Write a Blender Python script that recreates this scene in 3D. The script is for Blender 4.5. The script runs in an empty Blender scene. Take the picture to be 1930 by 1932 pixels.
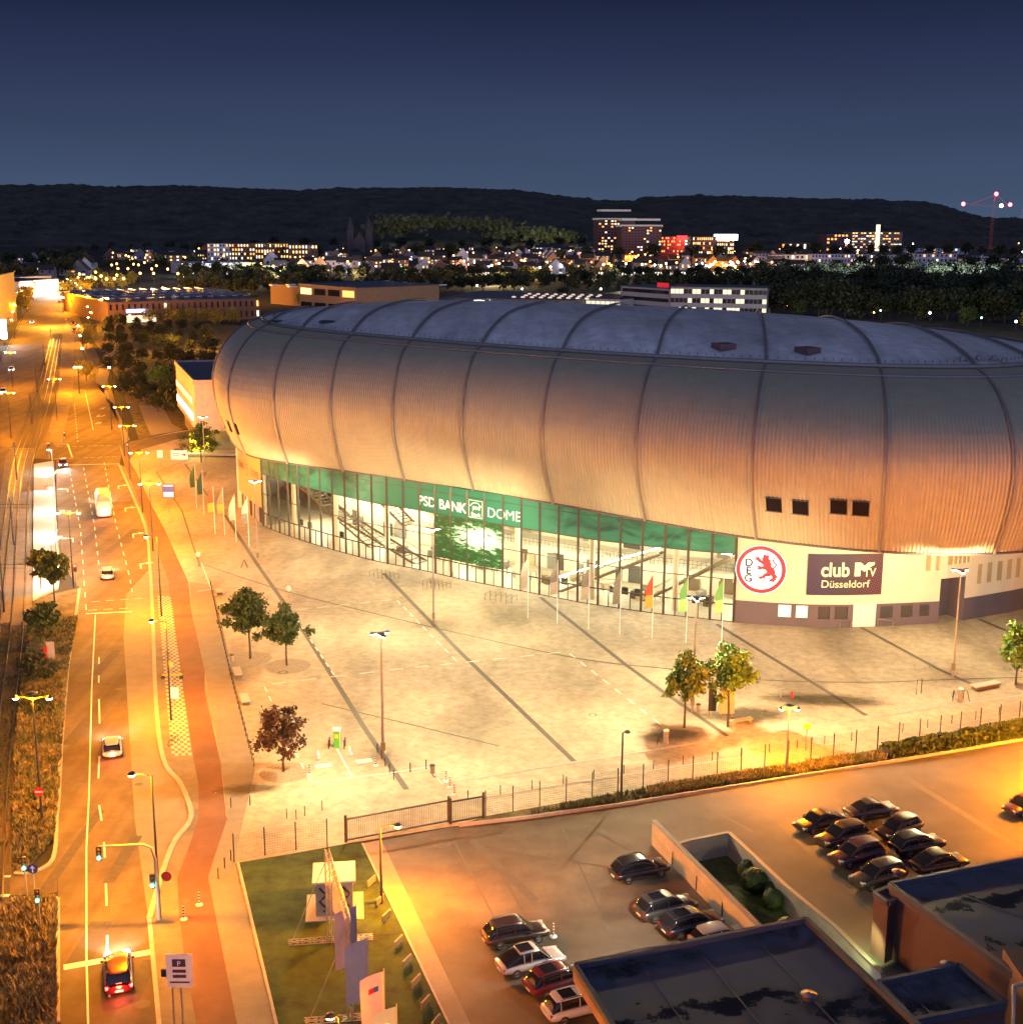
import bpy, bmesh, math, random
from mathutils import Vector, Matrix, noise
random.seed(7)
PI = math.pi
S = bpy.context.scene
COL = S.collection
# ------------------------------------------------------------ camera
CH = 50.0; FOC = 2514.4; PIT = 0.22376; ROLL = 0.0032; HY = 410.0
cam_d = bpy.data.cameras.new('camera'); cam = bpy.data.objects.new('camera', cam_d); COL.objects.link(cam)
cam_d.sensor_fit = 'HORIZONTAL'; cam_d.sensor_width = 36; cam_d.lens = 36*FOC/1930
PY = HY + FOC*math.tan(PIT)
cam_d.shift_y = (PY-966)/1930
cam_d.clip_start = 1; cam_d.clip_end = 20000
cam.matrix_world = Matrix.Translation((0, 0, CH)) @ Matrix.Rotation(PI/2-PIT, 4, 'X') @ Matrix.Rotation(ROLL, 4, 'Z')
S.camera = cam
# ------------------------------------------------------------ world, view
W = bpy.data.worlds.new('World'); S.world = W; W.use_nodes = True
nt = W.node_tree; nt.nodes.clear(); N = nt.nodes.new; LK = nt.links.new
wo = N('ShaderNodeOutputWorld'); bg = N('ShaderNodeBackground'); sky = N('ShaderNodeTexSky')
sky.sky_type = 'NISHITA'; sky.sun_disc = False; sky.sun_elevation = math.radians(3.0); sky.sun_rotation = math.radians(200)
tc = N('ShaderNodeTexCoord'); sx = N('ShaderNodeSeparateXYZ'); rp = N('ShaderNodeValToRGB'); mx = N('ShaderNodeMix')
mx.data_type = 'RGBA'; mx.inputs['Factor'].default_value = 0.9985
el = rp.color_ramp.elements
el[0].position = 0.0; el[0].color = (.056, .093, .165, 1)
el[1].position = 1.0; el[1].color = (.024, .027, .044, 1)
for p_, c_ in ((.04, (.043, .069, .138, 1)), (.083, (.029, .045, .105, 1)), (.115, (.019, .029, .080, 1)), (.148, (.010, .016, .048, 1)), (.30, (.015, .017, .035, 1))):
    e = el.new(p_); e.color = c_
LK(tc.outputs['Generated'], sx.inputs[0]); LK(sx.outputs['Z'], rp.inputs[0])
LK(sky.outputs[0], mx.inputs['A']); LK(rp.outputs[0], mx.inputs['B'])
# the afterglow lies behind the camera, so that half of the sky is brighter
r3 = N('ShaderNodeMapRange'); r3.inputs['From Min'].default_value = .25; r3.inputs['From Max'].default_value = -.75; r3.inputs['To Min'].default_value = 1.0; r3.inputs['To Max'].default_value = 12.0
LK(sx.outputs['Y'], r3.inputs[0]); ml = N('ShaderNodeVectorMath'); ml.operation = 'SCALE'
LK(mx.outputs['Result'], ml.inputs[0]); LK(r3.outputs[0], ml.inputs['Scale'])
nz = N('ShaderNodeTexNoise'); nz.inputs['Scale'].default_value = 3; nz.inputs['Detail'].default_value = 5; mpp = N('ShaderNodeMapping'); mpp.inputs['Scale'].default_value = (1, 1, 7)
LK(tc.outputs['Generated'], mpp.inputs[0]); LK(mpp.outputs[0], nz.inputs['Vector']); mr = N('ShaderNodeMapRange'); mr.inputs['To Min'].default_value = .86; mr.inputs['To Max'].default_value = 1.14; LK(nz.outputs[0], mr.inputs[0])
m2_ = N('ShaderNodeVectorMath'); m2_.operation = 'SCALE'; LK(ml.outputs[0], m2_.inputs[0]); LK(mr.outputs[0], m2_.inputs['Scale'])
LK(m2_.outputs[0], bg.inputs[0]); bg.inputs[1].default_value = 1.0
LK(bg.outputs[0], wo.inputs[0])
S.view_settings.view_transform = 'Standard'; S.view_settings.look = 'None'
S.view_settings.exposure = 0; S.view_settings.gamma = 1; S.view_settings.use_curve_mapping = False
S.cycles.use_denoising = True
S.cycles.sample_clamp_indirect = 6; S.cycles.sample_clamp_direct = 0
S.cycles.max_bounces = 6; S.cycles.transparent_max_bounces = 12
S.cycles.caustics_reflective = False; S.cycles.caustics_refractive = False
SODIUM = (1, .40, .035); WARM = (1, .78, .47); WHITE = (1, .93, .78)

# ------------------------------------------------------------ helpers
CP = math.cos(PIT); SP = math.sin(PIT)
def P(x, y, z=0.0):
    "map a position read off the site photograph to the horizontal plane at height z"
    x -= 965; y -= 966
    c, s = math.cos(-ROLL), math.sin(-ROLL)
    x, y = 965+x*c-y*s, 966+x*s+y*c
    u = (x-965)/FOC; v = -(y-PY)/FOC
    dz = -SP+v*CP; t = (z-CH)/dz
    return Vector((u*t, (CP+v*SP)*t, z))
def proj(p):
    zc = p[1]*CP-(p[2]-CH)*SP; yc = p[1]*SP+(p[2]-CH)*CP
    x = FOC*p[0]/zc; y = PY-FOC*yc/zc-966
    c, s = math.cos(ROLL), math.sin(ROLL)
    return 965+x*c-y*s, 966+x*s+y*c
def height(tx, ty, bx, by):
    "height of a vertical edge with its foot at (bx,by) and its top at (tx,ty)"
    b = P(bx, by); lo, hi = 0., 49.
    for _ in range(40):
        m = (lo+hi)/2
        if proj((b.x, b.y, m))[1] > ty: lo = m
        else: hi = m
    return lo
def V2(p): return Vector((p[0], p[1], 0))
def spline(pts, n=8, closed=False):
    out = []; m = len(pts); R = range(m if closed else m-1)
    for i in R:
        g = lambda k: Vector(pts[k % m]) if closed else Vector(pts[max(0, min(m-1, k))])
        a, b, c, d = g(i-1), g(i), g(i+1), g(i+2)
        for j in range(n):
            t = j/n
            out.append(.5*((2*b)+(c-a)*t+(2*a-5*b+4*c-d)*t*t+(3*b-a-3*c+d)*t**3))
    if not closed: out.append(Vector(pts[-1]))
    return out

MATS = {}
def mat(name, col, rough=.7, metal=0, var=.15, scale=1., bump=0, bscale=20., spec=.5, emis=None, es=0, col2=None, detail=6, stretch=None, space='Object', nosample=False):
    if name in MATS: return MATS[name]
    m = bpy.data.materials.new(name); m.use_nodes = True; MATS[name] = m
    t = m.node_tree; b = t.nodes['Principled BSDF']
    b.inputs['Roughness'].default_value = rough; b.inputs['Metallic'].default_value = metal
    b.inputs['Specular IOR Level'].default_value = spec
    co = t.nodes.new('ShaderNodeTexCoord'); src = co.outputs[space]
    if stretch:
        mp = t.nodes.new('ShaderNodeMapping'); mp.inputs['Scale'].default_value = stretch; t.links.new(src, mp.inputs[0]); src = mp.outputs[0]
    nz = t.nodes.new('ShaderNodeTexNoise'); nz.inputs['Scale'].default_value = scale; nz.inputs['Detail'].default_value = detail; nz.inputs['Roughness'].default_value = .65
    t.links.new(src, nz.inputs['Vector'])
    r = t.nodes.new('ShaderNodeValToRGB'); r.color_ramp.elements[0].position = .3; r.color_ramp.elements[1].position = .72
    a = [max(0, c*(1-var)) for c in col[:3]]; z = [min(1, c*(1+var)) for c in (col2 or col)[:3]]
    r.color_ramp.elements[0].color = (*a, 1); r.color_ramp.elements[1].color = (*z, 1)
    t.links.new(nz.outputs[0], r.inputs[0]); t.links.new(r.outputs[0], b.inputs['Base Color'])
    if bump:
        n2 = t.nodes.new('ShaderNodeTexNoise'); n2.inputs['Scale'].default_value = bscale; n2.inputs['Detail'].default_value = 4
        t.links.new(src, n2.inputs['Vector'])
        bp = t.nodes.new('ShaderNodeBump'); bp.inputs['Strength'].default_value = bump; bp.inputs['Distance'].default_value = .05
        t.links.new(n2.outputs[0], bp.inputs['Height']); t.links.new(bp.outputs[0], b.inputs['Normal'])
    if emis:
        b.inputs['Emission Color'].default_value = (*emis[:3], 1); b.inputs['Emission Strength'].default_value = es
        if nosample: m.cycles.emission_sampling = 'NONE'
    return m
def tint(m, scale, lo, hi, stretch=None, pos=(.35, .65), space='Object', tex='noise', angle=0):
    "multiply the base colour by a second large pattern: stains, paving rows"
    t = m.node_tree; b = t.nodes['Principled BSDF']; old = b.inputs['Base Color'].links[0].from_socket
    co = t.nodes.new('ShaderNodeTexCoord'); mp = t.nodes.new('ShaderNodeMapping'); t.links.new(co.outputs[space], mp.inputs[0])
    if stretch: mp.inputs['Scale'].default_value = stretch
    mp.inputs['Rotation'].default_value = (0, 0, angle)
    if tex == 'noise':
        n = t.nodes.new('ShaderNodeTexNoise'); n.inputs['Scale'].default_value = scale; n.inputs['Detail'].default_value = 5; o = n.outputs[0]
    elif tex == 'brick':
        n = t.nodes.new('ShaderNodeTexBrick'); n.inputs['Scale'].default_value = scale
        n.inputs['Color1'].default_value = (1, 1, 1, 1); n.inputs['Color2'].default_value = (.8, .8, .8, 1); n.inputs['Mortar'].default_value = (0, 0, 0, 1)
        n.inputs['Mortar Size'].default_value = .02; o = n.outputs[0]
    else:
        n = t.nodes.new('ShaderNodeTexWave'); n.inputs['Scale'].default_value = scale; n.inputs['Distortion'].default_value = .3; o = n.outputs[0]
    t.links.new(mp.outputs[0], n.inputs['Vector'])
    r = t.nodes.new('ShaderNodeValToRGB'); r.color_ramp.elements[0].position = pos[0]; r.color_ramp.elements[1].position = pos[1]
    r.color_ramp.elements[0].color = (lo, lo, lo, 1); r.color_ramp.elements[1].color = (hi, hi, hi, 1)
    mm = t.nodes.new('ShaderNodeMix'); mm.data_type = 'RGBA'; mm.blend_type = 'MULTIPLY'; mm.inputs['Factor'].default_value = 1
    t.links.new(o, r.inputs[0]); t.links.new(old, mm.inputs['A']); t.links.new(r.outputs[0], mm.inputs['B']); t.links.new(mm.outputs['Result'], b.inputs['Base Color'])
    return m
def glow(name, col, s, sample=True):
    if name in MATS: return MATS[name]
    m = mat(name, col, var=0, emis=col, es=s, nosample=not sample); return m

class MB:
    def __init__(s): s.v = []; s.f = []; s.sm = []
    def add(s, vs, fs, smooth=False):
        o = len(s.v); s.v += [tuple(v) for v in vs]; s.f += [tuple(o+i for i in f) for f in fs]; s.sm += [smooth]*len(fs); return s
    def box(s, c, d, rz=0, tilt=None):
        x, y, z = d[0]/2, d[1]/2, d[2]/2; M = Matrix.Rotation(rz, 3, 'Z')
        if tilt is not None: M = M @ tilt
        vs = [Vector(c)+M @ Vector((a*x, b*y, e*z)) for e in (-1, 1) for b in (-1, 1) for a in (-1, 1)]
        return s.add(vs, [(0, 2, 3, 1), (4, 5, 7, 6), (0, 1, 5, 4), (2, 6, 7, 3), (0, 4, 6, 2), (1, 3, 7, 5)])
    def beam(s, a, b, w, h=None):
        a, b = Vector(a), Vector(b); d = b-a; L = d.length
        if L < 1e-6: return s
        d /= L; up = Vector((0, 0, 1)) if abs(d.z) < .99 else Vector((1, 0, 0))
        sd = d.cross(up).normalized(); u = sd.cross(d); h = h or w
        vs = [p+sd*i*w/2+u*j*h/2 for p in (a, b) for i, j in ((-1, -1), (1, -1), (1, 1), (-1, 1))]
        return s.add(vs, [(3, 2, 1, 0), (4, 5, 6, 7), (0, 1, 5, 4), (1, 2, 6, 5), (2, 3, 7, 6), (3, 0, 4, 7)])
    def tube(s, pts, r, n=8, cap=True):
        pts = [Vector(p) for p in pts]; m = len(pts); rs = r if hasattr(r, '__len__') else [r]*m; vs = []; fs = []
        for i, p in enumerate(pts):
            d = (pts[min(i+1, m-1)]-pts[max(i-1, 0)]).normalized()
            up = Vector((0, 0, 1)) if abs(d.z) < .95 else Vector((1, 0, 0))
            a = d.cross(up).normalized(); b = a.cross(d)
            vs += [p+rs[i]*(math.cos(2*PI*k/n)*a+math.sin(2*PI*k/n)*b) for k in range(n)]
        for i in range(m-1):
            for k in range(n):
                fs.append((i*n+k, i*n+(k+1) % n, (i+1)*n+(k+1) % n, (i+1)*n+k))
        s.add(vs, fs, True)
        if cap: s.add(vs[:n], [tuple(range(n))[::-1]]); s.add(vs[-n:], [tuple(range(n))])
        return s
    def lathe(s, prof, n=12, c=(0, 0, 0)):
        vs = [(c[0]+r*math.cos(2*PI*k/n), c[1]+r*math.sin(2*PI*k/n), c[2]+z) for r, z in prof for k in range(n)]; m = len(prof)
        fs = [(i*n+k, i*n+(k+1) % n, (i+1)*n+(k+1) % n, (i+1)*n+k) for i in range(m-1) for k in range(n)]
        return s.add(vs, fs, True)
    def ball(s, c, r, n=8, sq=1.):
        return s.lathe([(r*math.sin(PI*i/n)+1e-4, -sq*r*math.cos(PI*i/n)) for i in range(n+1)], n+2, c)
    def prism(s, pts, z0, z1):
        n = len(pts); a = [(p[0], p[1], z0) for p in pts]; b = [(p[0], p[1], z1) for p in pts]
        return s.add(a+b, [tuple(range(n, 2*n)), tuple(range(n))[::-1]]+[(i, (i+1) % n, n+(i+1) % n, n+i) for i in range(n)])
    def wall(s, path, z0, z1, th):
        "a wall of thickness th along a plan path"
        for a, b in zip(path[:-1], path[1:]):
            s.beam((a[0], a[1], (z0+z1)/2), (b[0], b[1], (z0+z1)/2), th, z1-z0)
        return s
    def build(s, name, m, parent=None, loc=None, rz=0):
        me = bpy.data.meshes.new(name); me.from_pydata(s.v, [], s.f); me.update()
        me.polygons.foreach_set('use_smooth', s.sm)
        me.materials.append(m); o = bpy.data.objects.new(name, me); COL.objects.link(o)
        if parent: o.parent = parent
        if loc is not None: o.location = loc
        o.rotation_euler[2] = rz
        return o
def sheet(pts, z):
    "flat polygon, any outline"
    bm = bmesh.new(); vs = [bm.verts.new((p[0], p[1], z)) for p in pts]
    es = [bm.edges.new((vs[i], vs[(i+1) % len(vs)])) for i in range(len(vs))]
    bmesh.ops.triangle_fill(bm, use_beauty=True, edges=es)
    for f in bm.faces:
        if f.normal.z < 0: f.normal_flip()
    me = bpy.data.meshes.new('s'); bm.to_mesh(me); bm.free(); return me
def shobj(name, px, z, m, kind='structure', world=False, label=None, cat=None, group=None):
    me = sheet(px if world else [P(*q) for q in px], z); me.name = name; me.materials.append(m)
    o = bpy.data.objects.new(name, me); COL.objects.link(o)
    if kind: o['kind'] = kind
    if label: tag(o, label, cat or name.replace('_', ' '), group)
    return o
def tag(o, label, cat, group=None, kind=None):
    o['label'] = label; o['category'] = cat
    if group: o['group'] = group
    if kind: o['kind'] = kind
    return o
def thing(name, label, cat, loc=(0, 0, 0), rz=0, group=None):
    o = bpy.data.objects.new(name, None); COL.objects.link(o); o.location = loc; o.rotation_euler[2] = rz
    o.empty_display_size = .3
    return tag(o, label, cat, group)
def dup(o, loc=None, rz=None, label=None, scale=None, parent=None, group=None):
    c = o.copy(); COL.objects.link(c)
    if parent: c.parent = parent
    if loc is not None: c.location = loc
    if rz is not None: c.rotation_euler = (0, 0, rz)
    if scale is not None: c.scale = (scale,)*3 if not hasattr(scale, '__len__') else scale
    if label: c['label'] = label
    if group: c['group'] = group
    for k in list(o.children): dup(k, parent=c)
    return c
def light(name, kind, loc, power, col, parent=None, size=.25, spot=None, tgt=None, data=None):
    d = data or bpy.data.lights.new(name, kind)
    if not data:
        d.energy = power; d.color = col
        if kind == 'AREA': d.size = size
        else: d.shadow_soft_size = size
        if kind == 'SPOT': d.spot_size = spot; d.spot_blend = .6
    o = bpy.data.objects.new(name, d); COL.objects.link(o); o.location = loc
    if parent: o.parent = parent
    if tgt is not None: o.rotation_euler = (Vector(tgt)-Vector(loc)).to_track_quat('-Z', 'Y').to_euler()
    return o
ORD = 'first second third fourth fifth sixth seventh eighth ninth tenth eleventh twelfth thirteenth fourteenth fifteenth sixteenth seventeenth eighteenth nineteenth twentieth'.split()
TENS = {20: 'twenty', 30: 'thirty', 40: 'forty', 50: 'fifty', 60: 'sixty', 70: 'seventy', 80: 'eighty', 90: 'ninety'}
def ordw(i):
    "ordinal word, from 1"
    if i <= 20: return ORD[i-1]
    t, u = i//10*10, i % 10
    if t > 90: return 'hundredth' if i == 100 else str(i)+'th'
    return TENS[t]+'-'+ORD[u-1] if u else TENS[t][:-1]+'ieth'
_fonts = {}
def textmesh(s, size=1., bold=0., shear=0.):
    c = bpy.data.curves.new('t', 'FONT'); c.body = s; c.size = size; c.align_x = 'CENTER'; c.align_y = 'BOTTOM_BASELINE'; c.offset = bold; c.shear = shear
    o = bpy.data.objects.new('t', c); COL.objects.link(o); dg = bpy.context.evaluated_depsgraph_get()
    me = bpy.data.meshes.new_from_object(o.evaluated_get(dg)); bpy.data.objects.remove(o)
    v = [(p.co.x, p.co.y) for p in me.vertices]; f = [tuple(p.vertices) for p in me.polygons]; bpy.data.meshes.remove(me)
    return v, f
def flattext(mb, s, size, M, bold=0.):
    "text in the local xz plane placed by M(x,z)->point"
    v, f = textmesh(s, size, bold); mb.add([M(x, y) for x, y in v], f); return mb
# ============================================================ ground
asph = mat('asphalt', (.125, .095, .055), .8, var=.3, scale=.35, bump=.3, bscale=30)
tint(asph, .5, .62, 1.12, stretch=(1, .04, 1), pos=(.3, .6)); tint(asph, .06, .8, 1.1)
asph2 = tint(mat('asphalt lot', (.085, .08, .075), .75, var=.25, scale=.2, bump=.25, bscale=25), .08, .5, 1.2)
concrete_lot = tint(mat('concrete lot', (.12, .098, .07), .7, var=.3, scale=.35, bump=.2), .1, .5, 1.15, stretch=(.4, 1, 1), angle=.5)
plaza_m = tint(mat('plaza paving', (.37, .315, .225), .75, var=.26, scale=.9, bump=.15, bscale=12), .035, .72, 1.1, pos=(.4, .6))
tint(plaza_m, 2.2, .86, 1.04, tex='brick', angle=.62)
tint(plaza_m, .16, .7, 1.05, stretch=(1, .3, 1), angle=-.6, pos=(.33, .52)); tint(plaza_m, .28, .93, 1.02, tex='brick', angle=.62)
pave_m = tint(mat('concrete slab paving', (.20, .18, .15), .8, var=.15, scale=.6), 1.6, .75, 1.05, tex='brick', angle=.1)
cycle_m = tint(mat('red cycle path asphalt', (.19, .085, .055), .8, var=.2, scale=.4, bump=.2), .12, .65, 1.1, stretch=(1, .3, 1))
kerb_m = mat('kerb stone', (.36, .34, .30), .8, var=.2, scale=1.5)
grass_m = mat('lawn', (.009, .030, .005), .95, var=.45, scale=.6, bump=.8, bscale=14, col2=(.022, .055, .010))
wild_m = mat('rough grass', (.03, .03, .012), .95, var=.5, scale=.5, bump=1, bscale=9, col2=(.13, .11, .04))
gravel_m = mat('track ballast', (.075, .062, .05), .95, var=.5, scale=3, bump=1, bscale=12)
white_m = mat('white road paint', (.75, .73, .68), .6, var=.1, scale=3)
band_m = mat('dark drain band', (.095, .085, .07), .7, var=.15, scale=1)
far_m = mat('far ground', (.010, .011, .007), .95, var=.5, scale=.01, col2=(.018, .018, .013))
steel_m = mat('rail steel', (.42, .40, .36), .28, metal=.9, var=.15, scale=2)

# sunken garden between the two car parks
Wa, Wb = P(1228.5, 1594), P(1390, 1763); Wd = (Wb-Wa).normalized(); Wn = Vector((-Wd.y, Wd.x, 0))
if Wn.x < 0: Wn = -Wn
W1 = [Wa, Wb+Wd*7]
Ga = Wa+Wn*.3+Wd*1.5
G2 = P(1375, 1577); G3 = P(1664, 1844)
garden = [Ga, P(1300, 1592), G2, P(1483, 1679), P(1576, 1756), G3, Wb+Wd*12+Wn*.3]
def ground_with_hole(outer, hole, z):
    bm = bmesh.new()
    for loop in (outer, hole):
        vs = [bm.verts.new((p[0], p[1], z)) for p in loop]
        for i in range(len(vs)): bm.edges.new((vs[i], vs[(i+1) % len(vs)]))
    bmesh.ops.triangle_fill(bm, use_beauty=True, use_dissolve=False, edges=bm.edges[:])
    for f in bm.faces:
        if f.normal.z < 0: f.normal_flip()
    me = bpy.data.meshes.new('ground'); bm.to_mesh(me); bm.free(); return me
me = ground_with_hole([(-9000, -300), (9000, -300), (9000, 18000), (-9000, 18000)], garden, 0)
me.materials.append(far_m); o = bpy.data.objects.new('ground', me); COL.objects.link(o); o['kind'] = 'structure'
# garden floor and its retaining walls
GD = -1.7
shobj('garden_lawn', garden, GD, mat('garden grass', (.025, .045, .01), .9, var=.5, scale=1.2, bump=1, bscale=16, col2=(.06, .085, .02)), world=True)
conc = tint(mat('board marked concrete', (.42, .38, .33), .8, var=.15, scale=.8, bump=.15), .5, .82, 1.03, stretch=(.3, .3, 3))
w1 = thing('boundary_wall', 'long pale concrete wall dividing the two car parks, running down to the flat dark roof', 'wall', Wa)
mb = MB(); mb.beam(Wn*.16+Vector((0, 0, (2.1+GD)/2)), Wn*.16+(Wb+Wd*7-Wa)+Vector((0, 0, (2.1+GD)/2)), .3, 2.1-GD); mb.build('wall_panel', conc, w1)
mb = MB(); mb.beam(Wn*.16+Vector((0, 0, 2.14)), Wn*.16+(Wb+Wd*7-Wa)+Vector((0, 0, 2.14)), .42, .08); mb.build('coping', mat('slate coping', (.16, .155, .15), .6), w1)
mb = MB()
for k in range(5): 
    q = Wd*(4+k*4.2)-Wn*.02; mb.beam(q+Vector((0, 0, .1)), q+Vector((0, 0, 1.3)), .05)
mb.build('cable_rail', mat('dark metal', (.05, .05, .055), .5, metal=.6), w1)
rt = thing('retaining_wall', 'low concrete parapet around the sunken garden with ball shrubs', 'wall', (0, 0, 0))
pth = [Ga+Vector((0, .0, 0)), P(1300, 1592), G2, P(1483, 1679), P(1576, 1756), G3]
cpth = [Vector(p) for p in pth]
mb = MB(); mb.wall(cpth, GD-.05, .28, .28); mb.build('parapet', conc, rt)
mb = MB(); mb.wall([p for p in cpth], .283, .34, .36); mb.build('coping', mat('slate coping', (.16, .155, .15), .6), rt)

# ------------------------------------------------------------ car parks
shobj('lower_car_park', [(719, 1587), (848, 1562), (866, 1561), (990, 1547), (1178, 1521), (1256, 1508), (1300, 1592), (1228.5, 1594), (1390, 1763), (1560, 1940), (1600, 2200), (930, 2200), (886, 1932)], .02, concrete_lot)
_g = P(1290, 1505)
shobj('upper_car_park', [(1235, 1512), (1402, 1485), (1672, 1442), (1930, 1399), (2500, 1310), (2600, 2100), (1900, 2150), (1700, 1900), (1664, 1842), (1576, 1754), (1483, 1677), (1377, 1574), (1300, 1590)], .03, asph2)
shobj('parking_bay_paving', [(1464, 1554), (1560, 1541), (1702, 1540), (1900, 1700), (1690, 1740), (1640, 1720)], .045, concrete_lot)
shobj('lot_edge_paving', [(684, 1593), (719, 1586), (886, 1932), (940, 2060), (900, 2060), (845, 1932)], .05, pave_m)
mb = MB()
for a, b in (((1700, 1462), (1930, 1606)), ((890, 1585), (1010, 1700)), ((1130, 1566), (1190, 1600))):
    a, b = P(*a, .052), P(*b, .052); d = (b-a).normalized(); n = Vector((-d.y, d.x, 0))*.35; mb.add([a-n, b-n, b+n, a+n], [(0, 1, 2, 3)])
for a, b in (((900, 1600), (1180, 1640)), ((940, 1640), (1010, 1760)), ((1060, 1560), (1150, 1760)), ((850, 1575), (1010, 1880)), ((1330, 1520), (1420, 1570)), ((1560, 1500), (1620, 1540)), ((1500, 1500), (1480, 1470)), ((1420, 1515), (1410, 1487)), ((1770, 1445), (1790, 1470))):
    a, b = P(*a, .049), P(*b, .049); d = (b-a).normalized(); n = Vector((-d.y, d.x, 0))*.07; mb.add([a-n, b-n, b+n, a+n], [(0, 1, 2, 3)])
mb.build('asphalt_seams', band_m)['kind'] = 'structure'
# ------------------------------------------------------------ plaza
plaza = [(225, 838), (330, 815), (420, 800), (560, 860), (1000, 900), (1500, 960), (1990, 1100), (2400, 1180), (2500, 1300), (1930, 1396), (1672, 1440), (1402, 1483), (1178, 1519), (990, 1545), (866, 1559), (848, 1561), (653, 1593), (449, 1630), (521, 1932), (550, 2060), (470, 2060), (370, 1932), (338, 1732), (334, 1658), (372, 1545), (374, 1480), (366, 1439), (324, 1159), (318, 1098), (283, 1073), (275, 998), (250, 935)]
shobj('plaza', plaza, .03, plaza_m)
cyc = [(278, 985), (297, 1040), (318, 1098), (324, 1159), (345, 1300), (366, 1439), (374.4, 1480), (374.4, 1545), (356.4, 1600), (334.3, 1658), (338.3, 1732), (350.3, 1826), (370, 1932), (395, 2060), (490, 2060), (446.5, 1931), (392.6, 1656), (429, 1545), (426.5, 1540), (416.4, 1440), (386.4, 1305), (386.4, 1267), (362, 1159), (355, 1098), (310, 998), (283, 948), (262, 900), (240, 862), (230, 850), (236, 880), (258, 935)]
shobj('cycle_path', cyc, .05, cycle_m)
shobj('footpath', [(358, 1098), (402, 1105), (481, 1455), (440, 1632), (521, 1932), (550, 2060), (495, 2060), (446.5, 1931), (393, 1656), (429, 1545), (416.4, 1440), (386.4, 1267), (362, 1159)], .056, pave_m)
# paving bands, joints and a dark streak
def strip(mb, pts, w, z, dash=None):
    pts = [P(*q, z) for q in pts]
    for a, b in zip(pts[:-1], pts[1:]):
        d = (b-a); L = d.length; d.normalize(); n = Vector((-d.y, d.x, 0))*w/2
        if dash:
            k = max(1, round(L/sum(dash))); st = L/k; on = st*dash[0]/sum(dash)
            for i in range(k):
                p, q = a+d*(i*st+(st-on)/2), a+d*(i*st+(st+on)/2); mb.add([p-n, q-n, q+n, p+n], [(0, 1, 2, 3)])
        else: mb.add([a-n, b-n, b+n, a+n], [(0, 1, 2, 3)])
    return mb
mb = MB()
for l in ([(424, 971), (484, 1063), (567, 1182), (637, 1292), (687, 1373), (767, 1490)], [(724, 1082), (869.5, 1232), (1083, 1437)], [(1019.5, 1127), (1180, 1254), (1256, 1309), (1372, 1389)],
          [(1352, 1178), (1634, 1350)], [(1625, 1184), (1771, 1263), (1831, 1290)], [(1846, 1168), (1930, 1203)]):
    strip(mb, l, .55, .061)
mb.build('paving_bands', band_m)['kind'] = 'structure'
mb = MB()
arc = spline([P(*q) for q in [(343, 963), (375, 1060.6), (387, 1067), (537, 1116), (709, 1159), (870, 1197), (1097, 1244.5), (1260, 1263), (1417, 1283), (1631, 1288.5), (1800, 1283), (1930, 1279)]], 6)
for a, b in zip(arc[:-1], arc[1:]):
    d = (b-a).normalized(); n = Vector((-d.y, d.x, 0))*.13; z = Vector((0, 0, .066)); mb.add([a-n+z, b-n+z, b+n+z, a+n+z], [(0, 1, 2, 3)])
strip(mb, [(295, 890), (343, 963)], .25, .066); strip(mb, [(295, 890), (368, 862)], .22, .066)
strip(mb, [(607, 1328), (770, 1366), (942, 1408)], .22, .071)  # single thin dark streak across the paving
strip(mb, [(350, 876), (392, 935)], .3, .066)
mb.build('paving_joints_and_streak', band_m)['kind'] = 'structure'
mb = MB()
D = (1.6, 1.5)
strip(mb, [(497.5, 1292), (773, 1260), (865, 1251)], .13, .076, D); strip(mb, [(865, 1251), (1070, 1229.5)], .13, .076, D)
strip(mb, [(865, 1251), (746.8, 1130.6)], .13, .076, D); strip(mb, [(746.8, 1130.6), (549, 1152)], .13, .076, D)
strip(mb, [(549, 1152), (633, 1278)], .13, .076, D); strip(mb, [(1070, 1229.5), (1253, 1372.6)], .13, .076, D)
strip(mb, [(497.5, 1292), (513.5, 1327), (555.6, 1415.5), (586.6, 1477.5)], .13, .076, D)
strip(mb, [(586.6, 1477.5), (743, 1457.5), (808, 1447)], .14, .076); strip(mb, [(635.6, 1413.5), (664.7, 1466.6)], .16, .076)
strip(mb, [(380, 1062), (403, 1123), (422, 1118)], .1, .076); strip(mb, [(372, 1116), (403, 1111)], .16, .076); strip(mb, [(806, 1447), (835, 1480)], .12, .076)
for x0, y0, x1, y1 in ((617.5, 1490, 646.5, 1502), (696, 1481, 726, 1493)):
    pass
for cx, cy in ((610, 1445), (687, 1436)):
    c = P(cx, cy, .078); d = (P(635.6, 1413.5)-P(664.7, 1466.6)).normalized(); n = Vector((-d.y, d.x, 0)); mb.add([c-n*.75-d*.45, c+n*.75-d*.45, c+n*.75+d*.45, c-n*.75+d*.45], [(0, 1, 2, 3)])
mb.build('plaza_markings', white_m)['kind'] = 'structure'
mb = MB(); strip(mb, [(835, 1478), (1198, 1420), (1634, 1354), (1930, 1311), (2300, 1256)], .3, .07)
strip(mb, [(883, 1511), (1231, 1453), (1634, 1395), (1903, 1348), (2300, 1290)], .22, .07); mb.build('pale_kerb_line', kerb_m)['kind'] = 'structure'
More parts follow.
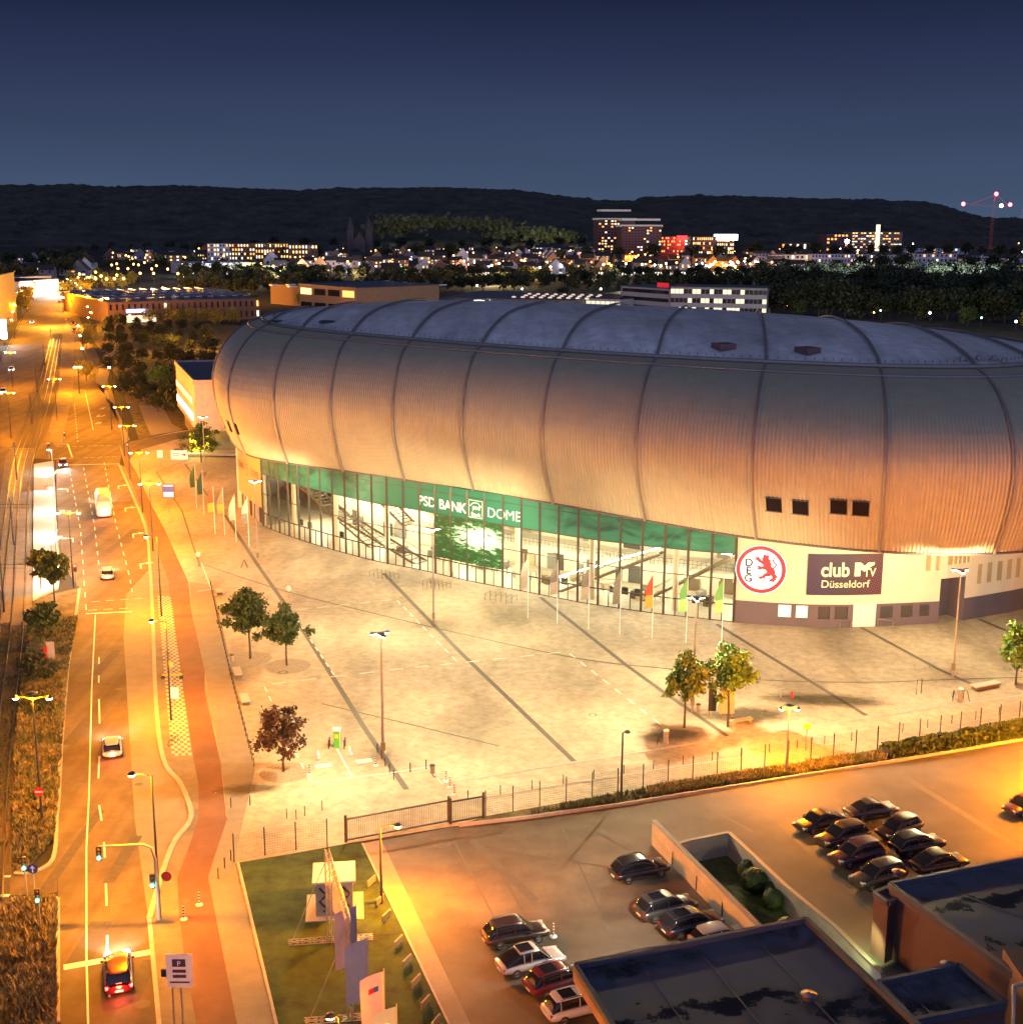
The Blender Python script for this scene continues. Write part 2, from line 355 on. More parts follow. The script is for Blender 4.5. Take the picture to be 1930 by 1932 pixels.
# verge between fence and upper car park
verge_f = [(912, 1543), (1222, 1488), (1400, 1459), (1637, 1419), (1926, 1366), (2300, 1300)]
verge_b = [(866, 1560), (990, 1546), (1178, 1520), (1256, 1507), (1402, 1484), (1672, 1441), (1930, 1398), (2300, 1335)]
shobj('planted_verge', verge_f+verge_b[::-1], .09, wild_m)
kb = thing('lot_kerb', 'low stone kerb wall between the planted verge and the car park', 'kerb', P(1178, 1520))
mb = MB(); o0 = P(1178, 1520); mb.wall([P(*q)-o0 for q in verge_b], 0, .28, .22); mb.build('kerb_stones', kerb_m, kb)
shobj('corner_lawn', [(449, 1630), (653, 1595), (684, 1594), (845, 1932), (905, 2060), (550, 2060), (521, 1932)], .08, grass_m)

# ------------------------------------------------------------ roads
def poly(name, pts, z, m): return shobj(name, pts, z, m)
road = [(144, 1158), (128, 1258), (116, 1400), (111, 1500), (108, 1545), (109, 1680), (108, 1932), (106, 2100), (330, 2100), (300, 1932), (280, 1735), (304, 1657), (328, 1592), (356, 1555), (360, 1529), (340, 1479), (308, 1433), (294, 1319), (288, 1158), (283, 1073), (275, 998), (250, 935), (225, 878), (232, 846), (229, 811), (212, 739), (180, 660), (162, 629), (146, 590), (130, 566), (112, 548), (92, 544), (70, 556), (60, 566), (38, 610), (20, 650), (-15, 720), (-60, 812), (-70, 860), (30, 862), (64, 865), (106, 868), (106, 905), (109, 1000), (113, 1060), (150, 1110)]
poly('road', road, .02, asph)
poly('side_road', [(225, 838), (250, 832), (330, 817), (420, 803), (420, 816), (330, 830), (262, 850), (240, 872)], .035, asph)
poly('left_carriageway', [(-70, 860), (30, 862), (30, 905), (10, 1000), (-60, 1300), (-200, 1300)], .02, asph)
poly('junction_road', [(109, 1546), (108, 1684), (80, 1689), (20, 1690), (-60, 1690), (-60, 1585), (22, 1593), (26, 1650), (60, 1648), (100, 1620)], .022, asph)
poly('bus_bay', [(281, 1075), (238, 1122), (233, 1199), (254, 1545), (280, 1735), (304, 1657), (328, 1592), (356, 1555), (360, 1529), (340, 1479), (308, 1433), (294, 1319), (288, 1158)], .035, pave_m)
poly('pavement', [(225, 878), (250, 935), (275, 998), (283, 1073), (288, 1158), (294, 1319), (308, 1433), (340, 1479), (360, 1529), (356, 1555), (328, 1592), (304, 1657), (280, 1735), (300, 1932), (330, 2100), (400, 2100), (371, 1932), (351, 1826), (339, 1732), (335, 1658), (357, 1600), (375, 1545), (375, 1480), (367, 1439), (346, 1300), (325, 1159), (319, 1098), (298, 1040), (279, 985), (258, 935), (236, 880)], .047, mat('worn footway', (.17, .145, .11), .85, var=.3, scale=.5))
# tram bed, verges
poly('tram_bed', [(118, 629), (100, 629), (60, 739), (45, 800), (10, 862), (5, 905), (-40, 1100), (-120, 1400), (-200, 2100), (15, 2100), (20, 1545), (60, 1160), (62, 865), (90, 812), (118, 739), (125, 660)], .04, gravel_m)
poly('tram_road_panel', [(10, 862), (5, 905), (-40, 1180), (60, 1180), (62, 865), (66, 845), (20, 845)], .046, mat('tram concrete', (.17, .15, .12), .8, var=.3, scale=.5))
poly('median', [(62, 1130), (150, 1110), (144, 1158), (128, 1258), (116, 1400), (111, 1500), (108, 1545), (95, 1590), (50, 1645), (26, 1650), (22, 1593), (28, 1400), (45, 1250), (58, 1160)], .07, wild_m)
poly('median_end', [(108, 1932), (106, 2100), (-80, 2100), (-60, 1760), (18, 1745), (25, 1700), (85, 1690), (108, 1695)], .07, wild_m)
poly('far_median', [(118, 629), (127, 600), (140, 640), (138, 739), (122, 811), (118, 838), (106, 845), (92, 812), (110, 739)], .05, mat('paved median', (.2, .15, .1), .9, var=.4, scale=.3))
poly('scrub_ground', [(166, 629), (200, 600), (330, 605), (470, 615), (420, 800), (330, 812), (262, 830), (250, 790), (225, 720), (190, 660)], .03, wild_m)
poly('side_footpath', [(205, 640), (222, 640), (196, 745), (220, 770), (245, 830), (232, 838), (226, 800), (205, 740), (180, 720)], .045, pave_m)
poly('arena_forecourt', [(262, 765), (305, 765), (325, 800), (345, 812), (285, 822), (275, 800)], .05, pave_m)
# platform
pl = [P(*q) for q in ((64, 878), (100, 872), (106, 1000), (112, 1060), (110, 1112), (62, 1135))]
mb = MB(); mb.prism(pl, 0, .30); o = mb.build('tram_platform', mat('platform paving', (.52, .5, .46), .7, var=.08, scale=1)); o['kind'] = 'structure'
# repairs and joints in the carriageway
mb = MB(); rq = random.Random(8)
for (x, y, w, l) in ((200, 1250, 1.1, 9), (150, 1380, 1.3, 7), (232, 1620, 1.0, 8), (170, 1780, 1.6, 6), (265, 1850, 1.2, 5), (175, 1010, 1.5, 12), (230, 1020, 1.2, 16), (140, 1600, .8, 14)):
    c = P(x, y, .0405 if x < 238 or y < 1100 else .0425); mb.add([c+Vector((a*w/2+rq.uniform(-.1, .1), b*l/2, 0)) for a, b in ((-1, -1), (1, -1), (1, 1), (-1, 1))], [(0, 1, 2, 3)])
mb.build('asphalt_repairs', mat('fresh asphalt', (.075, .066, .055), .85, var=.2, scale=2))['kind'] = 'structure'
mb = MB()
for l in ([(126, 1375), (188, 1390), (240, 1402)], [(116, 1570), (250, 1560)], [(140, 1190), (232, 1180)], [(112, 1745), (285, 1730)], [(243, 1400), (305, 1404)], [(262, 1600), (325, 1590)], [(340, 1300), (388, 1296)], [(366, 1440), (416, 1430)], [(345, 1640), (398, 1650)], [(336, 1745), (415, 1760)], [(180, 880), (186, 1000), (214, 1090), (243, 1160)]): strip(mb, l, .05, .0515)
mb.build('tar_joints', band_m)['kind'] = 'structure'
# kerbs
mb = MB()
mb.wall([P(*q) for q in [(108, 1932), (108.5, 1697)]], 0, .14, .35); mb.wall([P(*q) for q in [(106, 1548), (111, 1500), (116, 1400), (128, 1258), (144, 1158), (150, 1112)]], 0, .14, .35)
mb.wall(spline([P(*q) for q in [(26, 1650), (60, 1648), (100, 1622), (107, 1548)]], 5), 0, .14, .3)
mb.wall(spline([P(*q) for q in [(225, 878), (250, 935), (275, 998), (283, 1073), (288, 1158), (294, 1319), (308, 1433), (340, 1479), (360, 1529), (356, 1555), (328, 1592), (304, 1657), (282, 1735)]], 5), 0, .16, .4)
mb.wall([P(*q) for q in [(282, 1737), (300, 1932), (330, 2100)]], 0, .14, .3)
mb.wall([P(*q) for q in [(18, 1745), (25, 1697), (108, 1697)]], 0, .14, .3)
mb.wall([P(*q) for q in [(449, 1630), (521, 1932), (550, 2060)]], .04, .13, .2); mb.wall([P(*q) for q in [(684, 1594), (845, 1932), (905, 2060)]], .04, .13, .15)
mb.build('kerbs', kerb_m)['kind'] = 'structure'
# markings
mb = MB()
for l in ([(130, 880), (152, 1000), (163, 1158)], [(157, 880), (178, 990), (187, 1070)], [(196, 870), (219, 990), (245, 1090), (250, 1122)]): strip(mb, l, .14, .045, (2.6, 3.4))
strip(mb, [(186, 1290), (189, 1400), (184, 1500), (195, 1570), (199, 1640), (202, 1740), (203, 1830), (208, 1905)], .16, .045, (5, 7))
strip(mb, [(187, 1230), (186, 1300)], .14, .045, (3, 5)); strip(mb, [(180, 1160), (173, 1300), (168, 1500), (163, 1600), (163, 1800), (168, 2000)], .13, .045)
strip(mb, [(120, 1826), (288, 1796)], .7, .047); strip(mb, [(130, 877), (225, 875)], .35, .047); strip(mb, [(162, 1158), (249, 1154)], .35, .047)
strip(mb, [(166, 1136), (275, 1128)], .14, .045, (1, .7)); strip(mb, [(160, 1152), (248, 1147)], .14, .045, (1, .7))
strip(mb, [(100, 866), (222, 861)], .16, .045, (1, .5)); strip(mb, [(108, 843), (212, 840)], .16, .045, (1, .5))
strip(mb, [(122, 737), (160, 736), (176, 811)], .16, .045); strip(mb, [(176, 738), (183, 738)], .16, .045); strip(mb, [(140, 760), (147, 835)], .14, .045, (2, 3))
strip(mb, [(100, 838), (128, 838), (136, 862)], .3, .045); strip(mb, [(18, 1690), (0, 1690)], .4, .045); strip(mb, [(6, 1654), (20, 1654)], .3, .045)
strip(mb, [(-15, 720), (40, 600)], .14, .045, (3, 4)); strip(mb, [(110, 700), (150, 610)], .14, .045, (3, 4))
def arrow(mb, x, y, turn):
    o = P(x, y, .048); d = (P(x-8, y-60, .048)-o).normalized(); n = Vector((d.y, -d.x, 0))*turn
    def q(a, b): return o+d*a+n*b
    mb.add([q(0, -.1), q(0, .1), q(2.6, .1), q(2.6, -.1)], [(0, 1, 2, 3)]); mb.add([q(2.6, -.1), q(2.6, .3), q(3, .9), q(3.3, .9), q(3.0, -.1)], [(0, 1, 2, 3, 4)]); mb.add([q(2.4, .9), q(3.8, .9), q(3.2, 1.9)], [(0, 1, 2)])
for x, y, t in ((224, 922, 1), (237, 965, 1), (252, 1015, 1), (266, 1073, 1), (128, 928, -1), (133, 970, -1), (138, 1023, -1)): arrow(mb, x, y, t)
for i, ch in enumerate('BUS'):
    v, f = textmesh(ch, 2.6); q = P(188+4*(i-1)-2, 800-i*14, .049); mb.add([(q.x+a*1.0, q.y+b*1.9, .049) for a, b in v], f)
mb.build('road_markings', white_m)['kind'] = 'structure'
# checker paving beside the bay
mb = MB(); A0, A1, B0, B1 = P(297, 1125, .06), P(324, 1427, .06), P(322, 1125, .06), P(362, 1425, .06)
nr = 90; ncl = 6
for i in range(nr):
    for j in range(ncl):
        if (i+j) % 2: continue
        f = lambda a, b: (A0.lerp(A1, a)).lerp(B0.lerp(B1, a), b)
        a0, a1, b0, b1 = i/nr, (i+1)/nr, j/ncl, (j+1)/ncl; mb.add([f(a0, b0), f(a1, b0), f(a1, b1), f(a0, b1)], [(0, 1, 2, 3)])
mb.build('checker_paving', mat('pale cobbles', (.45, .42, .37), .8))['kind'] = 'structure'
# damp, dirty patches in the paving
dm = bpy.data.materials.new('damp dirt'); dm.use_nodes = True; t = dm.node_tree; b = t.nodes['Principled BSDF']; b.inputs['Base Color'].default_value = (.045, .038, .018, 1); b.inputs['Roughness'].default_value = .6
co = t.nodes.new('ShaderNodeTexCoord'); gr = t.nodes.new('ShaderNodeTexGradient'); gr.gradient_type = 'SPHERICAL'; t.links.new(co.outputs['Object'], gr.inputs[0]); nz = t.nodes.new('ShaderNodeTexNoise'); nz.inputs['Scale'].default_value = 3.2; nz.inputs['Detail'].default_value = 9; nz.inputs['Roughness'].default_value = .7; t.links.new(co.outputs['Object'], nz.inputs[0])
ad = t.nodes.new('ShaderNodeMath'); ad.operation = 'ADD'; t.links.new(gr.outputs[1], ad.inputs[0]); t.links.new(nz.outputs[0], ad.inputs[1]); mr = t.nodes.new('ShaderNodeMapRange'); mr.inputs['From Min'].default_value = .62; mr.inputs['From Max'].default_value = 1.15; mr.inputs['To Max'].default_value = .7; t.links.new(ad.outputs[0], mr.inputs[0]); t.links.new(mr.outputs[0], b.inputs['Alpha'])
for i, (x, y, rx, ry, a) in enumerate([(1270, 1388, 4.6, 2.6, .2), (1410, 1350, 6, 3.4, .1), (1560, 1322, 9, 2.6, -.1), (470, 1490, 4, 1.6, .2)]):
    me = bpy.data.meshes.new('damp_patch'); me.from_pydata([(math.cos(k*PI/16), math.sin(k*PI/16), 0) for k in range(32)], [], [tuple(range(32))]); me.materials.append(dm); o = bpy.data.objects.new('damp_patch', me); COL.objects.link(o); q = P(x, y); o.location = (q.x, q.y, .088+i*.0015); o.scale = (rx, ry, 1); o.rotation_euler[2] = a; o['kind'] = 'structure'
# tree circles and manhole covers
mb = MB()
for x, y, r in ((470, 1243, 2.6), (543, 1257, 2.6), (537, 1458, 2.3)):
    c = P(x, y, .064); mb.add([c+Vector((r*math.cos(a*PI/12), r*math.sin(a*PI/12), 0)) for a in range(24)], [tuple(range(24))])
mb.build('tree_discs', mat('small cobbles', (.27, .23, .17), .9, var=.35, scale=5))['kind'] = 'structure'
mb = MB()
for x, y, r in ((1118, 1349, .45), (534, 1269, .6), (1759, 1259, .45), (1900, 1262, .45), (458, 1147, .45), (356, 1183, .6), (833, 1592, .8)):
    c = P(x, y, .085)
    for r0, dz in ((r, 0),): mb.add([c+Vector((r0*math.cos(a*PI/8), r0*math.sin(a*PI/8), dz)) for a in range(16)]+[c+Vector((r0*.7*math.cos(a*PI/8), r0*.7*math.sin(a*PI/8), dz)) for a in range(16)], [(a, (a+1) % 16, 16+(a+1) % 16, 16+a) for a in range(16)])
for x, y, r in ((225, 1300, .4), (150, 1480, .4), (262, 1480, .4), (238, 1700, .4), (222, 1000, .35), (269, 1895, .5), (150, 1700, .35), (350, 1700, .3)):
    c = P(x, y, .06); mb.add([c+Vector((r*math.cos(a*PI/8), r*math.sin(a*PI/8), 0)) for a in range(16)], [tuple(range(16))])
mb.build('manhole_rings', band_m)['kind'] = 'structure'
# rails
for nm, rails in (('tram_track', [[(96, 640), (70, 739), (47, 812), (24, 880), (-6, 1100), (-35, 1400), (-60, 1700)], [(101, 640), (79, 739), (57, 812), (34, 880), (8, 1100), (-14, 1400), (-35, 1700)]]), ('tram_track', [[(108, 640), (88, 739), (66, 812), (40, 905), (23, 1158), (2, 1330), (-12, 1500)], [(113, 640), (97, 739), (78, 812), (56, 905), (46, 1158), (29, 1330), (13, 1500), (5, 1700)]])):
    mb = MB()
    for r in rails: mb.wall(spline([P(*q) for q in r], 4), .05, .16, .1)
    mb.build(nm, steel_m)['kind'] = 'structure'
# ============================================================ arena
CX, CY = 15.0, 215.0
HR, HG, HT = 13.05, 31.7, 35.2
HW = 22.5; WID = 2.4
CEN = Vector((CX, CY, 0))
ribR = [(457.7, 861.5), (541.5, 872.8), (649, 887.8), (764, 905), (893, 925), (1044.6, 949), (1216, 981.6), (1427, 1018), (1665, 1043.5), (1876, 1047.8)]
ribG = [(485, 612), (563, 624), (662, 631), (776, 642.5), (903.5, 653.7), (1058.5, 664), (1231, 676.5), (1445, 686), (1677, 696), (1880, 701)]
Rp = [V2(P(*q, HR)) for q in ribR]; Gp = [V2(P(*q, HG)) for q in ribG]
hidG = [(68, 171), (76.5, 180), (79.5, 191), (77, 203), (71, 215), (63, 228), (51, 242), (34, 255), (14, 266), (-7, 278), (-23, 284), (-35, 281), (-43, 273), (-47, 262), (-47.5, 249)]
hidG = [Vector((*q, 0)) for q in hidG]
Gc = Gp+hidG; NR = len(Gc)
def smooth(c, n=1, w=.25, keep=()):
    for _ in range(n): c = [c[i] if i in keep else c[i]*(1-2*w)+(c[i-1]+c[(i+1) % len(c)])*w for i in range(len(c))]
    return c
Gc = smooth(Gc, 2, .2)
Rc = list(Rp)
for k in range(len(hidG)):
    i = len(Rp)+k; d = (Gc[(i+1) % NR]-Gc[i-1]).normalized(); n = Vector((d.y, -d.x, 0)); n = n if n.dot(Gc[i]-CEN) > 0 else -n; Rc.append(Gc[i]+n*(7.5 if k < 11 else 4.5))
Rc[-1] = Vector((-49.8, 230, 0)); Rc[-2] = Vector((-51, 247, 0)); Rc[10] = Vector((68.5, 151.5, 0)); Rc[11] = Vector((80, 164, 0))
Rc = smooth(Rc, 1, .15)
SUB = 24
Rs = spline(Rc, SUB, True); Gs = spline(Gc, SUB, True); NU = len(Rs)
def shell(i, q):
    "point on the lower shell: station i along the rim, q from rim (0) to gutter (1)"
    i %= NU; a, b = Rs[i], Gs[i]
    d = (Rs[(i+3) % NU]-Rs[i-3]).normalized(); n = Vector((d.y, -d.x, 0))
    if n.dot(a-CEN) < 0: n = -n
    if q < .45:
        f = q/.45; p = a+n*WID*math.sin(f*PI/2); h = HR+(HW-HR)*f
    else:
        f = (q-.45)/.55*PI/2; p = (a+n*WID).lerp(b, 1-math.cos(f)); h = HW+(HG-HW)*math.sin(f)
    return Vector((p.x, p.y, h)), n
def roofp(i, k):
    "k=1 at the gutter, 0 at the crown"
    g = Gs[i % NU]; p = CEN.lerp(g, k); z = HG+(HT-HG)*(1-k**3); return Vector((p.x, p.y, z+.25))
ANG = [math.atan2(g.y-CY, g.x-CX) for g in Gs]; RAD = [(g-CEN).length for g in Gs]
def roofz(p):
    a = math.atan2(p.y-CY, p.x-CX); r = math.hypot(p.x-CX, p.y-CY)
    j = min(range(NU), key=lambda j: abs((ANG[j]-a+PI) % (2*PI)-PI)); k = r/RAD[j]
    return k, HG+(HT-HG)*(1-k**3)+.25
root = thing('arena', 'large rounded arena with ribbed metal shell, blue domed roof and glazed entrance front', 'arena', (CX, CY, 0))
OFF = Vector((-CX, -CY, 0))
class AM(MB):
    def build(s, name, m, parent=None, **k):
        s.v = [(v[0]-CX, v[1]-CY, v[2]) for v in s.v]; return MB.build(s, name, m, parent or root, **k)
shell_m = mat('shell cladding', (.42, .385, .275), .6, metal=.15, var=.08, scale=.5, spec=.3)
roof_m = tint(tint(mat('roof membrane', (.62, .63, .64), .75, var=.18, scale=.6, bump=.15, bscale=4), .05, .72, 1.1), .5, .82, 1.05, stretch=(1, .08, 1))
rib_m = mat('rib tube', (.27, .24, .22), .45, metal=.3, var=.1)
# corrugated shell: real folds, 22 per bay
NQ = 26; FOLD = 30
mb = AM(); vs = []; fs = []
def lerp_i(u, fn):
    i = int(math.floor(u)); f = u-i; a, n = fn(i); b, m = fn(i+1); return a.lerp(b, f), (n.lerp(m, f)).normalized()
cols = []
for r in range(NR):
    vis = (r < 11 or r >= NR-3)
    nf = FOLD if vis else 4
    for k in range(nf*4 if vis else nf):
        u = (r+k/(nf*4 if vis else nf))*SUB; amp = (0, .13, .13, 0)[k % 4] if vis else 0; cols.append((u, amp))
for u, amp in cols:
    for j in range(NQ+1):
        p, n = lerp_i(u, lambda i: shell(i, j/NQ)); vs.append(p+n*(amp-.11))
m_ = len(cols); w = NQ+1
for c in range(m_):
    for j in range(NQ): d = (c+1) % m_; fs.append((c*w+j, d*w+j, d*w+j+1, c*w+j+1))
mb.add(vs, fs); sh = mb.build('shell', shell_m)
# rim soffit and roof
mb = AM(); vs = []; fs = []; KS = [1-i/14 for i in range(15)]
for i in range(NU):
    for k in KS: vs.append(roofp(i, max(k, .002)))
w = len(KS)
for i in range(NU):
    for j in range(w-1): d = (i+1) % NU; fs.append((i*w+j, d*w+j, d*w+j+1, i*w+j+1))
mb.add(vs, fs, True); roof = mb.build('roof', roof_m)
mb = AM(); vs = []; fs = []
for i in range(NU):
    p = Rs[i]; vs += [(p.x, p.y, HR-.02), (*(CEN.lerp(p, .8)).xy, HR+.15)]
for i in range(NU): d = (i+1) % NU; fs.append((2*i, 2*i+1, 2*d+1, 2*d))
mb.add(vs, fs); mb.build('soffit', mat('soffit panel', (.3, .27, .23), .7))
mb = AM(); mb.tube([(*Rs[i % NU].xy, HR-.05) for i in range(0, NU+1, 2)], .16, 6, cap=False); mb.build('rim_trim', mat('dark trim', (.09, .08, .08), .6))
SLP = {0: .04, 1: .085, 2: .15, 3: .18, 4: .23, 5: .235, 6: .2, 7: .157, 8: .1, 9: .06, 10: -.02, 11: -.1, NR-1: .1, NR-2: .2}
for r in SLP:
    a = [shell(r*SUB, j/20) for j in range(21)]; line = [p+n*.2 for p, n in a]
    g = roofp(r*SUB, 1); d = Vector((SLP[r], 1, 0)).normalized() if r < NR-2 or r == NR-1 else Vector((.4, .9, 0)).normalized()
    s_ = 1.5
    while s_ < 130:
        p = Vector((g.x, g.y, 0))+d*s_; k, z = roofz(p)
        if k > 1.0: break
        line.append(Vector((p.x, p.y, z+.3))); s_ += 3
    mb = AM(); mb.tube(line, .2, 7); mb.build('rib', rib_m)
for off, hz, rad in ((0.0, .25, .30), (.9, -1.0, .2)):
    mb = AM(); ln = []
    for i in range(0, NU+1, 2):
        if off == 0: p = Gs[i % NU].copy(); p.z = HG+hz
        else: p, n = shell(i, .9); p = p+n*.1; p.z += .1
        ln.append(p)
    mb.tube(ln, rad, 7, cap=False); mb.build('gutter_rail', rib_m)
mb = AM()
for i in range(0, NU, 2):
    g = roofp(i, .965); mb.beam(g, g+Vector((0, 0, .32)), .06)
mb.build('snow_guards', mat('dark metal', (.05, .05, .055), .5, metal=.6))['kind'] = 'stuff'
# locate shell / roof points near a photographed spot
def find(fn, x, y, us, ks):
    best = None
    for i in us:
        for k in ks:
            p = fn(i, k); u, v = proj(p); d = (u-x)**2+(v-y)**2
            if best is None or d < best[0]: best = (d, i, k, p)
    return best
for x, y in ((1455, 953), (1510, 955.5), (1579, 957.5), (1628, 958.5), (419, 797), (434, 803), (445, 809)):
    us = range(6*SUB, 9*SUB) if x > 900 else list(range(NU-2*SUB, NU))+list(range(0, SUB))
    _, i, k, p = find(lambda i, k: shell(i, k)[0], x, y, us, [j/80 for j in range(5, 50)])
    n = shell(i, k)[1]; t = Vector((-n.y, n.x, 0)); up = (shell(i, k+.02)[0]-shell(i, k-.02)[0]).normalized(); nn = t.cross(up)
    if nn.dot(n) < 0: nn = -nn
    mb = AM(); h = .9
    c = p+nn*.09; mb.add([c-t*h-up*h, c+t*h-up*h, c+t*h+up*h, c-t*h+up*h, c-nn*.3-t*h-up*h, c-nn*.3+t*h-up*h, c-nn*.3+t*h+up*h, c-nn*.3-t*h+up*h], [(0, 1, 2, 3), (0, 4, 5, 1), (1, 5, 6, 2), (2, 6, 7, 3), (3, 7, 4, 0)])
    w_ = mb.build('shell_window', mat('dark louvre', (.012, .009, .012), .9, spec=.1))
    for s_ in (-1, 1): mb = AM(); mb.beam(c-t*(h+.12)+up*h*s_+nn*.06, c+t*(h+.12)+up*h*s_+nn*.06, .1); mb.build('frame_bar', mat('dark trim', (.09, .08, .08), .6), w_)
for x, y, s_, cc in ((1364, 658, 1.7, 'r'), (1522, 665, 1.6, 'r'), (620, 607, 1.6, 'd'), (493, 598, 1.3, 'd')):
    _, i, k, p = find(roofp, x, y, range(0, 9*SUB), [j/100 for j in range(70, 99)])
    d = (Gs[i]-CEN).normalized(); mb = AM(); mb.box(p+Vector((0, 0, .3 if cc == 'r' else .05)), (1.4*s_, 2.6, .75 if cc == 'r' else .3), math.atan2(d.y, d.x)+PI/2)
    mb.build('smoke_hatch', mat('hatch red' if cc == 'r' else 'hatch dark', (.14, .075, .07) if cc == 'r' else (.02, .018, .025), .5))
for x, y in ((1815, 678), (1846, 678), (1872, 680), (1893, 683)):
    _, i, k, p = find(roofp, x, y, range(7*SUB, 10*SUB), [j/100 for j in range(80, 99)])
    mb = AM(); mb.lathe([(.42, 0), (.38, .4), (.25, .6), (.01, .62)], 10, p); mb.build('roof_vent', rib_m)

# ------------------------------------------------------------ facade line
fb = [(451, 956.7), (484, 984), (511.5, 999), (566.6, 1019), (633, 1039), (709, 1059), (792, 1075.5), (885.7, 1096.8), (970.6, 1113), (1093.4, 1136.8), (1172, 1149), (1252, 1159.8), (1338.6, 1169.4), (1382, 1174), (1496, 1182), (1607, 1183.4), (1767, 1176.6), (1816.5, 1170.6), (1930, 1149.6), (2000, 1128)]
FB = [V2(P(*q)) for q in fb]; FP_ = spline(FB, 24); FX = []
for i, q in enumerate(fb[:-1]): FX += [q[0]+(fb[i+1][0]-q[0])*j/24 for j in range(24)]
FX.append(fb[-1][0]); FS = [0]
for a, b in zip(FP_[:-1], FP_[1:]): FS.append(FS[-1]+(b-a).length)
def s_of_x(x):
    for i in range(len(FX)-1):
        if FX[i+1] >= x: return FS[i]+(FS[i+1]-FS[i])*(x-FX[i])/(FX[i+1]-FX[i])
    return FS[-1]
def fac(s, off=0.):
    "plan point on the facade at arc length s, off metres outward"
    s = max(0, min(FS[-1]-1e-3, s)); lo, hi = 0, len(FS)-1
    while hi-lo > 1:
        m = (lo+hi)//2
        if FS[m] <= s: lo = m
        else: hi = m
    f = (s-FS[lo])/(FS[hi]-FS[lo]); p = FP_[lo].lerp(FP_[hi], f)
    j = max(0, lo-8); k = min(len(FP_)-1, hi+8); d = (FP_[k]-FP_[j]).normalized(); n = Vector((d.y, -d.x, 0))
    return p+n*off, n, d
def fpt(s, z, off=0.): p, n, d = fac(s, off); return Vector((p.x, p.y, z))
def fband(mb, s0, s1, z0, z1, off=0, step=1.2, th=None):
    n = max(1, int((s1-s0)/step)); ss = [s0+(s1-s0)*i/n for i in range(n+1)]
    for a, b in zip(ss[:-1], ss[1:]):
        if th: 
            vs = [fpt(s, z, o) for o in (off, off-th) for z in (z0, z1) for s in (a, b)]
            mb.add(vs, [(0, 1, 3, 2), (4, 6, 7, 5), (2, 3, 7, 6), (0, 4, 5, 1)]+([(0, 2, 6, 4)] if a == s0 else [])+([(1, 5, 7, 3)] if b == s1 else []))
        else: mb.add([fpt(a, z0, off), fpt(b, z0, off), fpt(b, z1, off), fpt(a, z1, off)], [(0, 1, 2, 3)])
    return mb
sG0, sG1 = s_of_x(499), s_of_x(1384); NB = 29; bay = lambda k: sG0+(sG1-sG0)*k/NB
dark_fr = mat('dark window frame', (.05, .045, .035), .5, metal=.3)
# glass: thin, mostly clear
gm = bpy.data.materials.new('facade glass'); gm.use_nodes = True; t = gm.node_tree; t.nodes.remove(t.nodes['Principled BSDF'])
tr = t.nodes.new('ShaderNodeBsdfTransparent'); gl = t.nodes.new('ShaderNodeBsdfGlossy'); ms = t.nodes.new('ShaderNodeMixShader'); tr.inputs[0].default_value = (.93, .95, .9, 1)
gl.inputs['Roughness'].default_value = .05; ms.inputs[0].default_value = .07; t.links.new(tr.outputs[0], ms.inputs[1]); t.links.new(gl.outputs[0], ms.inputs[2]); t.links.new(ms.outputs[0], t.nodes['Material Output'].inputs[0])
HB = 8.9
for k in range(NB):
    mb = AM(); a, b = bay(k)+.06, bay(k+1)-.06
    fband(mb, a, b, .08, HB if not 14 <= k < 18 else 2.6, 0, 9); g = mb.build('window', gm)
for k in range(NB+1):
    mb = AM(); p = fpt(bay(k), 0, .05); mb.beam(p, p+Vector((0, 0, 13.1)), .21, .3)
    if k < NB:
        q = fpt((bay(k)+bay(k+1))/2, 0, .03); mb.beam(q, q+Vector((0, 0, 2.3)), .09, .12)
    mb.build('mullion', dark_fr)
for z, w_ in ((2.35, .16), (5.6, .09), (HB, .1), (12.1, .07), (.06, .12)): mb = AM(); fband(mb, sG0, sG1, z-w_/2, z+w_/2, .1, 1.5, .12); mb.build('transom', dark_fr)
# green banner with a mottled printed picture at both ends
gmn = bpy.data.materials.new('green banner'); gmn.use_nodes = True; t = gmn.node_tree; b = t.nodes['Principled BSDF']; b.inputs['Roughness'].default_value = .6
uvn = t.nodes.new('ShaderNodeUVMap'); sp = t.nodes.new('ShaderNodeSeparateXYZ'); t.links.new(uvn.outputs[0], sp.inputs[0])
mp = t.nodes.new('ShaderNodeMapping'); mp.inputs['Scale'].default_value = (17, 1.7, 1); t.links.new(uvn.outputs[0], mp.inputs[0])
nz = t.nodes.new('ShaderNodeTexNoise'); nz.inputs['Scale'].default_value = 1; nz.inputs['Detail'].default_value = 8; nz.inputs['Distortion'].default_value = 1.2; t.links.new(mp.outputs[0], nz.inputs[0])
r1 = t.nodes.new('ShaderNodeValToRGB'); e = r1.color_ramp.elements; e[0].position = .36; e[0].color = (.002, .045, .035, 1); e[1].position = .75; e[1].color = (.03, .20, .14, 1); x_ = e.new(.5); x_.color = (.004, .12, .08, 1)
r2 = t.nodes.new('ShaderNodeValToRGB'); e = r2.color_ramp.elements; e[0].position = .32; e[0].color = (0, 0, 0, 1); e[1].position = .74; e[1].color = (0, 0, 0, 1)
for p_, v_ in ((.38, 1), (.68, 1)): x_ = e.new(p_); x_.color = (v_, v_, v_, 1)
mxx = t.nodes.new('ShaderNodeMix'); mxx.data_type = 'RGBA'; mxx.inputs['B'].default_value = (.003, .125, .08, 1)
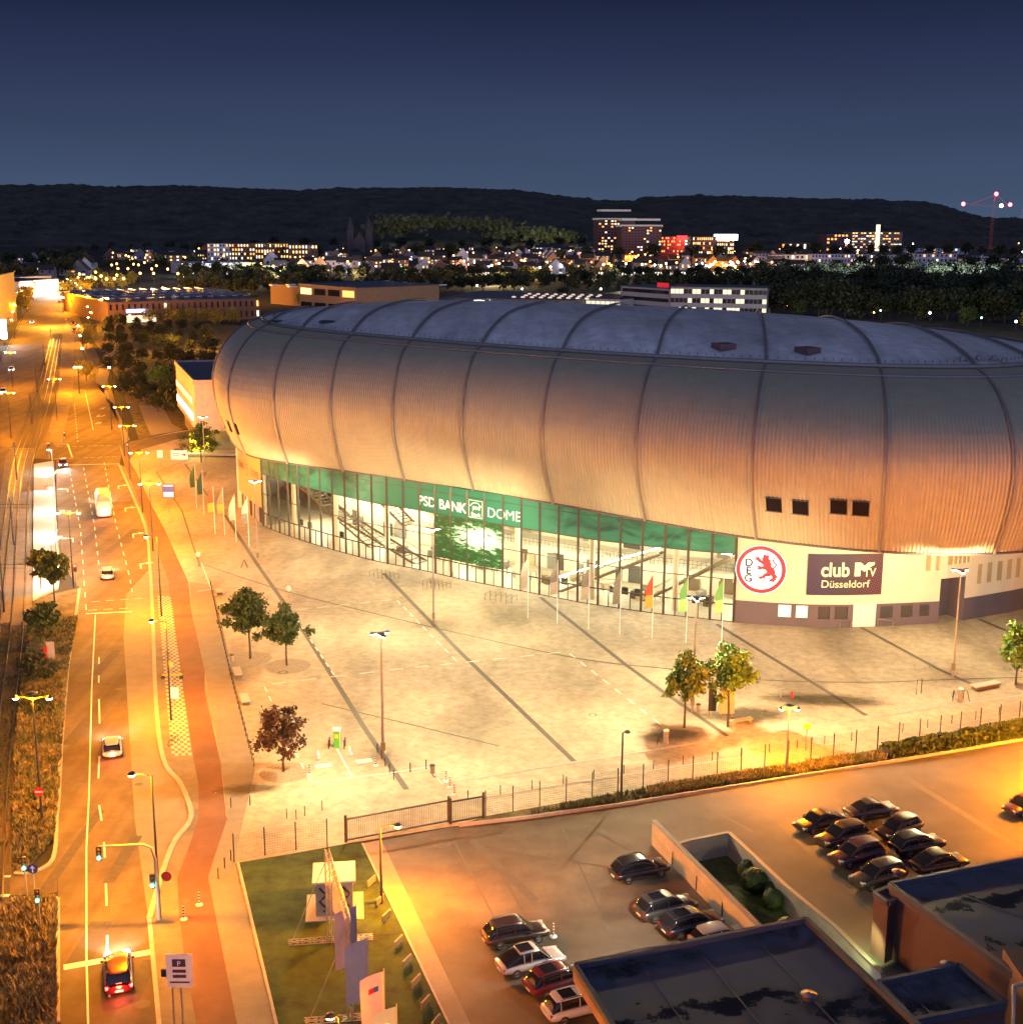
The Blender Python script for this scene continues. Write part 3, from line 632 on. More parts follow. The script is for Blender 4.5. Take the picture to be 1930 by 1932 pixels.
t.links.new(nz.outputs[0], r1.inputs[0]); t.links.new(sp.outputs['X'], r2.inputs[0]); t.links.new(r2.outputs[0], mxx.inputs['Factor']); t.links.new(r1.outputs[0], mxx.inputs['A']); t.links.new(mxx.outputs['Result'], b.inputs['Base Color'])
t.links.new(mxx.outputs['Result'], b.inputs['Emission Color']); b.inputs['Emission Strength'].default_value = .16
mb = AM(); n = NB*2; mb.v = []
for i in range(n+1): s = sG0+(sG1-sG0)*i/n; mb.v += [tuple(fpt(s, HB+.02, .02)), tuple(fpt(s, 13.15, .02))]
mb.f = [(2*i, 2*i+2, 2*i+3, 2*i+1) for i in range(n)]; mb.sm = [False]*n; o = mb.build('green_banner', gmn)
uv = o.data.uv_layers.new(name='UVMap')
for pl_ in o.data.polygons:
    for li in pl_.loop_indices: vi = o.data.loops[li].vertex_index; uv.data[li].uv = (vi//2/n, vi % 2)
def ftext(mb, txt, s, z, size, bold=0, off=.06, sc=1., shear=0):
    v, f = textmesh(txt, size, bold, shear); mb.add([fpt(s+x*sc, z+y, off) for x, y in v], f); return mb
let_m = mat('white lettering', (.8, .82, .8), .5, var=0, emis=(.8, .85, .8), es=.35)
mb = AM(); ftext(mb, 'PSD', bay(13.5), 9.75, 1.95, .03); mb.build('lettering', let_m)
mb = AM(); ftext(mb, 'BANK', bay(15.1), 9.75, 1.95, .03); mb.build('lettering', let_m)
mb = AM(); ftext(mb, 'DOME', bay(18.05), 9.75, 1.95, -.015, sc=1.0); mb.build('lettering', let_m)
mb = AM(); c = bay(16.5)
for x0, x1, z0, z1 in ((-1.2, 1.2, 9.3, 9.36), (-1.2, 1.2, 11.74, 11.8), (-1.2, -1.14, 9.36, 11.74), (1.14, 1.2, 9.36, 11.74)):
    mb.add([fpt(c+x0, z0, .06), fpt(c+x1, z0, .06), fpt(c+x1, z1, .06), fpt(c+x0, z1, .06)], [(0, 1, 2, 3)])
ftext(mb, 'psd', c+.1, 10.5, .95, .01); ftext(mb, 'Bank', c+.05, 9.5, .85, .01)
for i in range(10):
    f = lambda j, r: fpt(c+r*math.cos(PI*(.15+.7*j/10)), 10.45+r*.98*math.sin(PI*(.15+.7*j/10)), .06)
    mb.add([f(i, 1.0), f(i+1, 1.0), f(i+1, 1.1), f(i, 1.1)], [(0, 1, 2, 3)])
mb.build('logo', let_m)
# concert picture: crowd under stage light
pm = bpy.data.materials.new('concert picture'); pm.use_nodes = True; t = pm.node_tree; b = t.nodes['Principled BSDF']
uvn = t.nodes.new('ShaderNodeUVMap'); vo = t.nodes.new('ShaderNodeTexNoise'); vo.inputs['Scale'].default_value = 1; vo.inputs['Detail'].default_value = 9; vo.inputs['Roughness'].default_value = .68; vo.inputs['Distortion'].default_value = .8; mq = t.nodes.new('ShaderNodeMapping'); mq.inputs['Scale'].default_value = (9, 16, 1); t.links.new(uvn.outputs[0], mq.inputs[0]); t.links.new(mq.outputs[0], vo.inputs[0])
gr = t.nodes.new('ShaderNodeTexGradient'); gr.gradient_type = 'SPHERICAL'; mp = t.nodes.new('ShaderNodeMapping'); mp.inputs['Location'].default_value = (-1.15, -1.6, 0); mp.inputs['Scale'].default_value = (1.7, 2.6, 1); t.links.new(uvn.outputs[0], mp.inputs[0]); t.links.new(mp.outputs[0], gr.inputs[0])
ad = t.nodes.new('ShaderNodeMath'); ad.operation = 'MULTIPLY_ADD'; ad.inputs[1].default_value = .36; t.links.new(gr.outputs[1], ad.inputs[0]); t.links.new(vo.outputs[0], ad.inputs[2])
r1 = t.nodes.new('ShaderNodeValToRGB'); e = r1.color_ramp.elements; e[0].position = .50; e[0].color = (.004, .045, .012, 1); e[1].position = 1.0; e[1].color = (1, 1, 1, 1)
for p_, c_ in ((.60, (.012, .10, .03, 1)), (.66, (.22, .42, .25, 1)), (.74, (.40, .5, .62, 1)), (.86, (.85, .92, 1, 1))): x_ = e.new(p_); x_.color = c_
t.links.new(ad.outputs[0], r1.inputs[0]); t.links.new(r1.outputs[0], b.inputs['Base Color']); t.links.new(r1.outputs[0], b.inputs['Emission Color']); b.inputs['Emission Strength'].default_value = .5
mb = AM(); n = 8; a_, b_ = bay(14)+.1, bay(18)-.05
for i in range(n+1): s = a_+(b_-a_)*i/n; mb.v += [tuple(fpt(s, 2.6, .12)), tuple(fpt(s, HB-.05, .12))]
mb.f = [(2*i, 2*i+2, 2*i+3, 2*i+1) for i in range(n)]; mb.sm = [False]*n; o = mb.build('screen', pm)
uv = o.data.uv_layers.new(name='UVMap')
for pl_ in o.data.polygons:
    for li in pl_.loop_indices: vi = o.data.loops[li].vertex_index; uv.data[li].uv = (vi//2/n, vi % 2)
# solid walls
cream = mat('cream render', (.66, .58, .46), .8, var=.06, scale=.3)
plum = mat('plum panel', (.105, .085, .11), .6, var=.08, scale=.4)
tan_m = mat('ochre panel', (.5, .36, .15), .7, var=.06)
mb = AM(); fband(mb, 0, sG0-.05, 3.2, 13.2, 0, 1.2, .4); tw = mb.build('ochre_wall', tan_m)
mb = AM(); fband(mb, 0, sG0-.05, 0, 3.2, -.3, 1.2, .4); mb.build('ground_floor_wall', mat('pale ground wall', (.42, .34, .24), .8))
for k in range(5):
    mb = AM(); a = 1.0+k*3.1; fband(mb, a, a+1.6, .1, 2.7, -.28, 9); mb.build('side_door', mat('dark glass', (.03, .03, .03), .2))
mb = AM(); z_ = 7.6
dk = mat('dark lettering', (.12, .07, .04), .6)
ftext(mb, 'PSD BANK', s_of_x(459), z_, 1.7, .02, .05, sc=.8); mb.build('wall_lettering', dk); mb = AM(); ftext(mb, 'DOME', s_of_x(484), z_, 1.7, 0, .05, sc=.95); mb.build('wall_lettering', dk); mb = AM()
c = s_of_x(471)
for x0, x1, z0, z1 in ((-1, 1, 7.2, 7.3), (-1, 1, 9.7, 9.8), (-1, -.9, 7.3, 9.7), (.9, 1, 7.3, 9.7), (-.5, .5, 8.1, 8.25), (-.5, .5, 8.8, 8.95)): mb.add([fpt(c+x0, z0, .05), fpt(c+x1, z0, .05), fpt(c+x1, z1, .05), fpt(c+x0, z1, .05)], [(0, 1, 2, 3)])
mb.build('wall_logo', dk)
# right part: plum base course with windows, white door, cream wall over
xs = lambda x: s_of_x(x)
def wsegs(mb, s0, s1, z0, z1, holes, off, th=.35):
    cur = s0
    for h0, h1, a, b in sorted(holes):
        if h0 > cur: fband(mb, cur, h0, z0, z1, off, 2.5, th)
        if a > z0: fband(mb, h0, h1, z0, a, off, 3, th)
        if b < z1: fband(mb, h0, h1, b, z1, off, 3, th)
        cur = h1
    if s1 > cur: fband(mb, cur, s1, z0, z1, off, 2.5, th)
def z3(x): return xs(1400/1.0352+x/3.2274/1.0352)
low = [(z3(387), z3(462), 1.15, 2.75, 'lit'), (z3(493), z3(570), 1.15, 2.75, 'lit'), (z3(640), z3(718), 1.1, 2.7, 'dk'), (z3(748), z3(824), 1.1, 2.7, 'dk'), (z3(1020), z3(1090), 1.1, 2.6, 'dk'), (z3(1136), z3(1203), 1.1, 2.6, 'dk'), (z3(1246), z3(1313), 1.1, 2.6, 'dk')]
dr = (z3(852), z3(997)); rec = (z3(1388), z3(1548)); HL = 2.95
lw4 = [q[:4] for q in low]
mb = AM(); wsegs(mb, sG1+.1, dr[0], 0, HL, lw4[:4], .06); mb.build('base_course', plum)
mb = AM(); wsegs(mb, dr[1], rec[0], 0, HL, lw4[4:], .06); mb.build('base_course', plum)
mb = AM(); fband(mb, rec[1], FS[-1]-.1, 0, HL, .06, 2.5, .35); mb.build('base_course', plum)
up = [(z3(1268), z3(1303), 7.0, 10.6), (z3(1340), z3(1373), 7.0, 10.6), (z3(1410), z3(1575), 7.6, 10.8), (z3(1630), z3(1655), 4.6, 7.2), (z3(1688), z3(1714), 4.6, 7.2), (z3(1745), z3(1772), 4.6, 7.2), (z3(1800), z3(1826), 4.6, 7.2), (z3(1855), z3(1880), 4.6, 7.2)]
mb = AM(); wsegs(mb, sG1+.1, rec[0], HL, 13.2, up[:2], 0, .4); wsegs(mb, rec[0], FS[-1]-.1, 5.9, 13.2, [(a, b, max(c, 5.9), d) for a, b, c, d in up[2:3]], 0, .4)
wsegs(mb, rec[1], FS[-1]-.1, HL, 5.9, [], 0, .4)
mb.build('cream_wall', cream)
for a, b, c, d in up:
    o_ = .02 if c == 4.6 else -.2; mb = AM(); fband(mb, a, b, c, d, o_, 9); w_ = mb.build('window', mat('blind window', (.42, .33, .18), .5))
    if b-a > 3:
        for j in range(1, 5): mb = AM(); q = fpt(a+(b-a)*j/5, c, .0); mb.beam(q, q+Vector((0, 0, d-c)), .12); mb.build('glazing_bar', cream)
lit_w = mat('lit window', (.8, .7, .5), .5, emis=(1, .85, .55), es=1.1)
for a, b, c, d, kd in low: mb = AM(); fband(mb, a, b, c, d, -.15, 9); mb.build('window', lit_w if kd == 'lit' else mat('dark shutter', (.045, .042, .045), .5))
mb = AM(); fband(mb, dr[0], dr[1], 0, 3.0, .0, 9); mb.build('white_door', mat('white door', (.75, .72, .66), .6))
for s_ in (dr[0]-.3, dr[1]+.2):
    mb = AM()
    for dx in (0, 1.6): a = fpt(s_+(dx if s_ > dr[0] else -dx), .05, .35+.9*(dx > 0)); mb.tube([a, a+Vector((0, 0, 1.0))], .03, 6)
    mb.tube([fpt(s_, 1.05, .35), fpt(s_+(1.6 if s_ > dr[0] else -1.6), 1.05, 1.25)], .03, 6); mb.build('handrail', steel_m)
# recess with dark gate
mb = AM(); a, b = fpt(rec[0], 0, 0), fpt(rec[0], 0, -3); 
for p, q in ((fpt(rec[0]+.02, 0, .03), fpt(rec[0]+.02, 0, -3)), (fpt(rec[0], 0, -3), fpt(rec[1], 0, -3)), (fpt(rec[1]-.02, 0, -3), fpt(rec[1]-.02, 0, .03))):
    mb.add([p, q, q+Vector((0, 0, 5.9)), p+Vector((0, 0, 5.9))], [(0, 1, 2, 3)])
mb.build('gate_recess', plum)
mb = AM(); fband(mb, rec[0]+.3, rec[0]+5, 0, 5.6, -2.6, 9); mb.build('loading_gate', mat('gate panel', (.09, .08, .10), .6))
mb = AM(); fband(mb, rec[0], rec[1], 5.84, 5.88, .0, 3, 3.0); mb.build('recess_ceiling', cream)
# rear walls closing the building under the shell
mb = AM(); hidp = [Rs[i].lerp(CEN, .09) for i in range(10*SUB+12, NU-12, 8)]; hidp = [FP_[-1]]+hidp+[FP_[0]]
mb.wall(hidp, 0, 13.3, .4); mb.build('rear_wall', cream)
# round club badge
def dfac(s, z, off): return lambda x, y: fpt(s+x, z+y, off)
sd, zd = z3(278), 7.2
def disc(mb, M, r0, r1, n=40):
    for i in range(n):
        a, b = 2*PI*i/n, 2*PI*(i+1)/n
        if r0 == 0: mb.add([M(0, 0), M(r1*math.cos(a), r1*math.sin(a)), M(r1*math.cos(b), r1*math.sin(b))], [(0, 1, 2)])
        else: mb.add([M(r0*math.cos(a), r0*math.sin(a)), M(r1*math.cos(a), r1*math.sin(a)), M(r1*math.cos(b), r1*math.sin(b)), M(r0*math.cos(b), r0*math.sin(b))], [(0, 1, 2, 3)])
red_g = mat('badge red', (.75, .015, .03), .5, var=0, emis=(1, .02, .04), es=.75); wht_g = mat('badge white', (.9, .9, .9), .5, var=0, emis=(1, .96, .95), es=1.0); blk = mat('badge black', (.004, .004, .004), .5, var=0)
mb = AM(); disc(mb, dfac(sd, zd, .25), 0, 3.15); bd = mb.build('club_badge', wht_g)
mb = AM(); disc(mb, dfac(sd, zd, .28), 2.55, 3.05); mb.build('ring', red_g, bd)
mb = AM()
for i in range(40):
    a, b = 2*PI*i/40, 2*PI*(i+1)/40; r = 3.15; mb.add([fpt(sd+r*math.cos(a), zd+r*math.sin(a), .25), fpt(sd+r*math.cos(b), zd+r*math.sin(b), .25), fpt(sd+r*math.cos(b), zd+r*math.sin(b), 0), fpt(sd+r*math.cos(a), zd+r*math.sin(a), 0)], [(0, 1, 2, 3)])
mb.build('rim', red_g, bd)
mb = AM()
for i, ch in enumerate('DEG'): ftext(mb, ch, sd-1.5, zd+.4-i*1.02, 1.35, .035, .34)
mb.build('letters', blk, bd)
LION = [(.15, 1.75), (.3, 1.9), (.42, 1.72), (.62, 1.85), (.72, 1.6), (.7, 1.35), (.95, 1.15), (.88, .95), (1.05, .75), (.95, .45), (1.2, .3), (1.42, -.1), (1.45, -.45), (1.7, -.75), (1.5, -.95), (1.65, -1.25), (1.42, -1.15), (1.3, -1.5), (1.1, -1.3), (.75, -1.45), (.9, -1.1), (1.15, -.95), (1.05, -.6), (.8, -.75), (.45, -.8), (.35, -1.1), (.15, -1.0), (-.1, -1.3), (-.12, -1.0), (-.4, -1.05), (-.15, -.8), (.1, -.75), (.3, -.45), (.6, -.3), (.45, .0), (.1, .1), (-.2, -.05), (-.45, .1), (-.3, .25), (-.6, .35), (-.3, .45), (.05, .4), (.25, .5), (.0, .75), (-.3, .9), (-.5, 1.15), (-.75, 1.1), (-.6, 1.3), (-.75, 1.5), (-.45, 1.45), (-.35, 1.65), (-.2, 1.35), (.0, 1.1), (.1, 1.15), (-.05, 1.35), (.12, 1.45)]
TAIL = [(1.0, -.1), (1.35, .25), (1.6, .7), (1.3, 1.0), (1.25, 1.3), (1.45, 1.55), (1.2, 1.5), (1.1, 1.15), (1.2, .9), (1.42, .65), (1.2, .3)]
def tpoly(mb, pts, M):
    me = sheet(pts, 0); mb.add([M(v.co.x, v.co.y) for v in me.vertices], [tuple(p.vertices) for p in me.polygons]); bpy.data.meshes.remove(me)
mb = AM(); tpoly(mb, [(x*1.2, y*1.08) for x, y in LION], dfac(sd+.05, zd, .3)); tpoly(mb, [(x*1.2, y*1.08) for x, y in TAIL], dfac(sd+.05, zd, .31)); mb.build('lion', red_g, bd)
mb = AM()
for sg in (-1, 1):
    M = dfac(sd, zd, .3); mb.add([M(-.25+sg*1.0, -2.1), M(-.25+sg*.3, -1.85), M(-.25+sg*.3, -1.92), M(-.25+sg*1.0, -2.17)], [(0, 1, 2, 3)])
mb.build('sticks', blk, bd)
# club banner
a_, b_ = z3(552), z3(1018); z0_, z1_ = 4.2, 9.5; L_ = b_-a_
bm_ = bpy.data.materials.new('club banner'); bm_.use_nodes = True; t = bm_.node_tree; b = t.nodes['Principled BSDF']
uvn = t.nodes.new('ShaderNodeUVMap'); mp = t.nodes.new('ShaderNodeMapping'); mp.inputs['Scale'].default_value = (40, 18, 1); mp.inputs['Rotation'].default_value = (0, 0, .35); t.links.new(uvn.outputs[0], mp.inputs[0])
vo = t.nodes.new('ShaderNodeTexVoronoi'); vo.inputs['Randomness'].default_value = 0; vo.inputs['Scale'].default_value = 1; t.links.new(mp.outputs[0], vo.inputs['Vector'])
r1 = t.nodes.new('ShaderNodeValToRGB'); e = r1.color_ramp.elements; e[0].position = .07; e[0].color = (1, 1, 1, 1); e[1].position = .16; e[1].color = (0, 0, 0, 1); t.links.new(vo.outputs['Distance'], r1.inputs[0])
sp = t.nodes.new('ShaderNodeSeparateXYZ'); t.links.new(uvn.outputs[0], sp.inputs[0]); r2 = t.nodes.new('ShaderNodeValToRGB'); e = r2.color_ramp.elements; e[0].color = (.16, .08, .9, 1); e[1].color = (1, .05, .12, 1); e[0].position = .2; e[1].position = .8; x_ = e.new(.5); x_.color = (.15, .05, .3, 1)
t.links.new(sp.outputs['X'], r2.inputs[0]); mxx = t.nodes.new('ShaderNodeMix'); mxx.data_type = 'RGBA'; mxx.inputs['A'].default_value = (.022, .022, .04, 1); t.links.new(r1.outputs[0], mxx.inputs['Factor']); t.links.new(r2.outputs[0], mxx.inputs['B']); t.links.new(mxx.outputs['Result'], b.inputs['Base Color']); b.inputs['Roughness'].default_value = .5
mb = AM(); n = 8
for i in range(n+1): s = a_+L_*i/n; mb.v += [tuple(fpt(s, z0_, .1)), tuple(fpt(s, z1_, .1))]
mb.f = [(2*i, 2*i+2, 2*i+3, 2*i+1) for i in range(n)]; mb.sm = [False]*n; bn = mb.build('club_banner', bm_)
uv = bn.data.uv_layers.new(name='UVMap')
for pl_ in bn.data.polygons:
    for li in pl_.loop_indices: vi = bn.data.loops[li].vertex_index; uv.data[li].uv = (vi//2/n, vi % 2)
cr = mat('cream lettering', (.85, .72, .45), .5, var=0, emis=(.9, .7, .4), es=.35)
mb = AM(); zc = z0_+2.45; ftext(mb, 'club', a_+L_*.365, zc, 2.5, .06, .14, sc=.86); ftext(mb, 'Düsseldorf', a_+L_*.505, z0_+1.0, 1.35, 0, .14, sc=1.02)
c = a_+L_*.745
M = dfac(c, zc, .14); mb.add([M(-1.2, 0), M(-.45, 0), M(-.45, 1.75), M(-1.2, 1.75)], [(0, 1, 2, 3)]); mb.add([M(-.45, 1.75), M(-.45, .9), M(.05, .55), M(.05, 1.3)], [(0, 1, 2, 3)]); mb.add([M(.05, 1.3), M(.05, .55), M(.5, .95), M(.5, 1.75)], [(0, 1, 2, 3)]); mb.add([M(.5, .95), M(1.3, 1.45), M(1.3, 1.75), M(.5, 1.75)], [(0, 1, 2, 3)])
ftext(mb, 'TV', c+.75, zc-.05, 1.5, .02, .15, sc=.85); mb.build('lettering', cr, bn)

# ------------------------------------------------------------ interior
inn = mat('interior cream', (.62, .58, .46), .8, var=.05)
mb = AM(); fband(mb, sG0, sG1, .0, .07, 0, 2, 13); mb.build('lobby_floor', mat('lobby floor', (.45, .4, .3), .5))
mb = AM(); fband(mb, sG0, sG1, 0, 9.6, -12.5, 2); mb.build('lobby_wall', inn)
mb = AM(); fband(mb, sG0, sG1, 9.5, 9.6, -.4, 2, 12.4); mb.build('lobby_ceiling', inn)
mb = AM(); fband(mb, bay(10), bay(29), 4.5, 4.8, -6.5, 2, 6); fband(mb, bay(11), bay(22), 7.3, 7.5, -7.5, 2, 5); mb.build('gallery_floor', inn)
mb = AM()
for k in range(0, NB, 1):
    if k % 4 == 2: p = fpt(bay(k+.3), 0, -2.2); mb.lathe([(.38, 0), (.38, 9.5)], 12, p)
mb.build('lobby_columns', inn)
mb = AM()
for z in (1.0, .5): fband(mb, bay(10), bay(29), 4.8+z, 4.86+z, -6.5, 1.5)
for i in range(90): p = fpt(bay(10)+(bay(29)-bay(10))*i/90, 4.8, -6.5); mb.beam(p, p+Vector((0, 0, 1.05)), .05)
mb.build('gallery_railing', mat('rail brown', (.1, .075, .04), .5))
def stair(k0, k1, z0, z1, off, w):
    mb = AM(); n = int(abs(z1-z0)/.34)
    for i in range(n):
        s = bay(k0)+(bay(k1)-bay(k0))*i/n; z = z0+(z1-z0)*i/n; a, b = fpt(s, z, off), fpt(s, z, off-w); mb.beam(a, b, .32, .05)
    mb.build('stair_treads', mat('stair treads', (.10, .085, .05), .7))
    mb = AM()
    for o_ in (off, off-w): mb.beam(fpt(bay(k0), z0-.15, o_), fpt(bay(k1), z1-.15, o_), .12, .35); mb.beam(fpt(bay(k0), z0+1, o_), fpt(bay(k1), z1+1, o_), .06, .06)
    mb.build('stair_stringers', mat('rail brown', (.1, .075, .04), .5))
stair(12.2, 6.5, .1, 4.7, -2.0, 2.6); stair(6.3, 2.2, 4.7, 8.6, -2.2, 2.6); stair(8.0, 3.8, .1, 4.7, -4.8, 2.6); stair(3.6, .3, 4.7, 8.9, -4.8, 2.6); stair(10.6, 8.0, 4.7, 8.8, -5, 2.6)
stair(20.5, 25.5, .2, 7.4, -2.5, 1.6); stair(24.5, 28.8, .1, 7.6, -4.5, 1.6)
lt = glow('tube light', (1, .97, .85), 30)
mb = AM(); mb.beam(fpt(bay(20.3), 2.0, -1.9), fpt(bay(25.6), 8.4, -1.9), .1, .12)
for k, z, l in ((11, 8.8, 1.5), (18.6, 8.9, 1.2), (19.8, 8.3, 1.4), (26.8, 8.2, 1.6), (28.2, 8.1, 1.2), (22, 8.9, 1), (24, 8.9, 1), (15, 2.3, 1), (8.5, 8.9, 1.2), (5, 9.2, 1), (2, 9.2, 1)): mb.beam(fpt(bay(k), z, -3), fpt(bay(k)+l*1.3, z, -3), .3, .12)
mb.build('lobby_tube_light', lt)
mb = AM()
for k in range(12, 28):
    for j in range(3):
        p = fpt(bay(k+j/3), .07, -5.5); mb.tube([p, p+Vector((0, 0, 1.1)), p+Vector((.35, .2, 1.25)), p+Vector((.7, .4, 1.1)), p+Vector((.7, .4, 0))], .035, 5)
mb.build('turnstiles', dark_fr)
mb = AM()
for k in (20, 20.6, 23.2, 23.8, 24.4, 24.9, 27.1, 27.7, 2.3, 3.2, 6.2): p, n, d = fac(bay(k), -3.4); mb.box((p.x, p.y, 1.5), (.8, .3, .95), math.atan2(d.y, d.x))
mb.build('info_screens', mat('dark glass', (.03, .03, .03), .2))
ri = random.Random(12); IM = [mat('lobby door', (.10, .07, .04), .5), mat('lobby grey panel', (.2, .2, .18), .5), mat('lobby beige panel', (.4, .33, .2), .6), mat('lobby dark panel', (.05, .05, .045), .4)]
for k in range(34):
    p, n, d = fac(bay(ri.uniform(.5, 28.5)), -12.3); mb = AM(); z_ = ri.choice((0, 0, 4.9)); hh_ = ri.uniform(1.5, 2.6); mb.box((p.x, p.y, z_+hh_/2+.1), (ri.uniform(.8, 2.6), .15, hh_), math.atan2(d.y, d.x)); mb.build('wall_panel', ri.choice(IM))
for k in range(0, NB, 2): mb = AM(); mb.beam(fpt(bay(k+.5), 9.3, -.5), fpt(bay(k+.5), 9.3, -12), .3, .45); mb.build('ceiling_beam', IM[1])
for k in range(16):
    p, n, d = fac(bay(ri.uniform(9, 28)), ri.uniform(-9, -4)); mb = AM(); mb.box((p.x, p.y, .6), (ri.uniform(1, 2.4), .8, 1.1), ri.random()*3); mb.build('counter', ri.choice(IM))
for k in range(0, NB, 3):
    for z_, pw in ((8.6, 2100), (3.6, 1500)): light('lobby_lamp', 'POINT', fpt(bay(k+1.5), z_, (-9.5 if k < 10 else -4.2) if z_ > 5 else -8)+OFF, pw, (1, .90, .66), root, .5)
# ============================================================ lamps
pole_m = mat('galvanised pole', (.34, .33, .31), .45, metal=.5, var=.1); darkpole = mat('dark pole', (.04, .045, .045), .5, metal=.3)
g_white = glow('white lamp glow', (1, .96, .9), 45, False); g_sod = glow('sodium lamp glow', (1, .72, .38), 38, False)
PL = bpy.data.lights.new('plaza_light', 'POINT'); PL.energy = 45000; PL.color = (1, .78, .42); PL.shadow_soft_size = .1
def mast(x, y, label, h=12.3, power=None, rz=0):
    t = thing('floodlight_mast', label, 'lamp post', P(x, y, .06), rz, 'tall white floodlight masts on the plaza')
    mb = MB(); mb.tube([(0, 0, 0), (0, 0, h*.35), (0, 0, h-.35)], [.15, .12, .08], 10); mb.build('pole', pole_m, t)
    mb = MB(); mb.box((.0, -.02, 1.2), (.34, .36, .8)); mb.build('control_box', mat('box ochre', (.22, .2, .12), .6), t)
    for k in range(3):
        a = k*2*PI/3+.5; c = Vector((math.cos(a), math.sin(a), 0))
        mb = MB(); mb.beam((0, 0, h-.3), c*.62+Vector((0, 0, h-.05)), .07); mb.box(c*.75+Vector((0, 0, h+.02)), (.5, .32, .14), a); hd = mb.build('lamp_head', darkpole, t)
        mb = MB(); mb.box(c*.75+Vector((0, 0, h-.08)), (.42, .26, .05), a); mb.build('lens', g_white, hd)
    mb = MB(); mb.lathe([(.01, h+.12), (.42, h+.1), (.5, h+.05), (.01, h+.07)], 16); mb.build('added_cutoff_disc', pole_m, t)  # disc added above the heads to keep mast light off the upper shell
    d = PL
    if power: d = PL.copy(); d.energy = power
    light('mast_light', 'POINT', (0, 0, h-.04), 0, 0, t, data=d); return t
mast(723, 1431, 'tall white floodlight mast in the middle of the plaza between bollards', rz=.4, power=36000)
mast(818, 1178, 'white floodlight mast in front of the concert picture on the glass front')
mast(487, 1062, 'white floodlight mast near the flags at the left end of the glass front', power=20000)
mast(388, 905, 'farthest white floodlight mast beside the lone plaza tree', power=5000)
mast(1306, 1344, 'white floodlight mast behind the pair of autumn trees')
mast(1797, 1277, 'white floodlight mast in front of the cream wall, beside the loading gate', power=26000)
SL = bpy.data.lights.new('sodium_light', 'POINT'); SL.energy = 36000; SL.color = (1, .31, .002); SL.shadow_soft_size = .25
SLf = SL.copy(); SLf.energy = 80000
def lamp(x, y, label, h=10.5, arms=2, rz=0, group='orange street lamps', lit=True, data=None, armL=1.2, thick=1., pm=None):
    t = thing('street_lamp', label, 'street lamp', P(x, y, .05), rz, group)
    if lit and data is not False and arms == 2: mb = MB(); mb.lathe([(.01, h+.5), (.5, h+.42), (.01, h+.44)], 12); mb.build('cap', darkpole, t)  # disc added over the pole to cut off light going upward
    mb = MB(); mb.tube([(0, 0, 0), (0, 0, h*.4), (0, 0, h)], [.12*thick, .09*thick, .06*thick], 8); mb.build('pole', pm or darkpole, t)
    for s in ((-1, 1) if arms == 2 else (-1,)):
        mb = MB(); mb.tube([(0, 0, h-.15), (s*armL*.5, 0, h+.05), (s*armL, 0, h+.08)], .045*thick, 6); mb.lathe([(.01, .26), (.2, .2), (.3, .06), (.3, .02)], 10, (s*(armL+.2), 0, h)); hd = mb.build('lamp_head', darkpole, t)
        if lit: mb = MB(); mb.ball((s*(armL+.2), 0, h+.0), .27*thick, 6, .6); mb.build('bulb', g_sod, hd)
    if lit and data is not False:
        light('sodium_lamp_light', 'POINT', (0, 0, h+.15) if arms == 2 else (-armL-.2, 0, h-.2), 0, 0, t, data=data or SL)
    return t
G1 = 'orange street lamps along the avenue'
lamp(80, 1549, 'double-headed street lamp in the grassy median with a red no entry sign on its pole', 11)
lamp(139, 1108, 'double-headed street lamp at the near end of the tram platform')
lamp(289, 1040, 'double-headed street lamp beside the kerb, nearest to the direction board', rz=.1)
lamp(305, 1163, 'single-arm street lamp at the upper end of the checkered paving', arms=1)
lamp(323, 1359, 'single-arm street lamp standing in the checkered paving strip', arms=1)
lamp(302, 1732, 'street lamp whose pole also carries the traffic signal arm over the road', 11.2, arms=1)
lamp(269, 967, 'double-headed street lamp beside the footway kerb, second before the junction', rz=.1)
lamp(246, 904, 'double-headed street lamp at the junction corner', rz=.1)
lamp(235, 860, 'double-headed street lamp just past the junction corner', rz=.1)
lamp(211, 811, 'double-headed street lamp at the stop line beyond the junction')
lamp(108, 794, 'double-headed street lamp in the paved median beyond the junction')
lamp(21, 827, 'double-headed street lamp on the far side of the tram lines by the left edge')
lamp(24, 731, 'double-headed street lamp left of the tram lines beside streaming traffic')
gi = 0
for i, (x, y, ar, lt_) in enumerate([(150, 742, 2, 1), (214, 742, 1, 0), (162, 700, 1, 1), (158, 672, 1, 0), (154, 650, 1, 1), (172, 632, 1, 0), (176, 620, 1, 1), (170, 608, 1, 0), (180, 600, 1, 1), (175, 590, 1, 0), (168, 582, 1, 1), (162, 573, 1, 0), (156, 566, 1, 1), (150, 560, 1, 0), (146, 556, 1, 1), (138, 550, 1, 0), (130, 547, 1, 1)]):
    lamp(x, y, ordw(i+1)+' small orange lamp counting away along the right side of the far avenue', 7.5, ar, group='small orange lamps along the right of the far avenue', data=(SLf if lt_ else False), thick=1.5, armL=.6)
for i, (x, y, lt_) in enumerate([(28, 640, 1), (30, 622, 0), (33, 606, 1), (35, 590, 0), (38, 578, 1), (44, 567, 0), (50, 560, 1), (119, 590, 1), (129, 583, 0)]):
    lamp(x, y, ordw(i+1)+' small orange lamp counting away along the left side of the far avenue', 8, 1 if i < 7 else 2, group='small orange lamps along the left of the far avenue', data=(SLf if lt_ else False), thick=1.5, armL=.6)
PKL = SL.copy(); PKL.color = (1, .27, .001); PKL.energy = 34000
PKC = PKL.copy(); PKC.energy = 32000; PKC.color = (1, .24, .001)
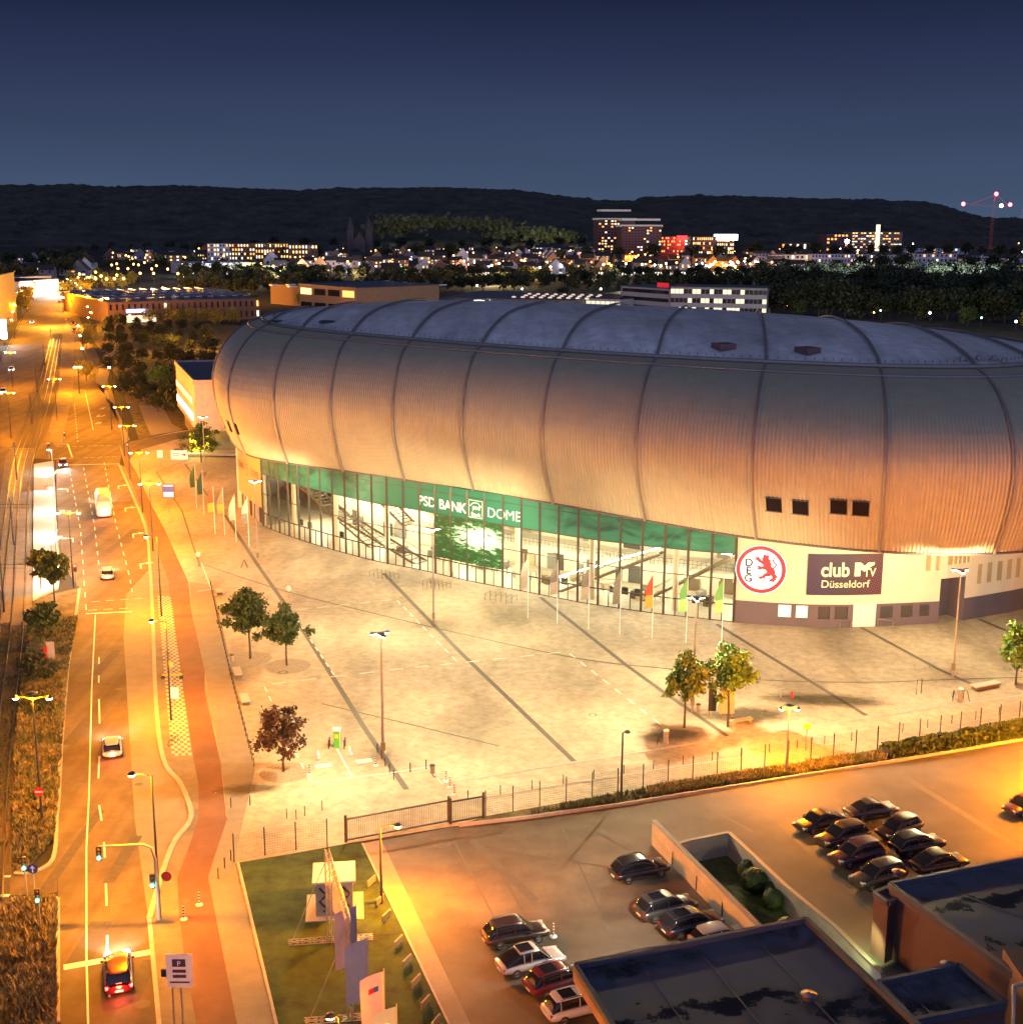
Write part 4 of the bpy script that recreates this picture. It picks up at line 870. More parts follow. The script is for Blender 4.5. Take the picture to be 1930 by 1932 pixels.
lamp(720, 1706, 'short lamp post at the edge of the corner lawn beside the lower car park', 6.3, 1, lit=True, data=PKC, rz=PI, armL=1.1)
lamp(1483, 1455, 'short double-headed lamp in the planted verge in front of the fence', 6.1, 2, data=PKL, armL=.5, pm=pole_m)
lamp(1172, 1505, 'short unlit lamp post in the fence line beside the plaza', 6.1, 1, rz=PI, lit=False, armL=.2)
PKB = PKL.copy(); PKB.energy = 2500
q = P(640, 1921, 6.3); t_ = lamp(640, 1921, 'short lamp glowing at the bottom edge of the corner lawn', 6.3, 1, data=PKB, armL=.3); t_.location = (q.x, q.y, .06)
for x, y, p_ in ((1990, 1500, 45000), (2040, 1440, 40000), (890, 2330, 24000), (1700, 1395, 0)):
    if p_: d = PKL.copy(); d.energy = p_; lamp(x, y, 'unseen car park lamp added to fill the lots with orange light', 6.3, 1, data=d)  # lamps out of view, added to spread orange fill over the lots
# ============================================================ trees
def leafmat(name, a, b): return mat(name, a, .6, var=.35, scale=1.3, col2=b, detail=3)
leaf_g = leafmat('green leaves', (.02, .042, .008), (.055, .085, .015)); leaf_a = leafmat('yellowing leaves', (.04, .095, .012), (.15, .19, .025)); leaf_r = leafmat('red brown leaves', (.035, .022, .01), (.10, .05, .02))
leaf_d = leafmat('dark leaves', (.014, .022, .008), (.035, .045, .014)); leaf_y = leafmat('pale green leaves', (.05, .12, .015), (.12, .22, .03)); leaf_s = leafmat('scrub leaves', (.016, .026, .008), (.04, .055, .018))
bark = mat('bark', (.07, .055, .04), .9, var=.3, scale=3)
def crown_mesh(seed, rx, rz_, z0, nl, ls, clumps=34, cone=.35, gauss=.22):
    R = random.Random(seed); mb = MB(); cs = []
    for i in range(clumps):
        while 1:
            v = Vector((R.uniform(-1, 1), R.uniform(-1, 1), R.uniform(-1, 1)))
            if .35 < v.length < 1: break
        sc = 1-cone*max(0, v.z); k = R.uniform(.62, 1.22); cs.append(Vector((v.x*rx*sc*k, v.y*rx*sc*k, z0+rz_*(1+v.z*k))))
    for i in range(nl):
        c = cs[i % clumps]; p = c+Vector((R.gauss(0, rx*gauss), R.gauss(0, rx*gauss), R.gauss(0, rz_*gauss*.75)))
        n = Vector((R.uniform(-1, 1), R.uniform(-1, 1), R.uniform(-.2, 1))).normalized(); a = n.orthogonal().normalized(); a.rotate(Matrix.Rotation(R.uniform(0, 6.3), 3, n)); b = n.cross(a); l = ls*R.uniform(.6, 1.3)
        mb.add([p-a*l*.5, p+b*l*.32, p+a*l*.5, p-b*l*.32], [(0, 1, 2, 3)])
    return mb
def trunk_mesh(seed, h, r, z0, rx, rz_):
    R = random.Random(seed); mb = MB(); mb.tube([(0, 0, -.05), (.03, 0, z0*.5), (-.04, .02, z0), (0, .05, z0+rz_*1.3)], [r, r*.8, r*.7, r*.2], 7)
    for i in range(9):
        a = i*2.4; z = z0*.9+rz_*R.uniform(0, .9); mb.tube([(0, 0, z), (math.cos(a)*rx*.4, math.sin(a)*rx*.4, z+rz_*.35), (math.cos(a)*rx*.75, math.sin(a)*rx*.75, z+rz_*.6)], [r*.35, r*.2, r*.06], 5)
    return mb
def tree(x, y, label, h, w, tz, lm, seed, nl=2600, ls=.40, name='plaza_tree', cat='tree', group='young trees on the plaza', z=.05, world=None, cone=.5, clumps=46):
    t = thing(name, label, cat, world or P(x, y, z), seed*1.3, group)
    crown_mesh(seed, w/2*.85, (h-tz)/2*.9, tz, int(nl*1.5), ls, clumps, cone, .12).build('crown', lm, t); trunk_mesh(seed, h, .13*h/8, tz, w/2, (h-tz)/2).build('trunk', bark, t); return t
tree(472, 1243, 'tall dark green tree, left one of the pair on the plaza beside the footpath', 9.2, 6.2, 2.9, leaf_g, 1, 3600)
tree(541, 1256, 'dark green tree, right one of the touching pair in round cobbled discs', 7.6, 5.6, 2.7, leaf_g, 2, 3000)
tree(535, 1456, 'sparse red-brown tree in a cobbled disc near the charging bays', 8.0, 5.4, 1.6, leaf_r, 3, 1900, clumps=48)
tree(1291, 1373, 'yellowing tree, left of the pair on a dark damp patch', 8.4, 4.9, 3.0, leaf_a, 4, 3000)
tree(1373, 1371, 'green tree over a pale bench, right of the autumn pair', 9.2, 5.4, 3.2, leaf_y, 5, 3000)
tree(1916, 1292, 'bright green tree at the right edge of the plaza', 7.8, 5.0, 2.4, leaf_y, 6, 2600)
tree(380, 872, 'lone green tree beside the white billboard with a red arrow', 9.0, 8.2, 2.2, leaf_g, 7, 2600)
tree(104, 1143, 'street tree at the end of the tram platform', 7.8, 5.2, 3.4, leaf_g, 8, 2600, group='trees in the grassy median')
tree(78, 1114, 'small street tree behind the tree at the end of the tram platform', 6.2, 3.4, 3.0, leaf_g, 9, 1600, group='trees in the grassy median')
tree(84, 1208, 'dark bushy tree in the median between tram track and road', 5.5, 5.0, 1.0, leaf_g, 10, 2200, group='trees in the grassy median')
tree(72, 1290, 'low dark bush-like tree in the median near the metal cabinet', 3.8, 4.4, .4, leaf_d, 11, 2000, group='trees in the grassy median')
# tufted grass and low plants: uncountable
def tufts(name, poly_px, n, hgt, m, seed, z=.06, wd=.05):
    R = random.Random(seed); pts = [P(*q) for q in poly_px]; xs_ = [p.x for p in pts]; ys_ = [p.y for p in pts]; mb = MB(); k = 0; tries = 0
    def inside(x, y):
        c = False; j = len(pts)-1
        for i in range(len(pts)):
            a, b = pts[i], pts[j]
            if (a.y > y) != (b.y > y) and x < (b.x-a.x)*(y-a.y)/(b.y-a.y)+a.x: c = not c
            j = i
        return c
    while k < n and tries < n*20:
        tries += 1; x, y = R.uniform(min(xs_), max(xs_)), R.uniform(min(ys_), max(ys_))
        if not inside(x, y): continue
        if noise.noise(Vector((x*.25, y*.25, seed))) < -.12 and R.random() < .85: continue
        k += 1; hh = hgt*R.uniform(.4, 1.2)
        for j in range(5):
            a = R.uniform(0, 6.28); r = hh*.5; dx, dy = math.cos(a), math.sin(a); w_ = wd+hh*.07
            mb.add([(x-dy*w_, y+dx*w_, z), (x+dy*w_, y-dx*w_, z), (x+dx*r, y+dy*r, z+hh*R.uniform(.7, 1))], [(0, 1, 2)])
    o = mb.build(name, m); o['kind'] = 'stuff'; return tag(o, {'g': 1} and name.replace('_', ' ')+' in uneven tufts', name.split('_')[-1], kind='stuff')
straw = leafmat('dry grass blades', (.11, .09, .03), (.30, .24, .08)); gblade = leafmat('green blades', (.03, .05, .015), (.09, .11, .03))
medp = [(75, 1180), (146, 1165), (128, 1260), (116, 1400), (110, 1500), (100, 1590), (50, 1640), (28, 1645), (25, 1593), (30, 1400), (45, 1250)]
tufts('median_wild_grass', medp, 7000, .55, straw, 3); tufts('median_green_plants', medp, 3500, .6, gblade, 4)
endp = [(25, 1705), (104, 1700), (104, 2050), (-40, 2050), (-30, 1760)]
tufts('front_median_grass', endp, 5000, .6, straw, 5); tufts('front_median_shrubs', endp, 3500, .9, straw, 6)  # shrubs take the bright straw colour in place of lamp light
tufts('verge_grass', [(1000, 1537), (1222, 1490), (1400, 1461), (1672, 1418), (1672, 1438), (1402, 1481), (1178, 1517), (1000, 1543)], 5000, .45, gblade, 7, .1)
tufts('verge_dry_grass', [(1222, 1492), (1400, 1463), (1672, 1422), (1672, 1438), (1402, 1481), (1222, 1508)], 3000, .5, straw, 8, .1)
tufts('track_grass', [(-30, 1180), (60, 1175), (26, 1400), (15, 1600), (-40, 1600)], 3500, .16, gblade, 9, .05)
hm = MB(); R = random.Random(5)
hp = [P(1672, 1428), P(1800, 1408), P(1926, 1381), P(2250, 1322)]
for i in range(9000):
    u = R.random()*3; k = int(u); c = hp[k].lerp(hp[k+1], u-k); d = (hp[k+1]-hp[k]).normalized(); n = Vector((-d.y, d.x, 0)); a = R.uniform(0, PI); rr = R.uniform(.6, 1)*(1+.2*noise.noise(c*.5))
    p = c+n*math.cos(a)*1.3*rr+Vector((0, 0, .15+math.sin(a)*1.25*rr)); v = Vector((R.uniform(-1, 1), R.uniform(-1, 1), R.uniform(-1, 1))).normalized(); b = v.orthogonal()*.2; e = v.cross(b); hm.add([p-b, p+e*.6, p+b, p-e*.6], [(0, 1, 2, 3)])
hb_ = thing('hedge', 'long clipped hedge in the planted verge at the right of the fence', 'hedge', (0, 0, 0)); hm.build('foliage', leaf_g, hb_)
mb = MB()
for i in range(3): mb.beam(hp[i]+Vector((0, 0, .5)), hp[i+1]+Vector((0, 0, .5)), 1.7, .95)
mb.build('branches', mat('hedge twigs', (.02, .022, .01), .9), hb_)
def ballshrub(x, y, r, label):
    t = thing('ball_shrub', label, 'shrub', P(x, y, 0)+Vector((0, 0, 0)), 0, 'clipped ball shrubs in the sunken garden'); q = P(x, y, GD+r); t.location = (q.x, q.y, GD)
    mb = MB(); R = random.Random(int(x)); mb.ball((0, 0, r), r*.88, 8); 
    for i in range(900):
        v = Vector((R.gauss(0, 1), R.gauss(0, 1), R.gauss(0, 1))).normalized(); p = v*r*R.uniform(.9, 1.04)+Vector((0, 0, r)); b = v.orthogonal()*.11; b.rotate(Matrix.Rotation(R.random()*6, 3, v)); e = v.cross(b); mb.add([p-b, p+e*.6+v*.03, p+b, p-e*.6], [(0, 1, 2, 3)])
    mb.build('foliage', leaf_g, t)
for x, y, r, l in ((1409, 1641, .75, 'farthest clipped ball shrub in the sunken garden'), (1421, 1661, 1.0, 'largest clipped ball shrub in the sunken garden'), (1445, 1668, .72, 'middle ball shrub against the low concrete parapet'), (1460, 1679, .7, 'small ball shrub just behind the nearest one'), (1458, 1697, .8, 'nearest ball shrub in the sunken garden'), (1483, 1752, .8, 'shadowed ball shrub near the dark roof corner')): ballshrub(x, y, r, l)
# ============================================================ cars
glassd = mat('car glass', (.012, .013, .018), .06, var=.05, spec=.8); tyre_m = mat('tyre', (.02, .02, .02), .85); rim_m = mat('alloy rim', (.5, .5, .5), .3, metal=.8)
hl_m = mat('headlamp', (.6, .6, .6), .1, spec=1); tl_m = mat('tail lamp', (.35, .01, .01), .2); chrome = mat('bright trim', (.6, .6, .6), .15, metal=1)
whpl = mat('number plate', (.6, .6, .58), .5)
def paint(name, c):
    m = mat('paint '+name, c, .28, metal=.25, var=.04, spec=.7); m.node_tree.nodes['Principled BSDF'].inputs['Coat Weight'].default_value = .8; m.node_tree.nodes['Principled BSDF'].inputs['Coat Roughness'].default_value = .06; return m
def loft(mb, secs, n=16, ex=3.2, caps=True):
    "secs: (x, halfwidth, z0, z1)"
    vs = []; fs = []
    for x, w, z0, z1 in secs:
        for k in range(n):
            a = 2*PI*(k+.5)/n; c, s = math.cos(a), math.sin(a); vs.append((x, w*abs(c)**(2/ex)*(1 if c > 0 else -1), (z0+z1)/2+(z1-z0)/2*abs(s)**(2/ex)*(1 if s > 0 else -1)))
    for i in range(len(secs)-1):
        for k in range(n): fs.append((i*n+k, i*n+(k+1) % n, (i+1)*n+(k+1) % n, (i+1)*n+k))
    mb.add(vs, fs, True)
    if caps: mb.add(vs[:n], [tuple(range(n))]); mb.add(vs[-n:], [tuple(range(n))[::-1]])
def car_mesh(kind):
    "front is +x"
    suv = kind == 'suv'; L, Wd_, H = {'suv': (4.65, 1.88, 1.66), 'sedan': (4.7, 1.84, 1.44), 'coupe': (4.7, 1.92, 1.6), 'hatch': (4.3, 1.8, 1.5)}[kind]
    l = L/2; w = Wd_/2; zb = .95 if suv else .86; hz = zb-.02 if suv else .80
    body = MB(); loft(body, [(-l, w*.86, .40, zb-.06), (-l+.1, w*.95, .32, zb+.0), (-l+.5, w, .26, zb+.04), (-.6, w, .24, zb+.04), (.55, w, .24, zb+.03), (l-1.15, w*.99, .24, hz+.06), (l-.45, w*.98, .26, hz-.03), (l-.12, w*.93, .30, hz-.12), (l, w*.84, .38, hz-.24)])
    rear = {'suv': -l+.15, 'sedan': -l+.75, 'coupe': -l+.25, 'hatch': -l+.18}[kind]; rt_ = {'suv': .55, 'sedan': 1.05, 'coupe': 1.25, 'hatch': .55}[kind]
    gh = MB(); z = zb-.02; loft(gh, [(rear, w*.84, z-.1, z+.08), (rear+rt_*.5, w*.84, z-.1, (z+H)/2+.08), (rear+rt_, w*.8, z-.1, H-.05), (-.3, w*.79, z-.1, H-.0), (.25, w*.79, z-.1, H-.04), (.75, w*.82, z-.1, (z+H)/2+.06), (1.22, w*.86, z-.1, z+.04)], ex=4.5)
    roof_ = MB(); loft(roof_, [(rear+rt_-.18, w*.60, H-.16, H-.06), (rear+rt_+.1, w*.70, H-.11, H-.0), (-.3, w*.74, H-.08, H+.03), (.2, w*.72, H-.12, H+.0), (.42, w*.66, H-.18, H-.10)], ex=4)
    return L, w, H, zb, body, gh, roof_, hz, rear, rt_
PROTO = {}
def car(rear_px, front_px, kind, pm, label, group, rails=False, lit=False, pname='parked_car', sunroof=False, lights_on=False):
    a, b = P(*rear_px), P(*front_px); d = (b-a); d.z = 0; d.normalize(); n = Vector((-d.y, d.x, 0))
    if n.y < 0: n = -n
    L, w, H, zb, body, gh, roof_, hz, rear, rt_ = car_mesh(kind)
    c = (a+b)/2+n*(w-.1); c.z = .06
    t = thing(pname, label, 'car', c, math.atan2(d.y, d.x), group)
    if kind not in PROTO: PROTO[kind] = {}
    D_ = PROTO[kind]
    def part(nm, mb, m, par=None, key=None):
        key = (key or nm, m.name)
        if key in D_: o = bpy.data.objects.new(nm, D_[key]); COL.objects.link(o); o.parent = par or t; return o
        o = mb.build(nm, m, par or t); D_[key] = o.data; return o
    part('body', body, pm); g = part('windows', gh, glassd); part('roof', roof_, pm)
    mb = MB()
    for x, ww, z in ((.78, w*.83, 0), (-.25, w*.82, 0), (rear+rt_+.05, w*.80, 0)):
        for s in (-1, 1): mb.beam((x+(.35 if x > .5 else 0), s*ww*1.02, zb), (x-(.35 if x > .5 else .02), s*ww*.93, H-.08), .07, .05)
    part('pillars', mb, pm)
    for i, (sx_, sy) in enumerate(((1, 1), (1, -1), (-1, 1), (-1, -1))):
        x = sx_*L*.30-(.02 if sx_ < 0 else -.03); mb = MB(); r = .34; y = sy*(w-.1)
        mb.lathe([(.18, -.11), (r-.03, -.12), (r, -.08), (r, .08), (r-.03, .12), (.18, .11)], 16); 
        mb.v = [(x+v[0], y+v[2], r+v[1]) for v in mb.v]; wh = part('wheel', mb, tyre_m, key='w%d' % i)
        mb = MB(); mb.lathe([(.01, -.10), (.2, -.09), (.23, -.115), (.23, .115), (.2, .09), (.01, .10)], 10); mb.v = [(x+v[0], y+v[2]*1.06, r+v[1]) for v in mb.v]; part('rim', mb, rim_m, wh, 'r%d' % i)
    hm_ = glow('car headlight glow', (1, .93, .85), 60, False) if lights_on else hl_m; tm_ = glow('tail light glow', (1, .04, .03), 25, False) if lights_on else tl_m
    for s in (-1, 1):
        mb = MB(); mb.box((L/2-.22, s*w*.66, hz-.2), (.34, .36, .14), -s*.35); part('headlight', mb, hm_, key='h%d' % s)
        mb = MB(); mb.box((-L/2+.09, s*w*.68, zb-.17), (.16, .42, .15), s*.15); part('tail_light', mb, tm_, key='t%d' % s)
        mb = MB(); mb.ball((.82, s*(w+.08), zb+.06), .12, 6, .7); part('mirror', mb, pm, key='m%d' % s)
        if rails: mb = MB(); mb.tube([(rear+rt_+.1, s*w*.7, H-.02), (rear+rt_+.3, s*w*.7, H+.06), (.1, s*w*.7, H+.06), (.35, s*w*.68, H-.08)], .025, 5); part('roof_rail', mb, chrome, key='rr%d' % s)
    mb = MB(); mb.box((-L/2-.0, 0, zb-.42), (.08, .52, .12)); part('number_plate', mb, whpl)
    mb = MB(); mb.tube([(-L/2+.5, w*1.0, .3), (L/2-.9, w*1.0, .3)], .06, 4); mb.tube([(-L/2+.5, -w*1.0, .3), (L/2-.9, -w*1.0, .3)], .06, 4); part('sill', mb, tyre_m)
    mb = MB(); mb.box((L/2-.04, 0, hz-.36), (.1, w*.9, .2)); part('grille', mb, mat('dark metal', (.05, .05, .055), .5))
    mb = MB(); mb.tube([(1.15, w*.86, zb+.04), (.3, w*.86, zb+.06), (rear+.3, w*.86, zb+.06)], .02, 4); mb.tube([(1.15, -w*.86, zb+.04), (.3, -w*.86, zb+.06), (rear+.3, -w*.86, zb+.06)], .02, 4); part('window_trim', mb, chrome)
    if sunroof: mb = MB(); mb.box(((rear+rt_-.1)/2, 0, H+.03), (1.0, w*1.05, .02)); part('sunroof', mb, glassd)
    if lights_on:
        light('headlight_beam', 'SPOT', (L/2+.05, 0, .7), 5000, (1, .78, .62), t, .3, math.radians(95), (L/2+12, 0, -1)); light('tail_glow', 'POINT', (-L/2-.3, 0, .7), 250, (1, .12, .05), t, .2)
    return t
blk_p, gry_p, slv_p, red_p, wht_p, pur_p, brn_p, blu_p = paint('black', (.012, .011, .014)), paint('dark grey', (.05, .052, .056)), paint('silver', (.42, .42, .44)), paint('dark red', (.12, .008, .014)), paint('white', (.62, .62, .64)), paint('aubergine', (.06, .015, .04)), paint('brown', (.035, .02, .014)), paint('midnight', (.012, .016, .03))
GL, GR = 'cars parked in the lower car park', 'cars parked in two rows in the upper car park'
car((941, 1795), (1017, 1781), 'suv', brn_p, 'black-brown off-roader, farthest of the four beside the dark roof', GL, True)
car((971, 1849), (1050, 1829), 'coupe', slv_p, 'silver coupe with dark sunroof between the dark off-roader and the red car', GL, sunroof=True)
car((1028, 1889), (1104, 1866), 'suv', red_p, 'dark red off-roader with roof rails parked between the two pale cars', GL, True, sunroof=True)
car((1061, 1938), (1142, 1917), 'suv', wht_p, 'white off-roader at the bottom edge, nearest of the four', GL, True, sunroof=True)
car((1183, 1671), (1248, 1657), 'suv', blk_p, 'black off-roader parked alone nearest the far end of the concrete wall', GL, True)
car((1233, 1745), (1301, 1728), 'suv', gry_p, 'dark grey off-roader, middle of the three beside the concrete wall', GL, True, sunroof=True)
car((1283, 1777), (1349, 1760), 'suv', blu_p, 'midnight blue off-roader beside the grey one, partly behind the roof edge', GL, True, sunroof=True)
def rcar(px, heading, kind, pm, label, **k):
    "px: body centre on the ground; heading as a second point the nose aims at"
    a = P(*px); b = P(*heading); d = (b-a).normalized(); n = Vector((-d.y, d.x, 0))
    if n.y < 0: n = -n
    w = .84; a2 = a-n*w; b2 = a2+d; f = a2-d
    t = car(px, (px[0]+1, px[1]), kind, pm, label, GR, **k); t.location = (a.x, a.y, .06); t.rotation_euler[2] = math.atan2(d.y, d.x); return t
rcar((1546, 1563), (1500, 1575), 'sedan', blk_p, 'black saloon, farthest car of the left row in the upper car park')
rcar((1588, 1592), (1542, 1604), 'suv', brn_p, 'dark estate, second from the far end of the left row')
rcar((1614, 1626), (1564, 1640), 'suv', pur_p, 'dark plum off-roader, third in the left row', rails=True)
rcar((1656, 1667), (1604, 1682), 'suv', gry_p, 'dark grey off-roader with green-lit flank, nearest in the left row')
rcar((1642, 1540), (1690, 1532), 'sedan', gry_p, 'grey saloon with pale rear window, farthest of the right row')
rcar((1695, 1575), (1652, 1590), 'hatch', brn_p, 'small brown hatchback second in the right row, nose to the left')
rcar((1729, 1607), (1780, 1596), 'suv', blk_p, 'black off-roader, third in the right row beside the hatchback', rails=True)
rcar((1771, 1641), (1823, 1630), 'coupe', brn_p, 'brown coupe, nearest of the right row by the tall brown building', sunroof=False)
rcar((1934, 1532), (1880, 1548), 'hatch', pur_p, 'purple hatchback standing alone at the right edge of the picture')
car((1335, 1802), (1400, 1786), 'hatch', slv_p, 'pale car almost wholly hidden behind the dark roof edge', GL)
# road traffic (the light streaks belong to these)
def rd(x, y, x2, y2, kind, pm, label, **k):
    t = car((x, y), (x2, y2), kind, pm, label, 'cars on the avenue', pname='moving_car', lights_on=True, **k); a, b = P(x, y), P(x2, y2); d = (b-a).normalized(); t.location = (a.x, a.y, .06); t.rotation_euler[2] = math.atan2(d.y, d.x); return t
rd(203, 1090, 200, 1040, 'hatch', wht_p, 'white car with bright lights driving away in the middle lane behind the bus')
rd(212, 1420, 208, 1350, 'hatch', slv_p, 'silver car with glowing lights in the lane beside the bus bay')
rd(224, 1850, 219, 1760, 'suv', red_p, 'red car with glowing tail lights crossing the stop line in front')
rd(119, 880, 122, 900, 'hatch', red_p, 'small red car waiting at the head of the left-turn lane')
for i, (x, y, x2, y2) in enumerate([(22, 700, 12, 722), (6, 742, 2, 760), (60, 610, 55, 622), (122, 566, 126, 574), (138, 612, 134, 600), (140, 625, 136, 612), (112, 572, 108, 565)]):
    t = rd(x, y, x2, y2, 'hatch', wht_p if i < 4 else blk_p, ['nearest', 'second', 'third', 'fourth', 'fifth', 'sixth', 'last'][i]+' of the small far cars with lights on the distant avenue')
    for c in list(t.children):
        if c.type == 'LIGHT': bpy.data.objects.remove(c)
# bus
def bus(x, y, x2, y2, label):
    a, b = P(x, y), P(x2, y2); d = (b-a).normalized(); t = thing('city_bus', label, 'bus', (a.x, a.y, .06), math.atan2(d.y, d.x))
    mb = MB(); loft(mb, [(-6, 1.15, .4, 2.9), (-5.85, 1.26, .32, 3.0), (5.8, 1.26, .32, 3.0), (6, 1.18, .45, 2.85)], ex=7); mb.build('body', paint('bus white', (.6, .56, .52)), t)
    wm = mat('bus window lit', (.7, .6, .4), .3, emis=(1, .85, .6), es=3)
    for s in (-1, 1):
        for k in range(6): mb = MB(); mb.box((-4.6+k*1.8, s*1.265, 1.95), (1.55, .03, .95)); mb.build('side_window', wm, t)
        for x_ in (-3.6, 3.6):
            mb = MB(); mb.lathe([(.2, -.13), (.46, -.12), (.46, .12), (.2, .13)], 14); mb.v = [(x_+v[0], s*1.14+v[2], .47+v[1]) for v in mb.v]; mb.build('wheel', tyre_m, t)
        mb = MB(); mb.box((-6.0, s*.98, 1.0), (.06, .25, .5)); mb.build('tail_light', glow('tail light glow', (1, .04, .03), 25, False), t)
        mb = MB(); mb.box((6.0, s*.9, .75), (.06, .35, .25)); mb.build('headlight', glow('car headlight glow', (1, .93, .85), 60, False), t)
    mb = MB(); mb.box((-5.96, 0, 2.1), (.06, 1.9, .9)); mb.build('rear_window', glassd, t); mb = MB(); mb.box((-1, 0, 3.08), (2.4, 1.6, .25)); mb.build('roof_unit', rim_m, t)
    light('headlight_beam', 'SPOT', (6.2, 0, .8), 14000, (1, .72, .55), t, .3, math.radians(100), (22, 0, -1)); light('tail_glow', 'POINT', (-6.4, 0, 1.1), 700, (1, .2, .1), t, .3)
bus(196, 965, 191, 915, 'pale city bus with lit windows and red tail lights driving away in the middle lane')
# ============================================================ street furniture
boll = mat('bollard steel', (.06, .055, .05), .45, metal=.4); concb = mat('bench concrete', (.42, .38, .32), .8, var=.12)
mb = MB(); mb.tube([(0, 0, 0), (0, 0, .93)], .045, 6); bm0 = mb.build('bollard', boll); BM = bm0.data; bpy.data.objects.remove(bm0)
def bollard(p, label, group):
    o = bpy.data.objects.new('bollard', BM); COL.objects.link(o); o.location = (p.x, p.y, .05); tag(o, label, 'bollard', group)
def along(pts, sp):
    pts = [P(*q) for q in pts]; out = []; carry = 0
    for a, b in zip(pts[:-1], pts[1:]):
        L = (b-a).length; s = carry
        while s < L: out.append(a.lerp(b, s/L)); s += sp
        carry = s-L
    return out
for p in along([(397, 1105), (413, 1180), (437, 1285), (481, 1455)], 1.55): bollard(p, 'thin steel bollard in the row along the footpath, left of the plaza trees', 'bollards along the footpath')
for p in along([(883, 1511), (1231, 1453), (1634, 1395), (1903, 1348), (2000, 1335)], 3.05): bollard(p, 'thin steel bollard in the row just behind the car park fence', 'bollards behind the fence')
for x, y in ((436, 1525), (472, 1521), (541, 1546), (559, 1548), (575, 1541), (608, 1531), (727, 1447), (735, 1460), (743, 1472), (712, 1421), (720, 1433), (774, 1458), (804, 1452)): bollard(P(x, y), 'loose steel bollard near the charging bays', 'bollards around the charging bays')
for x, y in ((424, 1640), (436, 1625), (412, 1660), (1242, 1600)): bollard(P(x, y), 'steel bollard near the corner of the lawn', 'bollards at the lawn corner')
whp = mat('white plastic', (.8, .8, .78), .5, var=.03); redp = mat('red plastic', (.6, .03, .02), .5, var=.05)
def warnpost(x, y, label, red=False):
    t = thing('warning_post', label, 'warning post', P(x, y, .06), 0, 'striped warning posts')
    mb = MB(); mb.lathe([(.28, 0), (.26, .06), (.01, .07)], 10); mb.build('foot', whp, t)
    mb = MB(); mb.tube([(0, 0, .05), (0, 0, 1.05)], .06, 8); pp = mb.build('post', whp, t)
    mb = MB()
    for k in range(4): mb.tube([(0, 0, .18+k*.24), (0, 0, .29+k*.24)], .066, 8, cap=False)
    mb.build('stripes', redp if red else darkpole, pp)
warnpost(584, 1462, 'black and white striped post beside the red-brown tree'); warnpost(709, 1445, 'black and white striped post right of the charging station')
warnpost(841, 1474, 'red and white post, farthest of three near the gate', True); warnpost(849, 1486, 'red and white post, middle of three near the gate', True); warnpost(857, 1500, 'red and white post, nearest of three to the gate', True)
warnpost(347, 1735, 'black and white striped post beside the signal pole'); warnpost(376, 1708, 'black and white post at the small tray on the cycle path'); warnpost(1044, 1768, 'small white post standing alone in the lower car park')
def cone(x, y, label):
    t = thing('traffic_cone', label, 'cone', P(x, y, .06), 0, 'pale traffic cones'); mb = MB(); mb.box((0, 0, .04), (.5, .5, .08)); mb.lathe([(.22, .08), (.06, .85), (.01, .86)], 12); mb.build('cone_body', whp, t)
    mb = MB(); mb.lathe([(.175, .3), (.13, .5)], 12); mb.build('band', mat('mint band', (.25, .55, .4), .5), t)
cone(600, 1458-26, 'pale cone left of the green charging station'); cone(665-5, 1424, 'pale cone right of the green charging station')
t = thing('charging_station', 'bright green car charging station between two cones', 'charging station', P(636, 1410, .06))
mb = MB(); mb.box((0, 0, .85), (.55, .4, 1.7)); mb.build('cabinet', mat('charger green', (.12, .5, .05), .4, emis=(.1, .6, .1), es=.2), t)
mb = MB(); mb.box((0, 0, 1.82), (.75, .6, .22)); mb.build('top', whp, t); mb = MB(); mb.box((0, -.21, 1.2), (.35, .02, .4)); mb.build('display', mat('display yellow', (.7, .8, .1), .4), t)
mb = MB()
for s in (-1, 1): mb.tube([(s*.75, -.4, 0), (s*.75, -.4, .9)], .06, 6); mb.tube([(s*.75, .3, 0), (s*.75, .3, .9)], .06, 6)
mb.build('guard_posts', boll, t)
# benches and blocks
def block(x, y, rz, label, sz=(2.6, .9, .5), grp='concrete seat blocks beside the footpath'):
    t = thing('seat_block', label, 'bench', P(x, y, .05), rz, grp); mb = MB(); mb.box((0, 0, sz[2]-.06), (sz[0], sz[1], .12)); mb.build('seat', concb, t); mb = MB(); mb.box((0, 0, (sz[2]-.12)/2), (sz[0]-.25, sz[1]-.2, sz[2]-.12)); mb.build('base', mat('block base', (.1, .085, .06), .8), t)
ang = math.atan2(*(lambda d: (d.y, d.x))(P(455, 1300)-P(438, 1250)))
block(414, 1120, ang, 'farthest concrete seat block beside the bollard row', (1.9, .9, .5)); block(423, 1155, ang, 'concrete seat block half behind the left plaza tree', (1.9, .9, .5)); block(448, 1273, ang, 'concrete seat block just below the paired trees'); block(462, 1324, ang, 'nearest concrete seat block to the red-brown tree')
ab = math.atan2(*(lambda d: (d.y, d.x))(P(1420, 1358)-P(1372, 1366)))
t = thing('bench', 'pale concrete bench under the green tree on a damp dark patch', 'bench', P(1397, 1366, .05), ab); mb = MB(); mb.box((0, 0, .45), (2.6, .6, .12)); mb.build('seat', concb, t)
for s in (-1, 1): mb = MB(); mb.box((s*1.1, 0, .2), (.15, .5, .4)); mb.build('leg', concb, t)
block(1859, 1298, ab+.05, 'long low bench slab near the right edge of the plaza', (3.6, 1.0, .5), 'benches on the right of the plaza')
